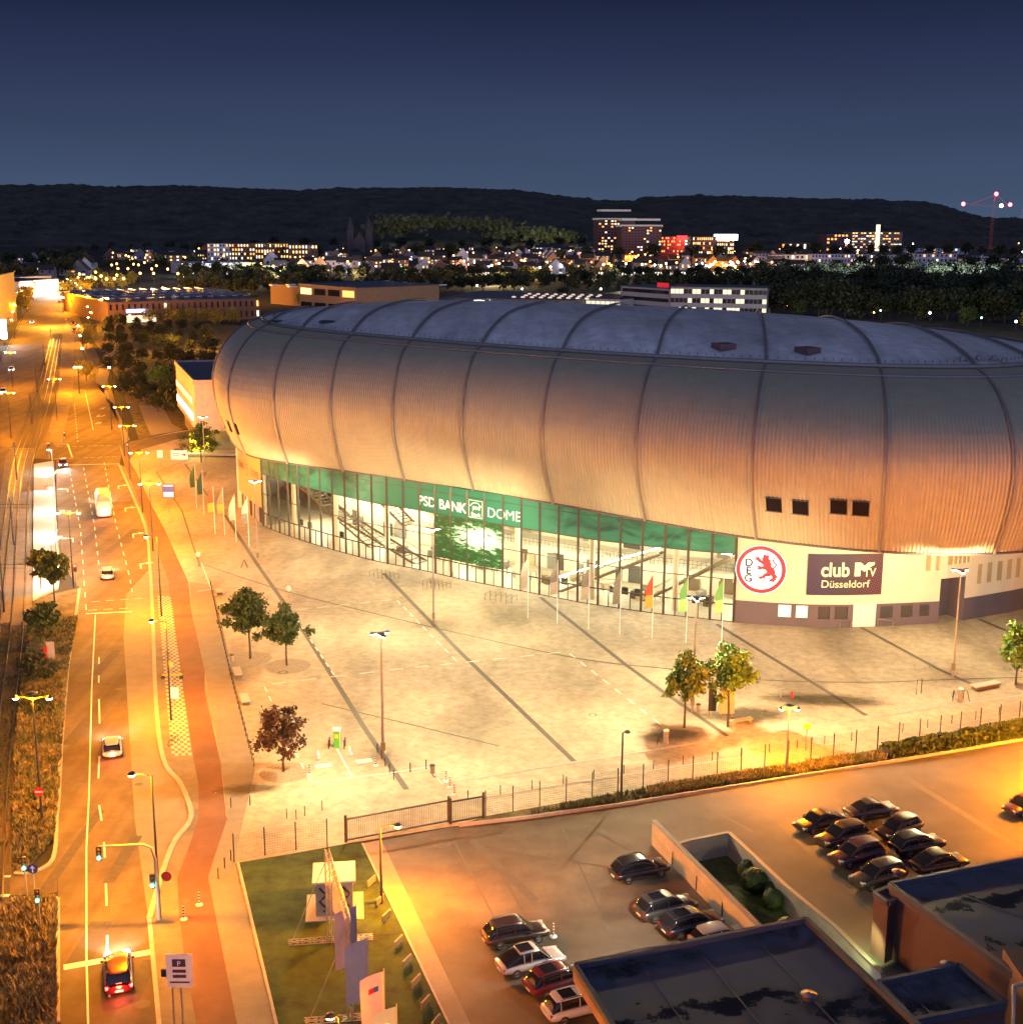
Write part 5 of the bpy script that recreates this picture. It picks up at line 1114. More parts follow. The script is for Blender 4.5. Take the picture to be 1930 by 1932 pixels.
def bin_(x, y, label):
    t = thing('litter_bin', label, 'litter bin', P(x, y, .05)); mb = MB(); mb.tube([(0, 0, 0), (0, 0, .3)], .05, 6); mb.tube([(0, 0, .25), (0, 0, 1.0)], .23, 10); mb.build('barrel', pole_m, t); mb = MB(); mb.lathe([(.27, 1.0), (.22, 1.12), (.01, 1.14)], 10); mb.build('lid', darkpole, t)
bin_(1317, 1347, 'litter bin between the two autumn trees'); bin_(438, 1252, 'litter bin beside the seat block below the paired trees'); bin_(816, 1464, 'brown litter bin at the end of the white bay line')
def hyd(x, y, label, m):
    t = thing('standpipe', label, 'standpipe', P(x, y, .05)); mb = MB(); mb.tube([(0, 0, 0), (0, 0, 1.3)], .25, 12); mb.build('column', m, t); mb = MB()
    for s in (-1, 1): mb.tube([(s*.9, -.3, 0), (s*.7, -.1, 1.0), (s*.55, .5, 1.0), (s*.6, .7, 0)], .045, 6)
    mb.build('guard_hoops', darkpole, t); mb = MB(); mb.lathe([(.28, 1.3), (.24, 1.42), (.01, 1.44)], 12); mb.build('lid', whp, t)
hyd(1811, 1322, 'silver service column with guard hoops in front of the right floodlight mast', pole_m); hyd(1256, 1403, 'silver service column with hoops below the yellowing tree', pole_m)
t = thing('fire_hydrant', 'small red hydrant with a bent hoop beside it on the plaza', 'hydrant', P(1494, 1317, .05)); mb = MB(); mb.tube([(0, 0, 0), (0, 0, .6)], .12, 8); mb.ball((0, 0, .64), .15, 6); mb.build('column', redp, t); mb = MB(); mb.tube([(-1.2, 0, 0), (-1.2, 0, .9), (-1.0, 0, 1.1), (-.8, 0, .9)], .05, 6); mb.build('hoop', pole_m, t)
t = thing('bicycle_stand', 'tall narrow hoop stand alone on the right of the plaza', 'bicycle stand', P(1733, 1310, .05), .5); mb = MB(); mb.tube([(-.35, 0, 0), (-.35, 0, 1.7), (.35, 0, 1.7), (.35, 0, 0)], .05, 6); mb.build('hoop', boll, t)
def racks(x0, y0, x1, y1, label):
    t = thing('bicycle_rack', label, 'bicycle rack', P(x0, y0, .05)); b = P(x1, y1, .05)-P(x0, y0, .05); mb = MB()
    for k in range(6):
        o = b*k/5; n = Vector((b.y, -b.x, 0)).normalized(); mb.tube([o, o+Vector((0, 0, .8)), o+n*1.6+Vector((0, 0, .8)), o+n*1.6], .03, 5)
    mb.build('hoops', boll, t)
racks(712, 1083, 752, 1092, 'row of hoop bicycle racks before the glass front, left of the concert picture'); racks(812, 1102, 850, 1110, 'row of bicycle hoops directly under the concert picture'); racks(925, 1126, 975, 1133, 'row of bicycle hoops right of the concert picture')
def pillar_sign(x, y, label, h=1.3):
    t = thing('round_sign', label, 'sign', P(x, y, .05)); mb = MB(); mb.tube([(0, 0, 0), (0, 0, h)], .04, 6); mb.build('post', pole_m, t); mb = MB(); mb.ball((0, 0, h), .38, 8, 1.1); mb.v = [(v[0], v[1]*.25, v[2]) for v in mb.v]; mb.build('disc', whp, t)
pillar_sign(545, 1128, 'white round sign on a short stand where the thin arc meets a dark band'); pillar_sign(374, 1055, 'small white figure-like sign near the arc line end', .7)
t = thing('barrier_stand', 'small folding stand near the left floodlight mast', 'barrier', P(461, 1071, .05)); mb = MB()
for s in (-1, 1): mb.tube([(s*.5, -.3, 0), (0, 0, 1.2), (s*.5, .3, 0)], .04, 5)
mb.build('legs', boll, t)
# flags
def flag(x, y, h, cols, label, grp, side=-1, ang_=0.):
    t = thing('beach_flag', label, 'flag', P(x, y, .05), ang_, grp); mb = MB(); mb.tube([(0, 0, 0), (0, 0, h)], [.05, .025], 6); mb.build('pole', whp, t); mb = MB(); mb2 = MB(); n = 8
    for i in range(n):
        z0_, z1_ = h-.1-(h*.52)*i/n, h-.1-(h*.52)*(i+1)/n; w0, w1 = [.95*min(1, (k/n)*2.2+.06) for k in (i, i+1)]; y0, y1 = .15*math.sin(i*.9), .15*math.sin((i+1)*.9)
        (mb if i < n*.62 else mb2).add([(side*.05, 0, z0_), (side*w0, y0, z0_-.15), (side*w1, y1, z1_-.15), (side*.05, 0, z1_)], [(0, 1, 2, 3)])
    a = mb.build('cloth', cols[0], t); mb2.build('lower_cloth', cols[1], a); return t
fw = mat('white flag cloth', (.34, .32, .28), .8); fg = mat('grey flag cloth', (.16, .15, .13), .8); fr = mat('red flag cloth', (.55, .06, .03), .8); fo = mat('orange flag cloth', (.7, .30, .05), .8); fgn = mat('green flag cloth', (.10, .28, .08), .8); fgl = mat('light green flag cloth', (.28, .55, .16), .8); fdk = mat('dark green flag cloth', (.03, .07, .04), .8)
GF = 'feather flags in front of the glass entrance'
for x, y, c, l in ((996, 1167, (fw, fw), 'farthest white feather flag of the row at the glass entrance'), (1051, 1177, (fg, fw), 'second white-grey feather flag right of the concert picture'), (1110, 1187, (fg, fw), 'third pale feather flag, middle of the entrance row'), (1169, 1196, (fg, fg), 'grey feather flag next to the red and orange one'), (1230, 1204, (fr, fo), 'red and orange feather flag in front of the entrance'), (1294, 1212, (fgn, fgl), 'green feather flag right of the red one'), (1361, 1214, (fgn, fgl), 'green feather flag beside the round club badge')): flag(x, y, 8.3, c, l, GF)
GF2 = 'feather flags at the left end of the arena'
for x, y, c, l in ((371, 958, (fdk, fdk), 'farthest dark green feather flag at the plaza corner'), (385, 972, (fdk, fdk), 'second dark green feather flag at the plaza corner'), (406, 1008, (fr, fo), 'red feather flag near the left corner of the plaza'), (424, 1010, (fg, fo), 'dull feather flag right of the left red one'), (446, 1024, (fw, fw), 'white feather flag in front of the ochre wall'), (470, 1030, (fw, fg), 'pale feather flag nearest the left mast')): flag(x, y, 7.9, c, l, GF2)
# signs
def panel(name, x, y, w, h, z0, label, m, post=True, rz=0, cat='sign', posts=1):
    t = thing(name, label, cat, P(x, y, .05), rz); mb = MB(); mb.box((0, 0, z0+h/2), (w, .12, h)); pn = mb.build('panel', m, t)
    if post:
        for k in range(posts): mb = MB(); xx = 0 if posts == 1 else (-w*.35 if k == 0 else w*.35); mb.tube([(xx, .1, 0), (xx, .1, z0+h*.9)], .06, 6); mb.build('post', pole_m, t)
    return t, pn
t, pn = panel('direction_board', 320, 967, 2.1, 2.4, 2.6, 'electronic direction board with blue and white lines beside the cycle path', mat('board brown', (.25, .16, .10), .6))
for k in range(7):
    mb = MB(); mb.box((0, -.08, 4.75-k*.31), (1.7, .04, .18)); mb.build('line', mat('board blue', (.04, .08, .3), .5, emis=(.05, .12, .5), es=.8) if k in (1, 2, 3) else glow('board white', (.9, .9, .95), 1.0), pn)
t, pn = panel('billboard', 339, 872, 3.5, 1.95, .6, 'white billboard trailer with a red arrow pointing right', mat('billboard white', (.75, .72, .66), .6, emis=(1, .9, .8), es=.3), posts=2)
mb = MB(); mb.box((.7, -.08, 1.6), (.6, .03, .2)); mb.add([(.95, -.1, 1.25), (1.45, -.1, 1.6), (.95, -.1, 1.95)], [(0, 1, 2)]); mb.build('arrow', redp, pn)
mb = MB()
for k, wd in enumerate((1.5, 1.2)): mb.box((-.7, -.08, 1.85-k*.45), (wd, .03, .16))
mb.build('text_lines', mat('faded red print', (.6, .25, .2), .6), pn); mb = MB(); mb.prism([(-1, -.5), (1, -.5), (1, .5), (-1, .5)], 2.6, 2.8); mb.build('canopy', darkpole, t)
t, pn = panel('white_sign', 303, 882, 1.1, 1.4, 2.1, 'white notice sign on a thin post beside the street lamps', mat('billboard white', (.7, .7, .7), .6))
mb = MB()
for k in range(3): mb.box((0, -.08, 3.2-k*.35), (.7, .03, .1))
mb.build('print', mat('grey print', (.35, .3, .3), .6), pn)
panel('notice_board', 1370, 1355, 1.6, 2.6, .5, 'narrow pale notice board behind the right autumn tree', concb, posts=2); panel('dark_board', 1343, 1350, .8, 2.4, .5, 'narrow dark board left of the right autumn tree', mat('dark metal', (.05, .05, .055), .5), posts=2)
t, pn = panel('orange_sign', 1520, 1418, .7, .5, 2.3, 'small orange sign on a thin post on the plaza edge', fo)
t, pn = panel('car_park_sign', 347, 1975, 1.6, 2.2, 4.1, 'white parking sign with dark rows of print at the bottom edge', mat('sign white', (.72, .70, .64), .6))
mb = MB(); mb.box((0, -.08, 5.75), (.8, .02, .5)); 
mb.build('print_block', mat('sign print', (.05, .04, .07), .6), pn)
for k in range(2): mb = MB(); mb.box((0, -.08, 5.2-k*.35), (.8, .02, .2)); mb.build('print_line', mat('sign print', (.05, .04, .07), .6), pn)
mb = MB(); mb.box((0, -.08, 4.45), (1.2, .02, .1)); mb.build('print', mat('sign print', (.05, .04, .07), .6), pn); v = MB(); flattext(v, 'P', .45, lambda x, z: (x, -.1, 5.58+z)); v.build('symbol', whp, pn)
t, pn = panel('small_dark_sign', 330, 1960, 1.2, .5, 4.3, 'small dark sign panel seen from behind left of the parking sign', darkpole)
t, pn = panel('metal_cabinet', 97, 1247, .9, 2.2, .1, 'pale metal cabinet with a red corner in the median', concb, cat='cabinet'); mb = MB(); mb.box((-.55, -.1, 1.0), (.4, .2, 1.5)); mb.build('side_box', redp, pn)
# traffic signals
tg = glow('green signal', (.05, 1, .55), 40, False); trd = glow('red signal', (1, .03, .02), 40, False); off_l = mat('signal lens off', (.12, .08, .03), .4)
def signal_head(t, c, lit, name='signal_head'):
    mb = MB(); mb.box((c[0], c[1]+.12, c[2]), (.36, .25, 1.05)); hd = mb.build(name, darkpole, t)
    for k, kk in enumerate(('r', 'y', 'g')):
        mb = MB(); mb.ball((c[0], c[1]-.03, c[2]+.32-k*.32), .13, 6); mb.build('lens', (tg if kk == 'g' else trd) if kk == lit else off_l, hd)
def signal(x, y, h, lit, label, walk=False):
    t = thing('traffic_signal', label, 'traffic light', P(x, y, .05), 0, 'traffic signals'); mb = MB(); mb.tube([(0, .15, 0), (0, .15, h)], .06, 6); mb.build('post', pole_m, t); signal_head(t, (0, 0, h-.5), lit); return t
signal(50, 1698, 3.4, 'g', 'traffic signal at the front tip of the median, left of the blue arrow sign'); signal(76, 1764, 3.5, 'g', 'traffic signal with a green light and a blue round arrow sign in the near median')
t = thing('arrow_sign', 'blue round sign with a white up arrow above the near median', 'sign', P(68, 1720, .05)); mb = MB(); mb.tube([(0, .06, 0), (0, .06, 3.6)], .04, 6); mb.build('post', pole_m, t); mb = MB(); M = lambda x, z: (x, 0, 3.4+z); disc(mb, M, 0, .38, 20); mb.build('disc', mat('sign blue', (.02, .04, .2), .4), t); mb = MB(); mb.box((0, -.02, 3.33), (.09, .02, .4)); mb.add([(-.2, -.03, 3.45), (.2, -.03, 3.45), (0, -.03, 3.7)], [(0, 1, 2)]); mb.build('arrow', whp, t)
t = thing('no_entry_sign', 'red round no entry sign on the median lamp pole', 'sign', P(80, 1552, .05)-Vector((0, .25, 0))); mb = MB(); M = lambda x, z: (x, -.02, 2.9+z); disc(mb, M, 0, .42, 20); mb.build('disc', redp, t); mb = MB(); mb.box((0, -.05, 2.9), (.6, .02, .13)); mb.build('bar', whp, t)
mb = MB(); mb.beam((0, 0, 2.9), (0, .2, 2.9), .05); mb.build('bracket', pole_m, t)
b_ = P(302, 1732, .05); t = thing('signal_gantry', 'curved signal arm reaching over the road with a lit green traffic light', 'traffic light', b_+Vector((0, -.3, 0))); hz_ = 6.0; q = P(189, 1614, 5.2)-b_; a_ = [(0, 0, 0), (0, 0, hz_-1.2), (q.x*.06, q.y*.06, hz_-.3), (q.x*.2, q.y*.2, hz_), (q.x*.6, q.y*.6, hz_), (q.x, q.y, hz_)]
mb = MB(); mb.tube(a_, [.13, .11, .1, .09, .07, .05], 8); mb.build('arm', pole_m, t); signal_head(t, (q.x, q.y, hz_-.6), 'g'); signal_head(t, (-.3, -.1, 3.1), 'g')
mb = MB(); disc(mb, lambda x, z: (.75+x, -.1, 3.5+z), 0, .38, 16); mb.build('prohibition_disc', redp, t)
for x, y, h, l, lb in ((144, 1110, 3.4, 'r', 'red signal on the platform-end lamp beside the stop line'), (123, 845, 3.6, 'r', 'red signal at the far stop line left of the turn lane'), (93, 866, 3.6, 'r', 'red signal at the head of the tram platform'), (242, 868, 3.8, 'y', 'traffic signal on the right corner of the junction'), (126, 618, 4, 'r', 'small distant red signal in the far avenue')): signal(x, y, h, l, lb)
# bus stop
t = thing('bus_stop_bench', 'yellow slatted bench on the checkered paving at the bus stop', 'bench', P(325, 1281, .05), .05); mb = MB(); mb.box((0, 0, .48), (2.2, .5, .06)); mb.build('seat', mat('yellow slats', (.6, .38, .03), .6), t); mb = MB(); [mb.beam((s*1.0, 0, 0), (s*1.0, 0, .48), .08, .4) for s in (-1, 1)]; mb.build('legs', darkpole, t)
t, pn = panel('bus_stop_sign', 323, 1300, .6, .6, 2.5, 'bus stop flag sign with a small box on the checkered paving', fo); t, pn = panel('timetable_case', 330, 1335, .9, 1.2, 1.0, 'white timetable case on the checkered paving', whp)
for x, y, l in ((316, 1245, 'shrub-like dark bicycle locked at the upper street lamp'), (327, 1405, 'dark bicycle with a green basket locked at the lower street lamp')):
    t = thing('bicycle', l, 'bicycle', P(x, y, .05), 1.2, 'bicycles at the bus stop lamps')
    for s in (-1, 1): mb = MB(); mb.tube([(s*.5+.33*math.cos(a*PI/8), 0, .34+.33*math.sin(a*PI/8)) for a in range(17)], .025, 5, cap=False); mb.build('wheel', tyre_m, t)
    mb = MB(); mb.tube([(-.5, 0, .34), (-.15, 0, .85), (.4, 0, .8), (.5, 0, .34)], .022, 5); mb.tube([(-.5, 0, .34), (0, 0, .3), (.4, 0, .8)], .022, 5); mb.tube([(0, 0, .3), (-.15, 0, .95)], .022, 5); mb.build('frame', darkpole if y < 1300 else fgn, t); mb = MB(); mb.box((-.17, 0, .97), (.25, .14, .06)); mb.build('saddle', darkpole, t); mb = MB(); mb.tube([(.38, -.28, 1.0), (.42, 0, .95), (.38, .28, 1.0)], .02, 5); mb.build('handlebar', darkpole, t)
# tram stop furniture and catenary
PLT = bpy.data.lights.new('platform_light', 'POINT'); PLT.energy = 3200; PLT.color = (1, .92, .74); PLT.shadow_soft_size = .3
for i, (x, y) in enumerate([(100, 888), (102, 925), (104, 965), (106, 1010), (107, 1055), (105, 1100)]):
    t = thing('platform_lamp', ordw(i+1)+' white lamp along the bright tram platform, from the junction end', 'lamp post', P(x, y, .3), 0, 'white lamps on the tram platform'); mb = MB(); mb.tube([(0, 0, 0), (0, 0, 4.2)], .06, 6); mb.build('pole', pole_m, t); mb = MB(); mb.box((-.4, 0, 4.25), (1.1, .25, .1)); mb.build('lamp_head', pole_m, t); mb = MB(); mb.box((-.5, 0, 4.18), (.8, .2, .04)); mb.build('lens', g_white, t); light('platform_lamp_light', 'POINT', (-.5, 0, 4.0), 0, 0, t, data=PLT)
for i, (x, y) in enumerate([(92, 920), (98, 1050)]):
    t = thing('tram_shelter', ('upper' if i == 0 else 'lower')+' glass shelter with a yellow bench on the tram platform', 'shelter', P(x, y, .3)); mb = MB(); mb.box((0, 0, 2.5), (1.9, 5, .12)); mb.build('roof', whp, t); mb = MB()
    for sy in (-1, 1): mb.beam((.8, sy*2.3, 0), (.8, sy*2.3, 2.45), .1)
    mb.build('posts', pole_m, t); mb = MB(); mb.box((.85, 0, 1.3), (.03, 4.4, 1.9)); mb.build('glass_panel', gm, t); mb = MB(); mb.box((.4, -1.6, .5), (1.6, .5, .1)); mb.build('bench', mat('yellow slats', (.6, .38, .03), .6), t)
t = thing('platform_bench', 'yellow bench at the near end of the tram platform', 'bench', P(98, 1052, .3)); 
mb = MB(); mb.box((0, -3, .5), (2.6, .5, .1)); mb.build('seat', mat('yellow slats', (.6, .38, .03), .6), t); mb = MB(); mb.box((0, -3, .22), (2.2, .3, .44)); mb.build('base', darkpole, t)
for i, (x, y) in enumerate([(26, 1028), (32, 905), (60, 800), (70, 740), (84, 690), (97, 655), (8, 1155)]):
    t = thing('catenary_mast', ordw(i+1)+' tram wire mast with cross arms between the two tracks, ordered from the platform', 'mast', P(x, y, .05), 0, 'tram wire masts'); mb = MB(); mb.tube([(0, 0, 0), (0, 0, 7.5)], [.14, .1], 8); mb.build('mast', darkpole, t); mb = MB(); mb.beam((-3, 0, 6.4), (3, 0, 6.4), .06); mb.beam((-3, 0, 5.9), (3, 0, 5.9), .04); mb.build('cross_arm', darkpole, t)
# railing along platform
t = thing('platform_railing', 'low railing along the road side of the tram platform', 'railing', (0, 0, 0)); rp_ = [P(102, 880, .3), P(107, 1000, .3), P(112.5, 1060, .3), P(111, 1110, .3)]; mb = MB()
for a, b in zip(rp_[:-1], rp_[1:]):
    for z in (.5, 1.0): mb.beam(a+Vector((0, 0, z)), b+Vector((0, 0, z)), .05)
    for k in range(12): q = a.lerp(b, k/12); mb.beam(q, q+Vector((0, 0, 1)), .05)
mb.build('rails', pole_m, t)
# ============================================================ fences and gates
wire = mat('fence wire', (.10, .10, .09), .6, metal=.3)
def mesh_fence(pts, label, h=2.2, sp=2.52, grp=None):
    pp = along(pts, sp); o0 = pp[0].copy(); t = thing('mesh_fence', label, 'fence', (o0.x, o0.y, .05)); mb = MB()
    for p in pp: m2 = MB(); q = p-o0; m2.beam(q, q+Vector((0, 0, h+.25)), .09); m2.build('post', darkpole, t)
    for a, b in zip(pp[:-1], pp[1:]):
        a, b = a-o0, b-o0; mb = MB()
        for k in range(11): z = .08+k*h/10.4; mb.beam(a+Vector((0, 0, z)), b+Vector((0, 0, z)), .012)
        for k in range(1, 12): q = a.lerp(b, k/12); mb.beam(q+Vector((0, 0, .05)), q+Vector((0, 0, h)), .009)
        mb.build('mesh_panel', wire, t)
mesh_fence([(916, 1543), (1222, 1489), (1637, 1419.5), (1926, 1366), (2050, 1342)], 'long dark wire mesh fence between plaza and upper car park')
mesh_fence([(442, 1628), (458, 1624.5), (510, 1613), (570, 1603.6), (628, 1598), (653, 1590.5)], 'wire mesh fence along the top of the corner lawn')
def gate(a, b, label, h=2.0):
    a, b = P(*a), P(*b); o0 = a.copy(); b = b-a; a = Vector((0, 0, 0)); t = thing('bar_gate', label, 'gate', (o0.x, o0.y, .05)); mb = MB()
    for z in (.15, h): mb.beam(a+Vector((0, 0, z)), b+Vector((0, 0, z)), .12)
    mb.build('frame', darkpole, t); mb = MB(); n = int(b.length/.16)
    for k in range(n+1): q = b*k/n; mb.beam(q+Vector((0, 0, .15)), q+Vector((0, 0, h)), .035)
    mb.build('bars', darkpole, t)
    for q in (a, b): mb = MB(); mb.beam(q, q+Vector((0, 0, h+.35)), .22); mb.build('gate_post', darkpole, t)
gate((653, 1590), (847, 1553), 'long dark sliding bar gate at the entrance of the lower car park'); gate((850, 1556), (912, 1545), 'short bar gate section to the right of the sliding gate')
# ============================================================ corner lawn: kiosk, truss banner, flags
ka = math.atan2(*(lambda d: (d.y, d.x))(P(648, 1600, 2.8)-P(593, 1608, 2.8)))
kc = (P(607, 1708, 0)+P(660, 1694, 0))/2
t = thing('kiosk', 'small white-roofed kiosk with pale patterned walls on the corner lawn', 'kiosk', P(632, 1712, .08), .12)
mb = MB(); mb.box((0, 0, 1.35), (2.7, 2.7, 2.7)); mb.build('wall', mat('kiosk wall', (.36, .3, .22), .7), t); mb = MB(); mb.box((0, 0, 2.78), (3.1, 3.1, .16)); mb.build('roof', mat('kiosk roof', (.55, .52, .55), .6), t)
mb = MB(); [mb.tube([(x_+.25*math.sin(k*1.6), -1.37, .4+k*.28) for k in range(8)], .09, 6) for x_ in (-.8, .9)]; mb.build('wavy_ornament', mat('dark metal', (.05, .05, .055), .5), t); mb = MB(); mb.box((0, 0, .03), (4.2, 4.0, .06)); mb.build('base_slab', concb, t)
def truss(mb, a, b, w=.3):
    a, b = Vector(a), Vector(b); d = (b-a).normalized(); up = Vector((0, 0, 1)) if abs(d.z) < .9 else Vector((1, 0, 0)); s = d.cross(up).normalized(); u = s.cross(d); cs = [s*i*w/2+u*j*w/2 for i, j in ((1, 1), (1, -1), (-1, -1), (-1, 1))]; n = max(2, int((b-a).length/w/1.4))
    for c in cs: mb.tube([a+c, b+c], .03, 5)
    for k in range(n):
        p, q = a.lerp(b, k/n), a.lerp(b, (k+1)/n)
        for j in range(4): mb.beam(p+cs[j], q+cs[(j+1) % 4] if k % 2 else q+cs[j-1], .025)
tp = P(622, 1780, 0); tq = P(662, 1928, 0)
t = thing('truss_frame', 'aluminium truss frame carrying a long pinkish banner on the corner lawn', 'banner frame', (tp.x, tp.y, .08)); al = mat('aluminium truss', (.5, .46, .42), .4, metal=.7); dq = tq-tp
mb = MB(); truss(mb, (0, 0, 0), (0, 0, 7)); mb.build('upright', al, t); mb = MB(); truss(mb, dq, dq+Vector((0, 0, 7))); mb.build('upright', al, t)
mb = MB(); truss(mb, (-2.9, -.35, .15), (3.0, .5, .15)); mb.build('foot_truss', al, t); mb = MB(); truss(mb, dq+Vector((-2.9, -.35, .15)), dq+Vector((2.9, .5, .15))); mb.build('foot_truss', al, t); mb = MB(); truss(mb, (0, 0, 7), dq+Vector((0, 0, 7))); mb.build('top_truss', al, t)
mb = MB(); n = 10
for i in range(n+1): q = dq*(.03+.94*i/n); w_ = .12*math.sin(i*1.7); mb.v += [(q.x+w_+.25, q.y, 2.6), (q.x+.25, q.y, 6.75)]
mb.f = [(2*i, 2*i+2, 2*i+3, 2*i+1) for i in range(n)]; mb.sm = [True]*n; pinkc = mat('pinkish banner cloth', (.62, .52, .5), .8, var=.1); mb.build('banner', pinkc, t)
mb = MB()
for q in (Vector((0, 0, 0)), dq): mb.beam(q+Vector((0, 0, 6.5)), q+Vector((-2.6, -.3, .2)), .05); 
mb.build('brace', al, t)
def pflag(bx, by, tx_, ty_, m, label, z=None, mark=None):
    b = P(bx, by, .08); h = z; t = thing('banner_flag', label, 'flag', b, 0, 'banner flags on the corner lawn'); mb = MB(); mb.tube([(0, 0, 0), (0, 0, h)], [.06, .04], 8); mb.build('pole', pole_m, t); mb = MB(); n = 12; W_ = 1.35
    def sf(u, v): return (-W_*u, -.35*u+.18*math.sin(v*5+u*4)*u, h-.15-.35*u-4.1*v)
    for i in range(n+1):
        for j in range(5): mb.v.append(sf(j/4, i/n))
    for i in range(n):
        for j in range(4): mb.f.append((i*5+j, i*5+j+1, (i+1)*5+j+1, (i+1)*5+j)); mb.sm.append(True)
    c = mb.build('cloth', m, t)
    if mark == 'flag':
        for k, mm in enumerate((mat('mark blue', (.05, .1, .4), .6), mat('mark red', (.5, .02, .02), .6))):
            mb = MB(); mb.add([(sf(u, v)[0], sf(u, v)[1]-.03, sf(u, v)[2]) for u, v in ((.25+.2*k, .2), (.45+.2*k, .2), (.45+.2*k, .28), (.25+.2*k, .28))], [(0, 1, 2, 3)]); mb.build('mark', mm, c)
    if mark == 'roundel':
        def cc(r, a, e=0): u, v = .5+r*math.cos(a)/W_, .3+r*math.sin(a)/4.1; p = sf(u, v); return (p[0], p[1]-.04-e, p[2])
        for r0, r1, a0, a1, mm, e in ((.36, .42, 0, 2*PI, whp, 0), (0, .24, 0, PI/2, whp, 0), (0, .24, PI, 1.5*PI, whp, 0), (0, .24, PI/2, PI, mat('mark navy', (.01, .02, .12), .6), 0), (0, .24, 1.5*PI, 2*PI, mat('mark navy', (.01, .02, .12), .6), 0)):
            mb = MB(); k = 16
            for i in range(k): a, b2 = a0+(a1-a0)*i/k, a0+(a1-a0)*(i+1)/k; mb.add([cc(r0, a, e), cc(r1, a, e), cc(r1, b2, e), cc(r0, b2, e)], [(0, 1, 2, 3)])
            mb.build('roundel', mm, c)
    return t
blu_c = mat('blue flag cloth', (.16, .24, .42), .75, var=.1)
H_ = 7.2
def base_of(tx, ty, h):
    "ground pixel under a pole top"
    q = P(tx, ty, h); return proj((q.x, q.y, 0))
for tx, ty, m, lb, mk in ((671, 1706, pinkc, 'pinkish banner flag behind the truss frame', None), (693, 1768, blu_c, 'plain blue-grey banner flag, third from the front', None), (725-1, 1829, mat('pale flag cloth', (.6, .48, .46), .8, var=.06), 'pale pink banner flag with a small blue and red mark', 'flag'), (748, 1895, blu_c, 'blue banner flag with a round white and navy emblem, nearest of the row', 'roundel')):
    bx, by = base_of(tx, ty, H_); pflag(bx, by, tx, ty, m, lb, H_, mk)
for i, (x, y) in enumerate([(701, 1672), (717, 1708), (729, 1738), (752, 1787), (768, 1824), (785, 1862), (803, 1902), (822, 1940)]):
    t = thing('low_sign', ordw(i+1)+' small dark panel along the right edge of the corner lawn, from the gate', 'small panel', P(x, y, .08), 1.15, 'small panels along the lawn edge'); mb = MB(); mb.box((0, 0, .42), (1.15, .1, .5)); mb.build('panel', mat('box ochre', (.22, .2, .12), .6), t); mb = MB(); [mb.beam((s*.4, 0, 0), (s*.4, 0, .2), .06) for s in (-1, 1)]; mb.build('feet', darkpole, t)
# ============================================================ near buildings
wet = bpy.data.materials.new('wet flat roof'); wet.use_nodes = True; t = wet.node_tree; b = t.nodes['Principled BSDF']; co = t.nodes.new('ShaderNodeTexCoord')
nz = t.nodes.new('ShaderNodeTexNoise'); nz.inputs['Scale'].default_value = .22; nz.inputs['Detail'].default_value = 8; nz.inputs['Roughness'].default_value = .6; nz.inputs['Distortion'].default_value = .3; t.links.new(co.outputs['Object'], nz.inputs[0])
r1 = t.nodes.new('ShaderNodeValToRGB'); e = r1.color_ramp.elements; e[0].position = .40; e[0].color = (0, 0, 0, 1); e[1].position = .56; e[1].color = (1, 1, 1, 1); t.links.new(nz.outputs[0], r1.inputs[0])
mxx = t.nodes.new('ShaderNodeMix'); mxx.data_type = 'RGBA'; mxx.inputs['A'].default_value = (.015, .016, .02, 1); mxx.inputs['B'].default_value = (.085, .095, .13, 1); t.links.new(r1.outputs[0], mxx.inputs['Factor']); t.links.new(mxx.outputs['Result'], b.inputs['Base Color'])
r2 = t.nodes.new('ShaderNodeMapRange'); r2.inputs['To Min'].default_value = .12; r2.inputs['To Max'].default_value = .75; t.links.new(r1.outputs[0], r2.inputs[0]); t.links.new(r2.outputs[0], b.inputs['Roughness'])
parap = mat('metal coping', (.10, .11, .14), .4, metal=.3); brown = mat('brown cladding', (.115, .06, .052), .65, var=.12, scale=.3)
def flat_building(name, label, corners_px, h, wall_m, par=.35, over=0., fascia=None):
    cs = [P(*q, h) for q in corners_px]; c0 = sum(cs, Vector((0, 0, 0)))/len(cs); c0.z = 0; cs = [c-c0 for c in cs]; t = thing(name, label, 'building', c0)
    xy = [(c.x, c.y) for c in cs]; mb = MB(); mb.prism(xy, h-.12, h-.02); mb.build('roof', wet, t)
    mb = MB(); cl = [Vector((*q, 0)) for q in xy+[xy[0]]]; mb.wall(cl, h-.11, h+par, .3); mb.build('parapet', parap, t)
    m2_ = MB()
    for k in range(3): a_, b2_ = Vector((*xy[0], h)).lerp(Vector((*xy[1], h)), (k+1)/4), Vector((*xy[-1], h)).lerp(Vector((*xy[2], h)), (k+1)/4); m2_.beam(a_, b2_, .08, .03)
    m2_.build('roof_seams', parap, t)
    m3_ = MB(); q_ = sum((Vector((*p_, h)) for p_ in xy), Vector((0, 0, 0)))/len(xy); m3_.lathe([(.35, 0), (.35, .3), (.5, .34), (.01, .5)], 10, q_+Vector((1.5, 3, -.05))); m3_.build('roof_vent', parap, t)
    if fascia: mb = MB(); mb.wall(cl, h-fascia, h-.115, .26); mb.build('fascia', wall_m, t)
    ins = [(x*(1-over), y*(1-over)) for x, y in xy]; mb = MB(); mb.prism(ins, -.0, h-.13); mb.build('wall', wall_m, t); return t
ta = flat_building('showroom', 'low building with a wide dark wet flat roof at the bottom of the picture', [(1085, 1828), (1520, 1740), (1735, 1945), (1900, 2120), (1290, 2160)], 5.2, mat('pink fascia', (.2, .13, .12), .7), over=.22, fascia=.8)
hb2 = height(1649, 1688, 1638, 1800)
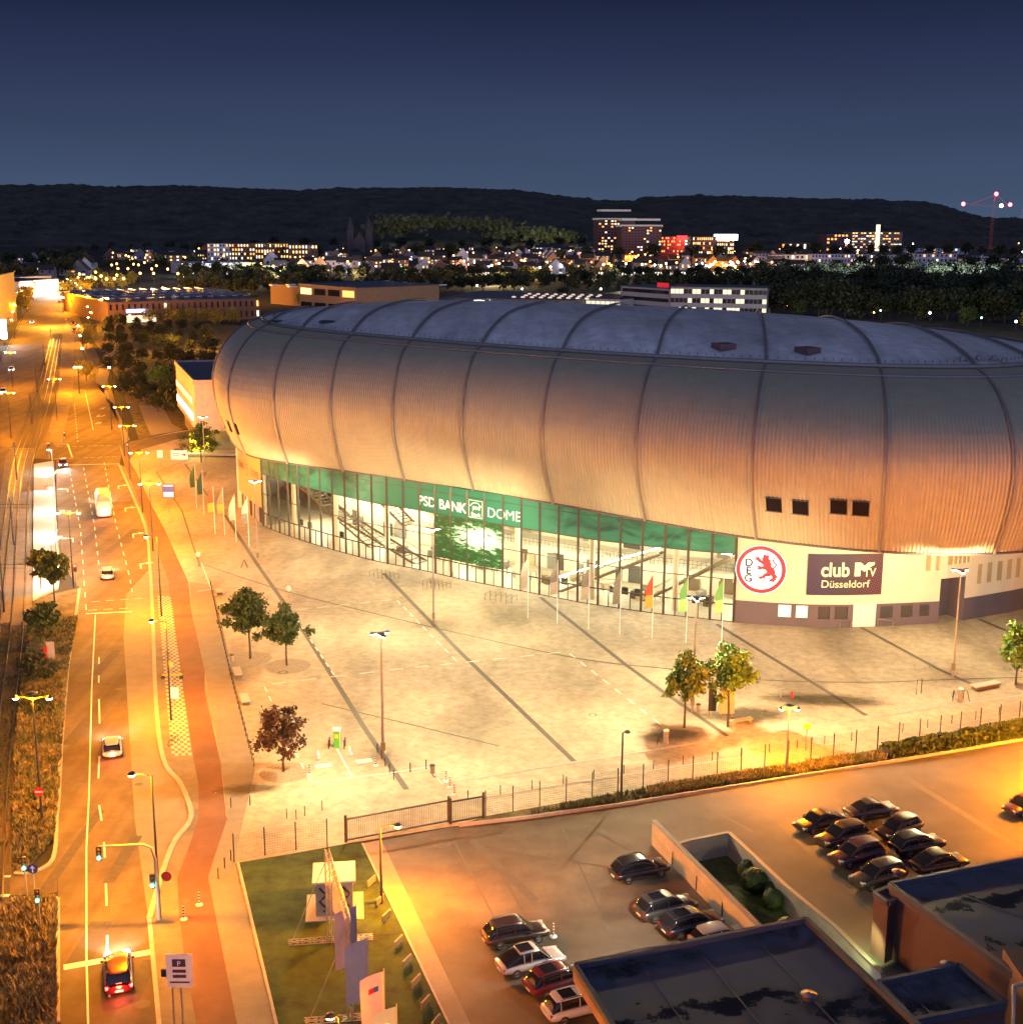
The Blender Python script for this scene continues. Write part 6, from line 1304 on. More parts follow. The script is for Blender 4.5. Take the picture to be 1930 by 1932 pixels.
tb = flat_building('tower_block', 'tall brown clad building with puddles on its flat roof at the right edge', [(1678, 1674), (1930, 1624.5), (2250, 1560), (2300, 2060), (1930, 1855)], hb2+.6, brown)
tp_ = flat_building('brown_pier', 'narrow brown clad pier attached before the tall brown building', [(1649, 1688), (1679, 1676), (1703, 1694), (1676, 1706)], hb2, brown, par=.2)
tc_ = flat_building('annex', 'small black flat-roofed annex between the two dark roofs', [(1656, 1860.5), (1807, 1827.5), (1897, 1899), (1722, 1932)], 4.6, brown)
t = thing('side_wall_block', 'reddish wall block with a bent pipe at the bottom right edge', 'building', P(1960, 1990, 0)); mb = MB(); mb.box((0, 0, 3), (4.0, 4, 6)); mb.build('wall', brown, t); mb = MB(); q = P(1912, 1862, 7)-P(1960, 1990, 0); mb.tube([q+Vector((-.2, -1, -2.5)), q+Vector((-.1, -.4, -.3)), q, q+Vector((1, .3, .1)), q+Vector((3, .8, .1))], .12, 8); mb.build('pipe', pole_m, t)
light('doorway_lamp', 'SPOT', P(1640, 1770, 2.6), 1800, (.85, 1, .35), None, .15, math.radians(95), P(1612, 1790, 0))
light('yard_lamp', 'SPOT', P(1300, 1640, 8), 0, (1, .8, .6), None, .3, 1.6, P(1060, 1760, 0)).data.energy = 11000
# ============================================================ background
hill_m = mat('wooded hillside', (.02, .022, .018), .95, var=.55, scale=.02, detail=9, bump=1, bscale=.2, col2=(.05, .05, .04))
RG = [(-500, 356), (0, 353), (150, 352), (230, 356), (350, 353), (480, 359), (580, 362), (667, 358), (850, 357), (966, 361), (1066, 373), (1129, 379.6), (1186, 379.6), (1204, 374.6), (1291, 370.4), (1449, 374.6), (1571, 377), (1716, 381), (1771, 393.4), (1821, 408), (1900, 412), (2500, 413)]
YR = 3400.
def ridge_h(X):
    x = X/YR*FOC+965
    for (a, ya), (b, yb) in zip(RG[:-1], RG[1:]):
        if a <= x < b: y = ya+(yb-ya)*(x-a)/(b-a); return CH+(HY+.0032*(x-965)-y)/FOC*YR/.99
    return 10
mb = MB(); NX, NY = 560, 60
for j in range(NY+1):
    for i in range(NX+1):
        X = (-2000+4400*i/NX); f = j/NY; Y = 2250+(YR-2250)*f+(300*max(0, f-.9)*0)
        h = ridge_h(X*(YR/Y)**.0)*(math.sin(min(1, f)*PI/2)**1.3)
        X2 = X*(.72+.28*f)+0
        b_ = noise.noise(Vector((X2*.07, Y*.03, 0)))*4.5+noise.noise(Vector((X2*.02, Y*.012, 5)))*5*(.4 if f > .95 else 1)+abs(noise.noise(Vector((X2*.15, Y*.1, 9))))*3
        mb.v.append((X2, Y, max(-3, h+b_*min(1, f*5)-2)))
for j in range(NY):
    for i in range(NX): a = j*(NX+1)+i; mb.f.append((a, a+1, a+NX+2, a+NX+1)); mb.sm.append(False)
o = mb.build('hills', hill_m); o['kind'] = 'structure'
# ---- tree belts
def blob_protos(lm, n, nl, ls, tag_):
    out = []
    for s in range(n):
        c = crown_mesh(100+s, 5.2, 5.0, 2.5, nl, ls, 26, .3, .26).build('crown', lm); tr_ = trunk_mesh(50+s, 12, .3, 3, 5, 4).build('trunk', bark); out.append((c.data, tr_.data)); bpy.data.objects.remove(c); bpy.data.objects.remove(tr_)
    return out
dark_p = blob_protos(leaf_d, 4, 1500, 1.5, 'd'); scr_p = blob_protos(leaf_s, 3, 1300, 1.3, 's'); yel_p = blob_protos(leafmat('lamp lit leaves', (.12, .13, .02), (.3, .26, .04)), 3, 900, 1.3, 'y'); grn_p = blob_protos(leaf_g, 2, 1200, 1.3, 'g')
R = random.Random(21)
def btree(p, sc, protos, label, group, name='tree', zs=1.):
    c, tr_ = R.choice(protos); t = thing(name, label, 'tree', (p.x, p.y, 0), R.uniform(0, 6.28), group); t.scale = (sc, sc, sc*zs)
    for n_, d in (('crown', c), ('trunk', tr_)): o = bpy.data.objects.new(n_, d); COL.objects.link(o); o.parent = t
def belt(x0, x1, ys, sp, sc, protos, label, group, name='tree', skip=0.):
    for y0, y1 in ys:
        x = x0
        while x < x1:
            y = y0+(y1-y0)*(x-x0)/(x1-x0)+R.uniform(-2, 2); p = P(x, y); s = sc*R.uniform(.75, 1.25)
            if R.random() >= skip: btree(p, s, protos, label, group, name)
            x += sp*FOC/p.y*R.uniform(.7, 1.2)
belt(350, 570, [(524, 524), (536, 538), (550, 552)], 9.5, .85, dark_p, 'dark tree in the belt between solar roof and pale halls', 'dark trees between the halls')
belt(1440, 1960, [(534, 540), (546, 552), (560, 568), (576, 590), (592, 610)], 9.5, 1.15, dark_p, 'dark tree in the unlit wood behind the right side of the arena', 'dark wood behind the arena')
belt(470, 1440, [(524, 526), (535, 537), (548, 548)], 9.5, .78, dark_p, 'dark tree in the belt between the town and the flat-roofed halls', 'dark tree belt behind the halls', skip=.08)
belt(205, 400, [(700, 745), (672, 700), (650, 668), (632, 650), (616, 630)], 6.5, .46, scr_p, 'scrubby tree on the dark lot left of the arena', 'scrub trees left of the arena', 'scrub_tree')
belt(235, 330, [(728, 765), (745, 790)], 4.5, .38, scr_p, 'low bush beside the forecourt left of the arena', 'bushes beside the forecourt', 'bush')
belt(-10, 160, [(520, 500), (505, 490), (540, 515)], 17, 1.15, scr_p, 'dark garden tree among the houses at the far left', 'garden trees at the far left')
belt(150, 480, [(478, 478), (512, 512)], 26, 1.1, scr_p, 'dark garden tree between the distant left houses', 'garden trees between the left houses')
belt(480, 1500, [(470, 470), (488, 490)], 44, 1.25, dark_p, 'dark tree scattered between the distant town houses', 'trees between the town houses')
belt(1480, 1960, [(482, 484), (515, 520)], 24, 1.2, dark_p, 'dark tree in front of the distant white apartment rows', 'trees before the white apartment rows')
for i, (x, y) in enumerate([(282, 612), (316, 611), (334, 613), (357, 612), (386, 612), (412, 614), (440, 612)]): btree(P(x, y), .62, yel_p, ordw(i+1)+' lamp-lit yellow tree from the left before the solar-roofed building', 'lamp-lit trees before the solar-roofed building', 'lit_tree')
for i, (x, y) in enumerate([(40, 592), (47, 578), (53, 568), (58, 560), (120, 560), (133, 538), (172, 548), (196, 540), (222, 535), (168, 640), (164, 655), (163, 720), (230, 545), (250, 538), (205, 548), (185, 530), (160, 560), (145, 552)]): btree(P(x, y), .8 if y < 600 else .5, yel_p, ordw(i+1)+' amber-lit tree along the far avenue', 'amber-lit trees along the far avenue', 'avenue_tree')
btree(P(302, 742), .62, blob_protos(leaf_y, 1, 1300, 1.1, ''), 'pale lit round tree left of the white modern building', 'trees at the white modern building'); btree(P(318, 757), .55, grn_p, 'bright green tree at the glazed corner of the white modern building', 'trees at the white modern building'); btree(P(334, 782), .5, dark_p, 'dark tree before the glazed ground floor of the white modern building', 'trees at the white modern building')
for x, y, pr, l in ((540, 572, yel_p, 'orange-lit narrow tree left of the flat orange-lit office'), (572, 580, yel_p, 'orange-lit bushy tree by the arena roof edge'), (600, 578, yel_p, 'orange tree hugging the orange-lit office front'), (476, 580, yel_p, 'orange conical tree beside the solar roof'), (1180, 577, grn_p, 'green tree in front of the low lit hall'), (1062, 566, grn_p, 'green lit tree left of the low hall'), (1738, 603, yel_p, 'yellow-lit tree under a lamp at the dark wood edge'), (1825, 615, grn_p, 'green bush tree lit at the wood edge'), (1940, 620, yel_p, 'yellow-lit willow-like tree at the right edge'), (1508, 600, grn_p, 'bright green lit tree just over the arena roof')): btree(P(x, y), .7, pr, l, 'single lit trees around the arena', 'lit_tree')
# woodland mass at the hill foot
R2 = random.Random(3); mb = MB()
for i in range(15000):
    x = R2.uniform(-100, 2050); y = R2.uniform(447, 462); p = P(x, y); hh = 5+13*R2.random()*(.6+.5*noise.noise(Vector((p.x*.01, p.y*.01, 2)))); p = Vector((p.x, p.y, hh)); v = Vector((R2.uniform(-1, 1), R2.uniform(-1, .2), R2.uniform(0, 1))).normalized(); a = v.orthogonal()*R2.uniform(2, 5); e = v.cross(a); mb.add([p-a, p+e, p+a, p-e], [(0, 1, 2, 3)])
o = mb.build('woodland', leaf_d); tag(o, 'far dark woodland mass at the foot of the hills', 'woodland', kind='stuff')
mb = MB(); lits = [(742, 428, 22, 12), (775, 415, 26, 8), (835, 418, 30, 9), (905, 420, 30, 10), (945, 435, 18, 10), (1010, 440, 22, 13), (1060, 444, 14, 9), (1195, 470, 12, 6)]
for (x, y, sx_, sy_) in lits:
    for i in range(300):
        px, py = R2.gauss(x, sx_), y+R2.gauss(0, sy_*.5); Y = 2360+R2.uniform(-15, 15); p = Vector(((px-965)/FOC*Y, Y, CH-(py-410)/FOC*Y)); v = Vector((R2.uniform(-1, 1), -1, R2.uniform(0, 1))).normalized(); a = v.orthogonal()*R2.uniform(1.5, 4); e = v.cross(a); mb.add([p-a, p+e, p+a, p-e], [(0, 1, 2, 3)])
o = mb.build('lit_woodland', leafmat('slope leaves', (.02, .024, .008), (.08, .085, .025))); tag(o, 'floodlit edge of the wood on the hillside', 'woodland', kind='stuff')
for (x, y, sx_, sy_) in lits: light('sports_light', 'POINT', ((x-965)/FOC*2300, 2300, CH-(y-404)/FOC*2300), 11000 if x < 1000 else 45000, (1, .95, .55), None, 2)
# ---- buildings
WQ = {}
def wquad(m):
    if m.name not in WQ:
        me = bpy.data.meshes.new('window'); me.from_pydata([(-.5, 0, -.5), (.5, 0, -.5), (.5, 0, .5), (-.5, 0, .5)], [], [(0, 1, 2, 3)]); me.materials.append(m); WQ[m.name] = me
    return WQ[m.name]
lw = [glow('window warm', (1, .62, .22), 2.4, False), glow('window white', (1, .88, .66), 2.2, False), glow('window amber', (1, .42, .10), 2.2, False)]
lwb = glow('window bright', (1, .95, .8), 6, False); dw = mat('window dark', (.02, .02, .03), .15)
def building(label, x0, y0, x1, y1, top, depth, wm, rows=0, cols=0, lit=.4, roofm=None, name='building', cat='building', gable=False, win=(.55, .5), lcol=None, yt=None, group=None, door=None, ribbon=False, hgt=None):
    a, b = P(x0, y0), P(x1, y1); h = hgt or height(x0, top, x0, y0); d = b-a; L = d.length; ang_ = math.atan2(d.y, d.x); c = (a+b)/2
    t = thing(name, label, cat, c, ang_, group); mb = MB(); mb.box((0, depth/2, h/2), (L, depth, h))
    if gable == 'x': mb.add([(-L/2, 0, h), (-L/2, depth, h), (-L/2, depth/2, h+depth*.42), (L/2, 0, h), (L/2, depth, h), (L/2, depth/2, h+depth*.42)], [(0, 2, 1), (3, 4, 5)])
    if gable == 'y': mb.add([(-L/2, 0, h), (L/2, 0, h), (0, 0, h+L*.5), (-L/2, depth, h), (L/2, depth, h), (0, depth, h+L*.5)], [(0, 1, 2), (3, 5, 4)])
    mb.build('wall', wm, t); mb = MB(); rm = roofm or mat('dark roof', (.03, .03, .035), .7)
    if gable == 'x':
        r = h+depth*.42+.15; e = .4
        for y_ in (-e, depth+e): mb.add([(-L/2-e, y_, h-.1), (L/2+e, y_, h-.1), (L/2+e, depth/2, r), (-L/2-e, depth/2, r)], [(0, 1, 2, 3)])
    elif gable == 'y':
        r = h+L*.5+.15; e = .4
        for x_ in (-L/2-e, L/2+e): mb.add([(x_, -e, h-.1), (x_, depth+e, h-.1), (0, depth+e, r), (0, -e, r)], [(0, 1, 2, 3)])
    else: mb.box((0, depth/2, h+.18), (L+.6, depth+.6, .36))
    mb.build('roof', rm, t)
    k = 0
    if ribbon:
        for r in range(rows):
            z = h*(r+.5)/rows; m = (lcol or R.choice(lw)) if R.random() < lit else dw; o = bpy.data.objects.new('window_band', wquad(m)); COL.objects.link(o); o.parent = t; o.location = (0, -.06, z); o.scale = (L*.94, 1, h/rows*win[1])
        return t
    for r in range(rows):
        for q in range(cols):
            m = (lcol or R.choice(lw)) if R.random() < lit else dw; o = bpy.data.objects.new('window', wquad(m)); COL.objects.link(o); o.parent = t; o.location = (-L/2+L*(q+.5)/cols, -.06, h*(r+.55)/rows); o.scale = (L/cols*win[0], 1, h/rows*win[1]); k += 1
    return t
wht_b = mat('white render', (.55, .55, .6), .8, emis=(.35, .38, .5), es=.0); brick_b = mat('brown brick', (.20, .11, .07), .85); gry_b = mat('grey facade', (.22, .22, .25), .8); org_b = mat('sandstone facade', (.42, .27, .14), .8); red_b = mat('red brown facade', (.18, .08, .07), .8)
panel_roof = tint(mat('solar roof', (.05, .055, .08), .3, var=.3, scale=.1), .05, .3, 2.2, stretch=(6, 1, 1), tex='wave')
# solar roofed long building left
tb1 = building('long low brown building with a solar-panelled roof and a glowing blue sign beside the avenue', 205, 611, 492, 601, 571, 105, brick_b, 2, 26, .12, panel_roof, win=(.35, .55))
mb = MB(); [mb.box((-38+i*6.2, 25+j*24, height(205, 571, 205, 611)+.9), (2.8, 16, .5)) for i in range(13) for j in range(4)]; mb.build('solar_panels', mat('solar panels', (.30, .34, .44), .15, metal=.5), tb1)
mb = MB(); mb.box((-23, -.3, 5.8), (12, .3, 1.6)); mb.build('lit_sign', glow('blue sign glow', (.45, .5, 1), 5, False), tb1); mb = MB(); mb.box((-22, -.2, 2.0), (14, .3, 3.2)); mb.build('glazed_entrance', lit_w, tb1)
# left edge building
tl = building('pale pinkish gabled building with a framed sign at the left edge', -60, 640, 33, 604, 533, 26, mat('pale pink render', (.2, .16, .15), .8), 0, 0, 0, gable=False, roofm=mat('dark red roof', (.06, .03, .03), .8))
mb = MB(); mb.box((8, -.15, 9.5), (11, .2, 4.2)); sg = mb.build('sign_frame', dk, tl); mb = MB(); mb.box((8, -.27, 9.5), (10.2, .1, 3.5)); mb.build('sign_panel', mat('sign pale', (.45, .38, .36), .7), sg); mb = MB(); mb.box((8, -.34, 9.6), (6, .06, 1.0)); mb.build('sign_print', dk, sg)
tt_ = thing('light_column', 'glaring white advertising column at the left edge of the avenue', 'sign', P(9, 652)); mb = MB(); mb.box((0, 0, 6.5), (2.2, .6, 7.5)); mb.build('lit_box', glow('column glow', (.8, .85, 1), 14, False), tt_); mb = MB(); mb.beam((0, 0, 0), (0, 0, 2.8), .4); mb.build('post', darkpole, tt_); light('column_light', 'POINT', (0, -2, 6), 12000, (.8, .85, 1), tt_, .8)
# filling station / shop at the avenue end
tg_ = building('bright white lit shop front with a flat canopy where the avenue bends', 38, 562, 112, 556, 531, 30, wht_b, 1, 12, 1, lcol=lwb, win=(.8, .6)); light('shop_light', 'POINT', (0, -12, 7), 60000, (1, .95, .8), tg_, 2)
building('curved pale hall roof behind the bright shop at the avenue end', 38, 545, 98, 542, 522, 20, wht_b)
# modern white building beside the arena
a4 = P(355, 806); 
tm = thing('modern_building', 'white modern building with dark flat roof and yellow-lit glass front left of the arena', 'building', (0, 0, 0)); hm2 = 15.5
cr_ = [P(333, 684, hm2), P(372, 722, hm2), P(420, 724, hm2), P(420, 680, hm2)]
cr_ = [P(331, 684, hm2), P(366, 721, hm2), P(430, 721, hm2), P(430, 682, hm2)]; xy = [(c.x, c.y) for c in cr_]; mb = MB(); mb.prism(xy, 5.0, hm2-.02); mb.build('wall', mat('beige pink cladding', (.50, .38, .34), .7), tm)
mb = MB(); mb.prism([(CX+(x-CX)*1.002, y) for x, y in xy], hm2, hm2+.1); mb.build('roof', mat('blue grey roof', (.10, .11, .14), .7), tm); mb = MB(); cl = [Vector((*q, 0)) for q in xy+[xy[0]]]; mb.wall(cl, hm2-.5, hm2+.5, .5); mb.build('parapet', mat('pale parapet', (.45, .36, .33), .7), tm)
ins = [(x+1.2, y+1.5) for x, y in xy]; mb = MB(); mb.prism(ins, 0, 4.98); mb.build('ground_floor', mat('dark beige base', (.2, .17, .1), .5), tm)  # ground floor in plain dark beige
dA = cl[1]-cl[0]
for k in range(2): 
    mb = MB(); n_ = Vector((-dA.y, dA.x, 0)).normalized(); n_ = n_ if n_.x < 0 else -n_
    mb.beam(cl[0]+n_*.2+dA*.05+Vector((0, 0, 7.4+k*3.6)), cl[0]+n_*.2+dA*.9+Vector((0, 0, 7.4+k*3.6)), .2, 1.5); mb.build('window_band', glow('strip window', (1, .95, .85), 2.2, False) if k == 0 else mat('strip white', (.7, .68, .62), .5, emis=(.8, .8, .7), es=.5), tm)
mb = MB(); c = cl[1]; mb.box((c.x+.5, c.y-.1, 2.4), (4, .3, 4.4)); mb.build('lit_glass', glow('yellow glass', (.85, .85, .05), 1.6, False), tm); mb = MB(); mb.box((c.x+8, c.y-1.5, .5), (22, 5, .5)); mb.build('terrace', concb, tm)
light('glass_light', 'POINT', (c.x, c.y-4, 2.5), 900, (.95, 1, .35), tm, .5)
# flat halls behind arena
t2 = building('flat orange-lit office block with rows of dark windows behind the arena roof', 566, 588, 672, 598, 536, 55, org_b, 2, 4, .1, panel_roof, win=(.8, .45))
t3 = building('wide dark roofed hall with rows of skylights behind the arena', 676, 588, 830, 580, 548, 90, brick_b, 0, 0); hh3 = height(676, 548, 676, 588)
mb = MB(); [mb.box((-38+i*11, 12+j*19, hh3+.6), (5, 3, .5)) for i in range(8) for j in range(4)]; mb.build('skylight_strips', mat('skylight pale', (.35, .42, .5), .3, emis=(.4, .5, .6), es=.25), t3)
t4 = building('low grey hall dotted with round lit skylights behind the arena roof', 830, 584, 1085, 590, 562, 70, gry_b, 0, 0, roofm=mat('grey sheet roof', (.12, .13, .16), .5)); hh4 = height(830, 562, 830, 584)
for i in range(9):
    for j in range(3): mb = MB(); mb.ball((0+i*5.2+(j % 2)*2.4, 14+j*16, hh4+.5), 1.3, 6, .5); mb.build('round_skylight', glow('skylight warm', (1, .75, .5), .8, False), t4)
mb = MB(); mb.box((-14, -.4, hh4-1.2), (9, .4, 1.8)); mb.build('lit_opening', lwb, t4)
building('low glazed pavilion lit inside, left of the three-storey office', 1105, 585, 1170, 588, 562, 30, wht_b, 1, 7, 1, lcol=lit_w, win=(.85, .5)); building('long flat shed behind the glazed pavilion', 1128, 570, 1180, 572, 555, 30, gry_b)
t5 = building('white three-storey office with ribbon windows right behind the arena roof', 1264, 592, 1445, 596, 541, 26, mat('office white', (.42, .44, .46), .7), 3, 22, .3, parap, win=(.9, .5), lcol=lit_w); t6 = building('short left wing of the white three-storey office, with a red sign on top', 1171, 583, 1263, 591, 539, 26, mat('office white', (.42, .44, .46), .7), 3, 1, .6, parap, win=(.95, .45), lcol=lit_w)
mb = MB(); mb.box((10, 4, height(1171, 539, 1171, 583)+1.6), (9, .5, 2.4)); mb.build('red_sign', mat('sign red', (.5, .02, .03), .5, emis=(1, .03, .05), es=.5), t6)
# towers
def tower(label, x0, x1, yb, yt, dep, rows, cols, lit, caps, m=red_b):
    t = building(label, x0, yb, x1, yb, yt, dep, m, rows, cols, lit, win=(.6, .45)); h = height(x0, yt, x0, yb); L = (P(x1, yb)-P(x0, yb)).length
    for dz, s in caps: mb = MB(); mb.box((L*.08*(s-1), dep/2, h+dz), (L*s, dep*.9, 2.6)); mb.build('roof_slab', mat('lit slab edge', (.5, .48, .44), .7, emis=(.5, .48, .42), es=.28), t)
    return t
tower('tall office tower with glowing roof slabs, rear one of the twin towers', 1128, 1197, 478, 414, 40, 12, 12, .28, ((1, 1.08), (13, .8))); tower('tall office tower with pale roof slabs, front right of the twin towers', 1172, 1247, 484, 427, 40, 11, 13, .12, ((1, 1.06), (9, .95)))
t7 = building('red glowing office slab right of the twin towers with a red sign', 1247, 483, 1291, 483, 446, 30, mat('red lit wall', (.25, .06, .05), .8), 6, 12, .3, lcol=lw[2]); mb = MB(); mb.box((12, -1, 24), (14, 1, 6)); mb.build('red_sign', glow('red neon', (1, .02, .02), 5, False), t7); light('neon_light', 'POINT', (12, -14, 24), 60000, (1, .05, .03), t7, 2)
building('narrow white-lit block beside the red office slab', 1291, 480, 1306, 480, 446, 25, wht_b, 6, 3, .5, lcol=lwb); building('orange-lit office with bands of windows in the town centre', 1306, 481, 1352, 481, 446, 30, org_b, 4, 12, .7); t8 = building('office with a white-blue glowing sign on its roof', 1352, 480, 1384, 480, 450, 30, org_b, 4, 8, .8); mb = MB(); mb.box((0, 0, 24), (34, 1, 8)); mb.build('roof_sign', glow('white neon', (.7, .85, 1), 9, False), t8)
t9 = building('broad multi-storey hospital block with bright stair tower before the hill', 1606, 474, 1700, 474, 437, 40, mat('hospital facade', (.34, .22, .17), .8), 7, 18, .5, win=(.75, .35)); mb = MB(); mb.box((0, -2, 21), (5, 4, 40)); mb.build('stair_tower', glow('stair glow', (1, .85, .5), 1.8, False), t9); building('lower left wing of the hospital block with an orange roof lamp', 1558, 474, 1606, 474, 441, 40, red_b, 5, 7, .35, lcol=lw[2]); building('dark right wing of the hospital block', 1651+49, 474, 1691+9, 476, 440, 40, red_b, 5, 6, .4) if False else None
building('low long building with orange lamps left of the hospital', 1474, 473, 1528, 473, 457, 30, brick_b, 1, 8, .4)
# apartments
for i, (x0, x1, yb, yt, rw, cl_, lt_, lb) in enumerate([(1530, 1640, 504, 479, 3, 18, .25, 'white four-storey apartment row, left half behind the dark wood'), (1640, 1722, 504, 480, 3, 13, .3, 'white apartment row with several bright windows, middle part'), (1722, 1804, 504, 478, 3, 10, .15, 'white apartment block at the right end of the long row'), (1424, 1455, 498, 478, 3, 5, .2, 'small white block at the left start of the apartment row'), (1455, 1526, 500, 480, 2, 8, .1, 'pale long house left of the white apartment row'), (1817, 1890, 507, 488, 2, 10, .3, 'separate white apartment house right of the long row'), (1898, 1960, 508, 487, 2, 7, .4, 'white house cut by the right edge of the picture'), (1700, 1832, 479, 468, 2, 16, .35, 'long lit terrace on the slope above the white rows'), (392, 432, 492, 459, 4, 7, .5, 'stepped white apartment building with lit balconies on the left'), (432, 482, 491, 459, 4, 9, .6, 'brown apartment building joined to the stepped white one'), (482, 545, 490, 458, 3, 12, .7, 'long old town house with tall lit windows'), (545, 600, 490, 461, 3, 9, .45, 'town house row ending before the church')]):
    building(lb, x0, yb, x1, yb, yt, 14, wht_b if i not in (9, 10, 11) else brick_b, rw, cl_, lt_, win=(.45, .5))
building('long white curved hall with a pale roof left of centre', 343, 518, 482, 516, 497, 50, wht_b, roofm=mat('pale sheet roof', (.4, .43, .5), .5)); building('white hall with a pale roof and evening lamps', 482, 514, 600, 513, 501, 40, wht_b, roofm=mat('pale sheet roof', (.4, .43, .5), .5)); building('long low terrace with a string of lit ground floor windows', 1110, 522, 1300, 522, 511, 14, gry_b, 1, 34, .95, lcol=lw[1]); building('second low terrace with lit windows right of the first', 1302, 521, 1420, 521, 511, 14, gry_b, 1, 20, .6, lcol=lw[1])
building('low row with a lit frontage behind the tree belt', 896, 523, 970, 523, 511, 14, gry_b, 1, 16, .9, lcol=lw[1]); building('white gabled house, its bright gable facing the avenue', 149, 514, 173, 514, 496, 26, wht_b, gable='y'); building('cream chapel-like building before the twin towers', 1178, 500, 1202, 500, 481, 18, org_b, 2, 4, .3)
# church with two towers
tch = thing('church', 'old church with twin pointed towers and a gable between them', 'church', P(680, 478)); stn = mat('church stone', (.10, .08, .08), .9)
for s in (-1, 1):
    mb = MB(); mb.box((s*13, 0, 17), (9, 9, 34)); tw_ = mb.build('tower', stn, tch); mb = MB(); mb.lathe([(6, 34), (5.6, 37), (.1, 50)], 8, (s*13, 0, 0)); mb.build('spire', mat('slate spire', (.05, .055, .07), .7), tw_)
mb = MB(); mb.box((0, 2, 9), (17, 26, 18)); mb.add([(-8.5, -11, 18), (8.5, -11, 18), (0, -11, 29), (-8.5, 15, 18), (8.5, 15, 18), (0, 15, 29)], [(0, 1, 2), (3, 5, 4), (0, 2, 5, 3), (1, 4, 5, 2)]); mb.build('nave', stn, tch)
# small houses
hn = 0
rh = random.Random(9); WD = ['white', 'grey', 'brown', 'cream']; WM_ = [wht_b, gry_b, brick_b, org_b]
for (x0, x1, y, n) in ((200, 385, 482, 9), (600, 650, 487, 3), (710, 1120, 485, 16), (700, 1180, 500, 14), (1390, 1530, 488, 6), (1000, 1170, 474, 7), (10, 150, 522, 5), (20, 145, 500, 6), (1700, 1930, 492, 5), (760, 1180, 512, 10), (600, 1120, 476, 16), (640, 1180, 493, 16), (480, 700, 506, 9), (1180, 1500, 508, 14), (1250, 1520, 496, 12), (190, 380, 492, 10), (480, 1100, 520, 14)):
    for i in range(n):
        x = x0+(x1-x0)*(i+rh.uniform(.2, .8))/n; yy = y+rh.uniform(-3, 3); k = rh.randrange(4); w_ = rh.uniform(9, 18)*FOC/P(x, yy).y; hn += 1
        building('small '+WD[k]+' gabled town house with a few lit windows, dim among dark trees', x, yy, x+w_, yy, 0, rh.uniform(8, 12), WM_[k], rh.randint(1, 2), rh.randint(2, 4), .55, gable=rh.choice(('x', 'x', 'y')), group='distant small town houses', name='town_house', cat='house', hgt=rh.uniform(5, 8), win=(.3, .4))
# distant lamps
mb = MB(); mb.tube([(0, 0, 0), (0, 0, 8)], .12, 5); PD = mb.build('pole', darkpole); pdm = PD.data; bpy.data.objects.remove(PD)
def star(nm, col, s, r):
    mb = MB(); mb.ball((0, 0, 8.3), r, 6); o = mb.build('bulb', glow(nm, col, s, False)); d = o.data; bpy.data.objects.remove(o); return d
st_o = star('far amber glow', (1, .42, .08), 14, .9); st_w = star('far white glow', (1, .95, .85), 18, .9); st_g = star('far green glow', (.35, 1, .5), 9, .7); st_b = star('far flood glow', (.85, .9, 1), 60, 1.5)
def flamp(x, y, d, label, group, sc=1.): 
    t = thing('distant_lamp', label, 'lamp post', P(x, y), 0, group); t.scale = (sc,)*3
    for n_, dd in (('pole', pdm), ('bulb', d)): o = bpy.data.objects.new(n_, dd); COL.objects.link(o); o.parent = t
rr = random.Random(4)
for i in range(75): flamp(rr.uniform(190, 1500), rr.uniform(478, 520), st_o, 'tiny orange street lamp among the distant town houses', 'distant orange town lamps')
for i in range(40): flamp(rr.uniform(860, 1450), rr.uniform(508, 524), st_w, 'tiny white street lamp along the distant terraces', 'distant white terrace lamps')
for i in range(26): flamp(rr.uniform(110, 340), rr.uniform(512, 552), st_o, 'small amber lamp in the glowing district beyond the avenue', 'amber lamps beyond the avenue')
for i in range(30): flamp(rr.uniform(1840, 1930), 411.8+rr.random()*11, st_w if rr.random() < .5 else st_o, 'pinprick light on the far right horizon', 'lights on the far right horizon', 1.5)
for i in range(14): flamp(rr.uniform(1480, 1930), rr.uniform(455, 500), rr.choice((st_o, st_w)), 'small lamp among the slopes at the distant right', 'lamps on the distant right slopes')
for x, y, l in ((1002, 462, 'glaring white sports floodlight before the hill, left one'), (1052, 462, 'small white sports floodlight right of the glaring one'), (1122, 460, 'white floodlight left of the twin towers'), (1597, 478, 'glaring white floodlight beside the hospital')): flamp(x, y, st_b, l, 'sports floodlights', 2.6 if x > 1000 and x < 1010 else 2.1)
for i, (x, y) in enumerate([(588, 560), (604, 556), (985, 560), (1063, 565), (1133, 560), (1210, 560), (1353, 560), (1413, 558), (1555, 590), (1660, 605), (1753, 610), (1915, 628), (1850, 620), (1730, 600), (900, 553), (700, 555)]): flamp(x, y, st_w if i % 3 else st_g, ordw(i+1)+' single white-green lamp just beyond the arena roof line', 'lamps just beyond the arena roof', .62)
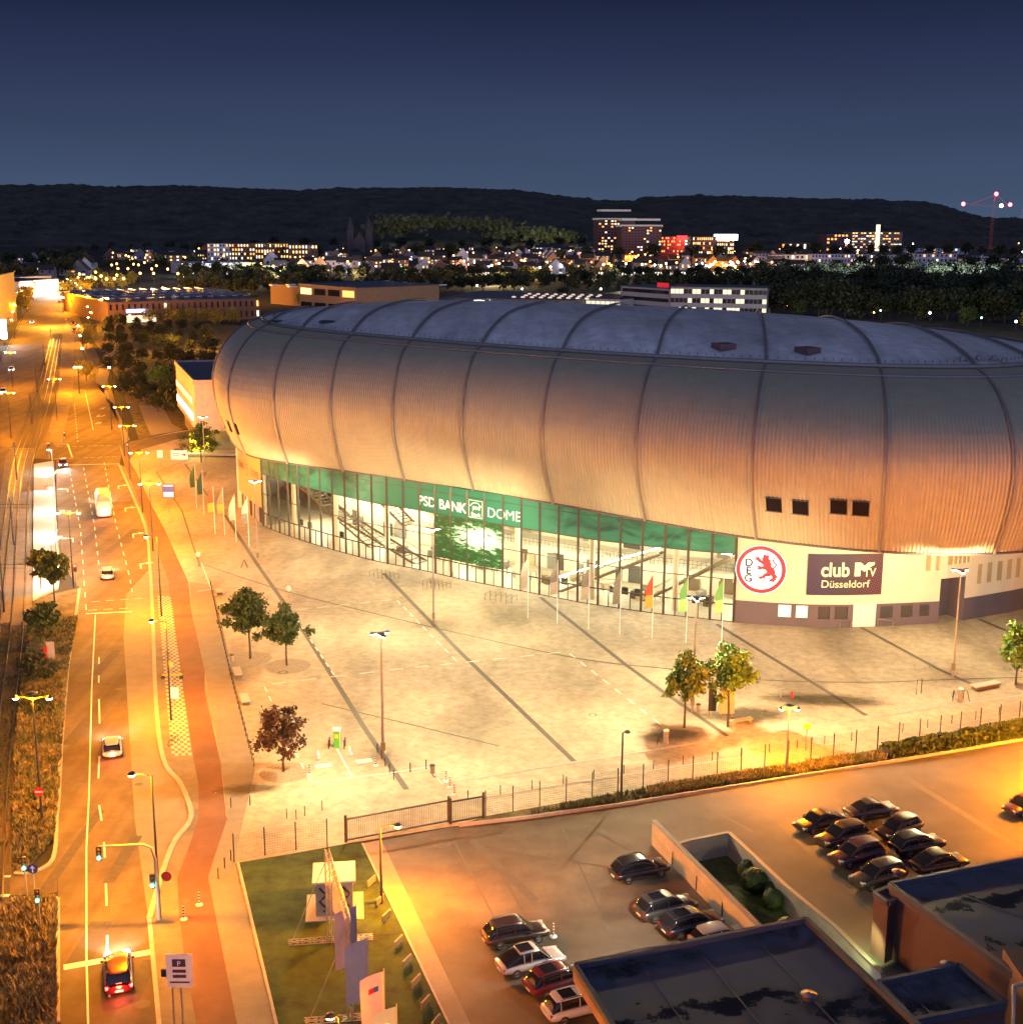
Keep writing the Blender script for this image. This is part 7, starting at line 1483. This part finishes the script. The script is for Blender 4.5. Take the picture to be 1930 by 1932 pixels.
for x, y, e_, c_ in ((240, 535, 400000, SODIUM), (290, 545, 250000, SODIUM), (90, 575, 120000, SODIUM), (190, 565, 120000, SODIUM), (330, 520, 90000, (1, .8, .5)), (160, 540, 350000, SODIUM), (330, 615, 30000, SODIUM), (430, 612, 30000, SODIUM), (560, 590, 30000, SODIUM), (640, 592, 22000, SODIUM), (1210, 484, 250000, SODIUM), (1330, 490, 250000, SODIUM), (1750, 606, 14000, (1, .9, .4)), (1840, 622, 14000, (1, .85, .4)), (1500, 602, 14000, (.7, 1, .4)), (1630, 484, 300000, (1, .6, .3)), (1660, 515, 160000, (.75, .8, 1)), (1560, 515, 160000, (.75, .8, 1)), (1770, 515, 160000, (.75, .8, 1)), (400, 500, 160000, (.9, .9, 1)), (470, 500, 120000, (1, .8, .6)), (560, 498, 90000, (1, .85, .7)), (160, 520, 30000, (1, .95, .9)), (1180, 530, 50000, (1, .85, .6)), (1350, 606, 25000, (.8, .9, 1)), (1860, 515, 90000, (.8, .85, 1))):
    light('town_light', 'POINT', P(x, y, 10), e_, c_, None, 1.)
for i in range(22): flamp(rr.uniform(1450, 1930), rr.uniform(535, 605), rr.choice((st_o, st_w, st_o)), 'small lamp glinting between the dark trees right of the arena', 'lamps in the dark wood', .45)
for i in range(70): flamp(rr.uniform(600, 1560), rr.uniform(472, 512), rr.choice((st_o, st_o, st_w, st_g)), 'pinprick coloured light in the town centre before the hill', 'coloured lights of the town centre', .55)
for i, (x, y) in enumerate([(1500, 600), (1650, 612), (1730, 606), (1790, 612), (1840, 618), (1880, 628), (1925, 632), (1560, 606)]): light('town_light', 'POINT', P(x, y-4, 6), 9000, (1, .8, .3), None, .6)
for i in range(26): light('town_light', 'POINT', P(rr.uniform(480, 1500), rr.uniform(474, 516), 9), 45000, (1, rr.uniform(.45, .85), rr.uniform(.1, .5)), None, 1.)
# crane
q = P(1868, 470); tcn = thing('tower_crane', 'red lit tower crane with warning lights above the horizon on the right', 'crane', (q.x, q.y, 0)); k = q.y/FOC; htip = lambda y: CH+(HY+3-y)*k
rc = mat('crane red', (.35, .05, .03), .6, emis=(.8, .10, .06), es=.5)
mb = MB(); truss(mb, (0, 0, 0), (0, 0, htip(382)), 3.2); mb.build('mast', rc, tcn); mb = MB(); truss(mb, (-54*k, 0, htip(386)), (12*k, 0, htip(391)), 2.2); truss(mb, (12*k, 0, htip(393)), (30*k, 0, htip(388)), 2.2); mb.build('jib', rc, tcn)
mb = MB(); mb.beam((0, 0, htip(382)), (2*k, 0, htip(369)), 1.6); mb.beam((2*k, 0, htip(369)), (-40*k, 0, htip(386)), .5); mb.beam((2*k, 0, htip(369)), (26*k, 0, htip(388)), .5); mb.build('apex', rc, tcn)
for x_, y_ in ((-56, 386), (3, 368), (30, 387)): mb = MB(); mb.ball((x_*k, 0, htip(y_)), 3.2, 6); mb.build('warning_light', glow('crane red light', (1, .08, .12), 16, False), tcn)
mb = MB(); mb.ball((14*k, 0, htip(389)), 3.2, 6); mb.build('work_light', glow('crane work light', (.8, .95, 1), 10, False), tcn)
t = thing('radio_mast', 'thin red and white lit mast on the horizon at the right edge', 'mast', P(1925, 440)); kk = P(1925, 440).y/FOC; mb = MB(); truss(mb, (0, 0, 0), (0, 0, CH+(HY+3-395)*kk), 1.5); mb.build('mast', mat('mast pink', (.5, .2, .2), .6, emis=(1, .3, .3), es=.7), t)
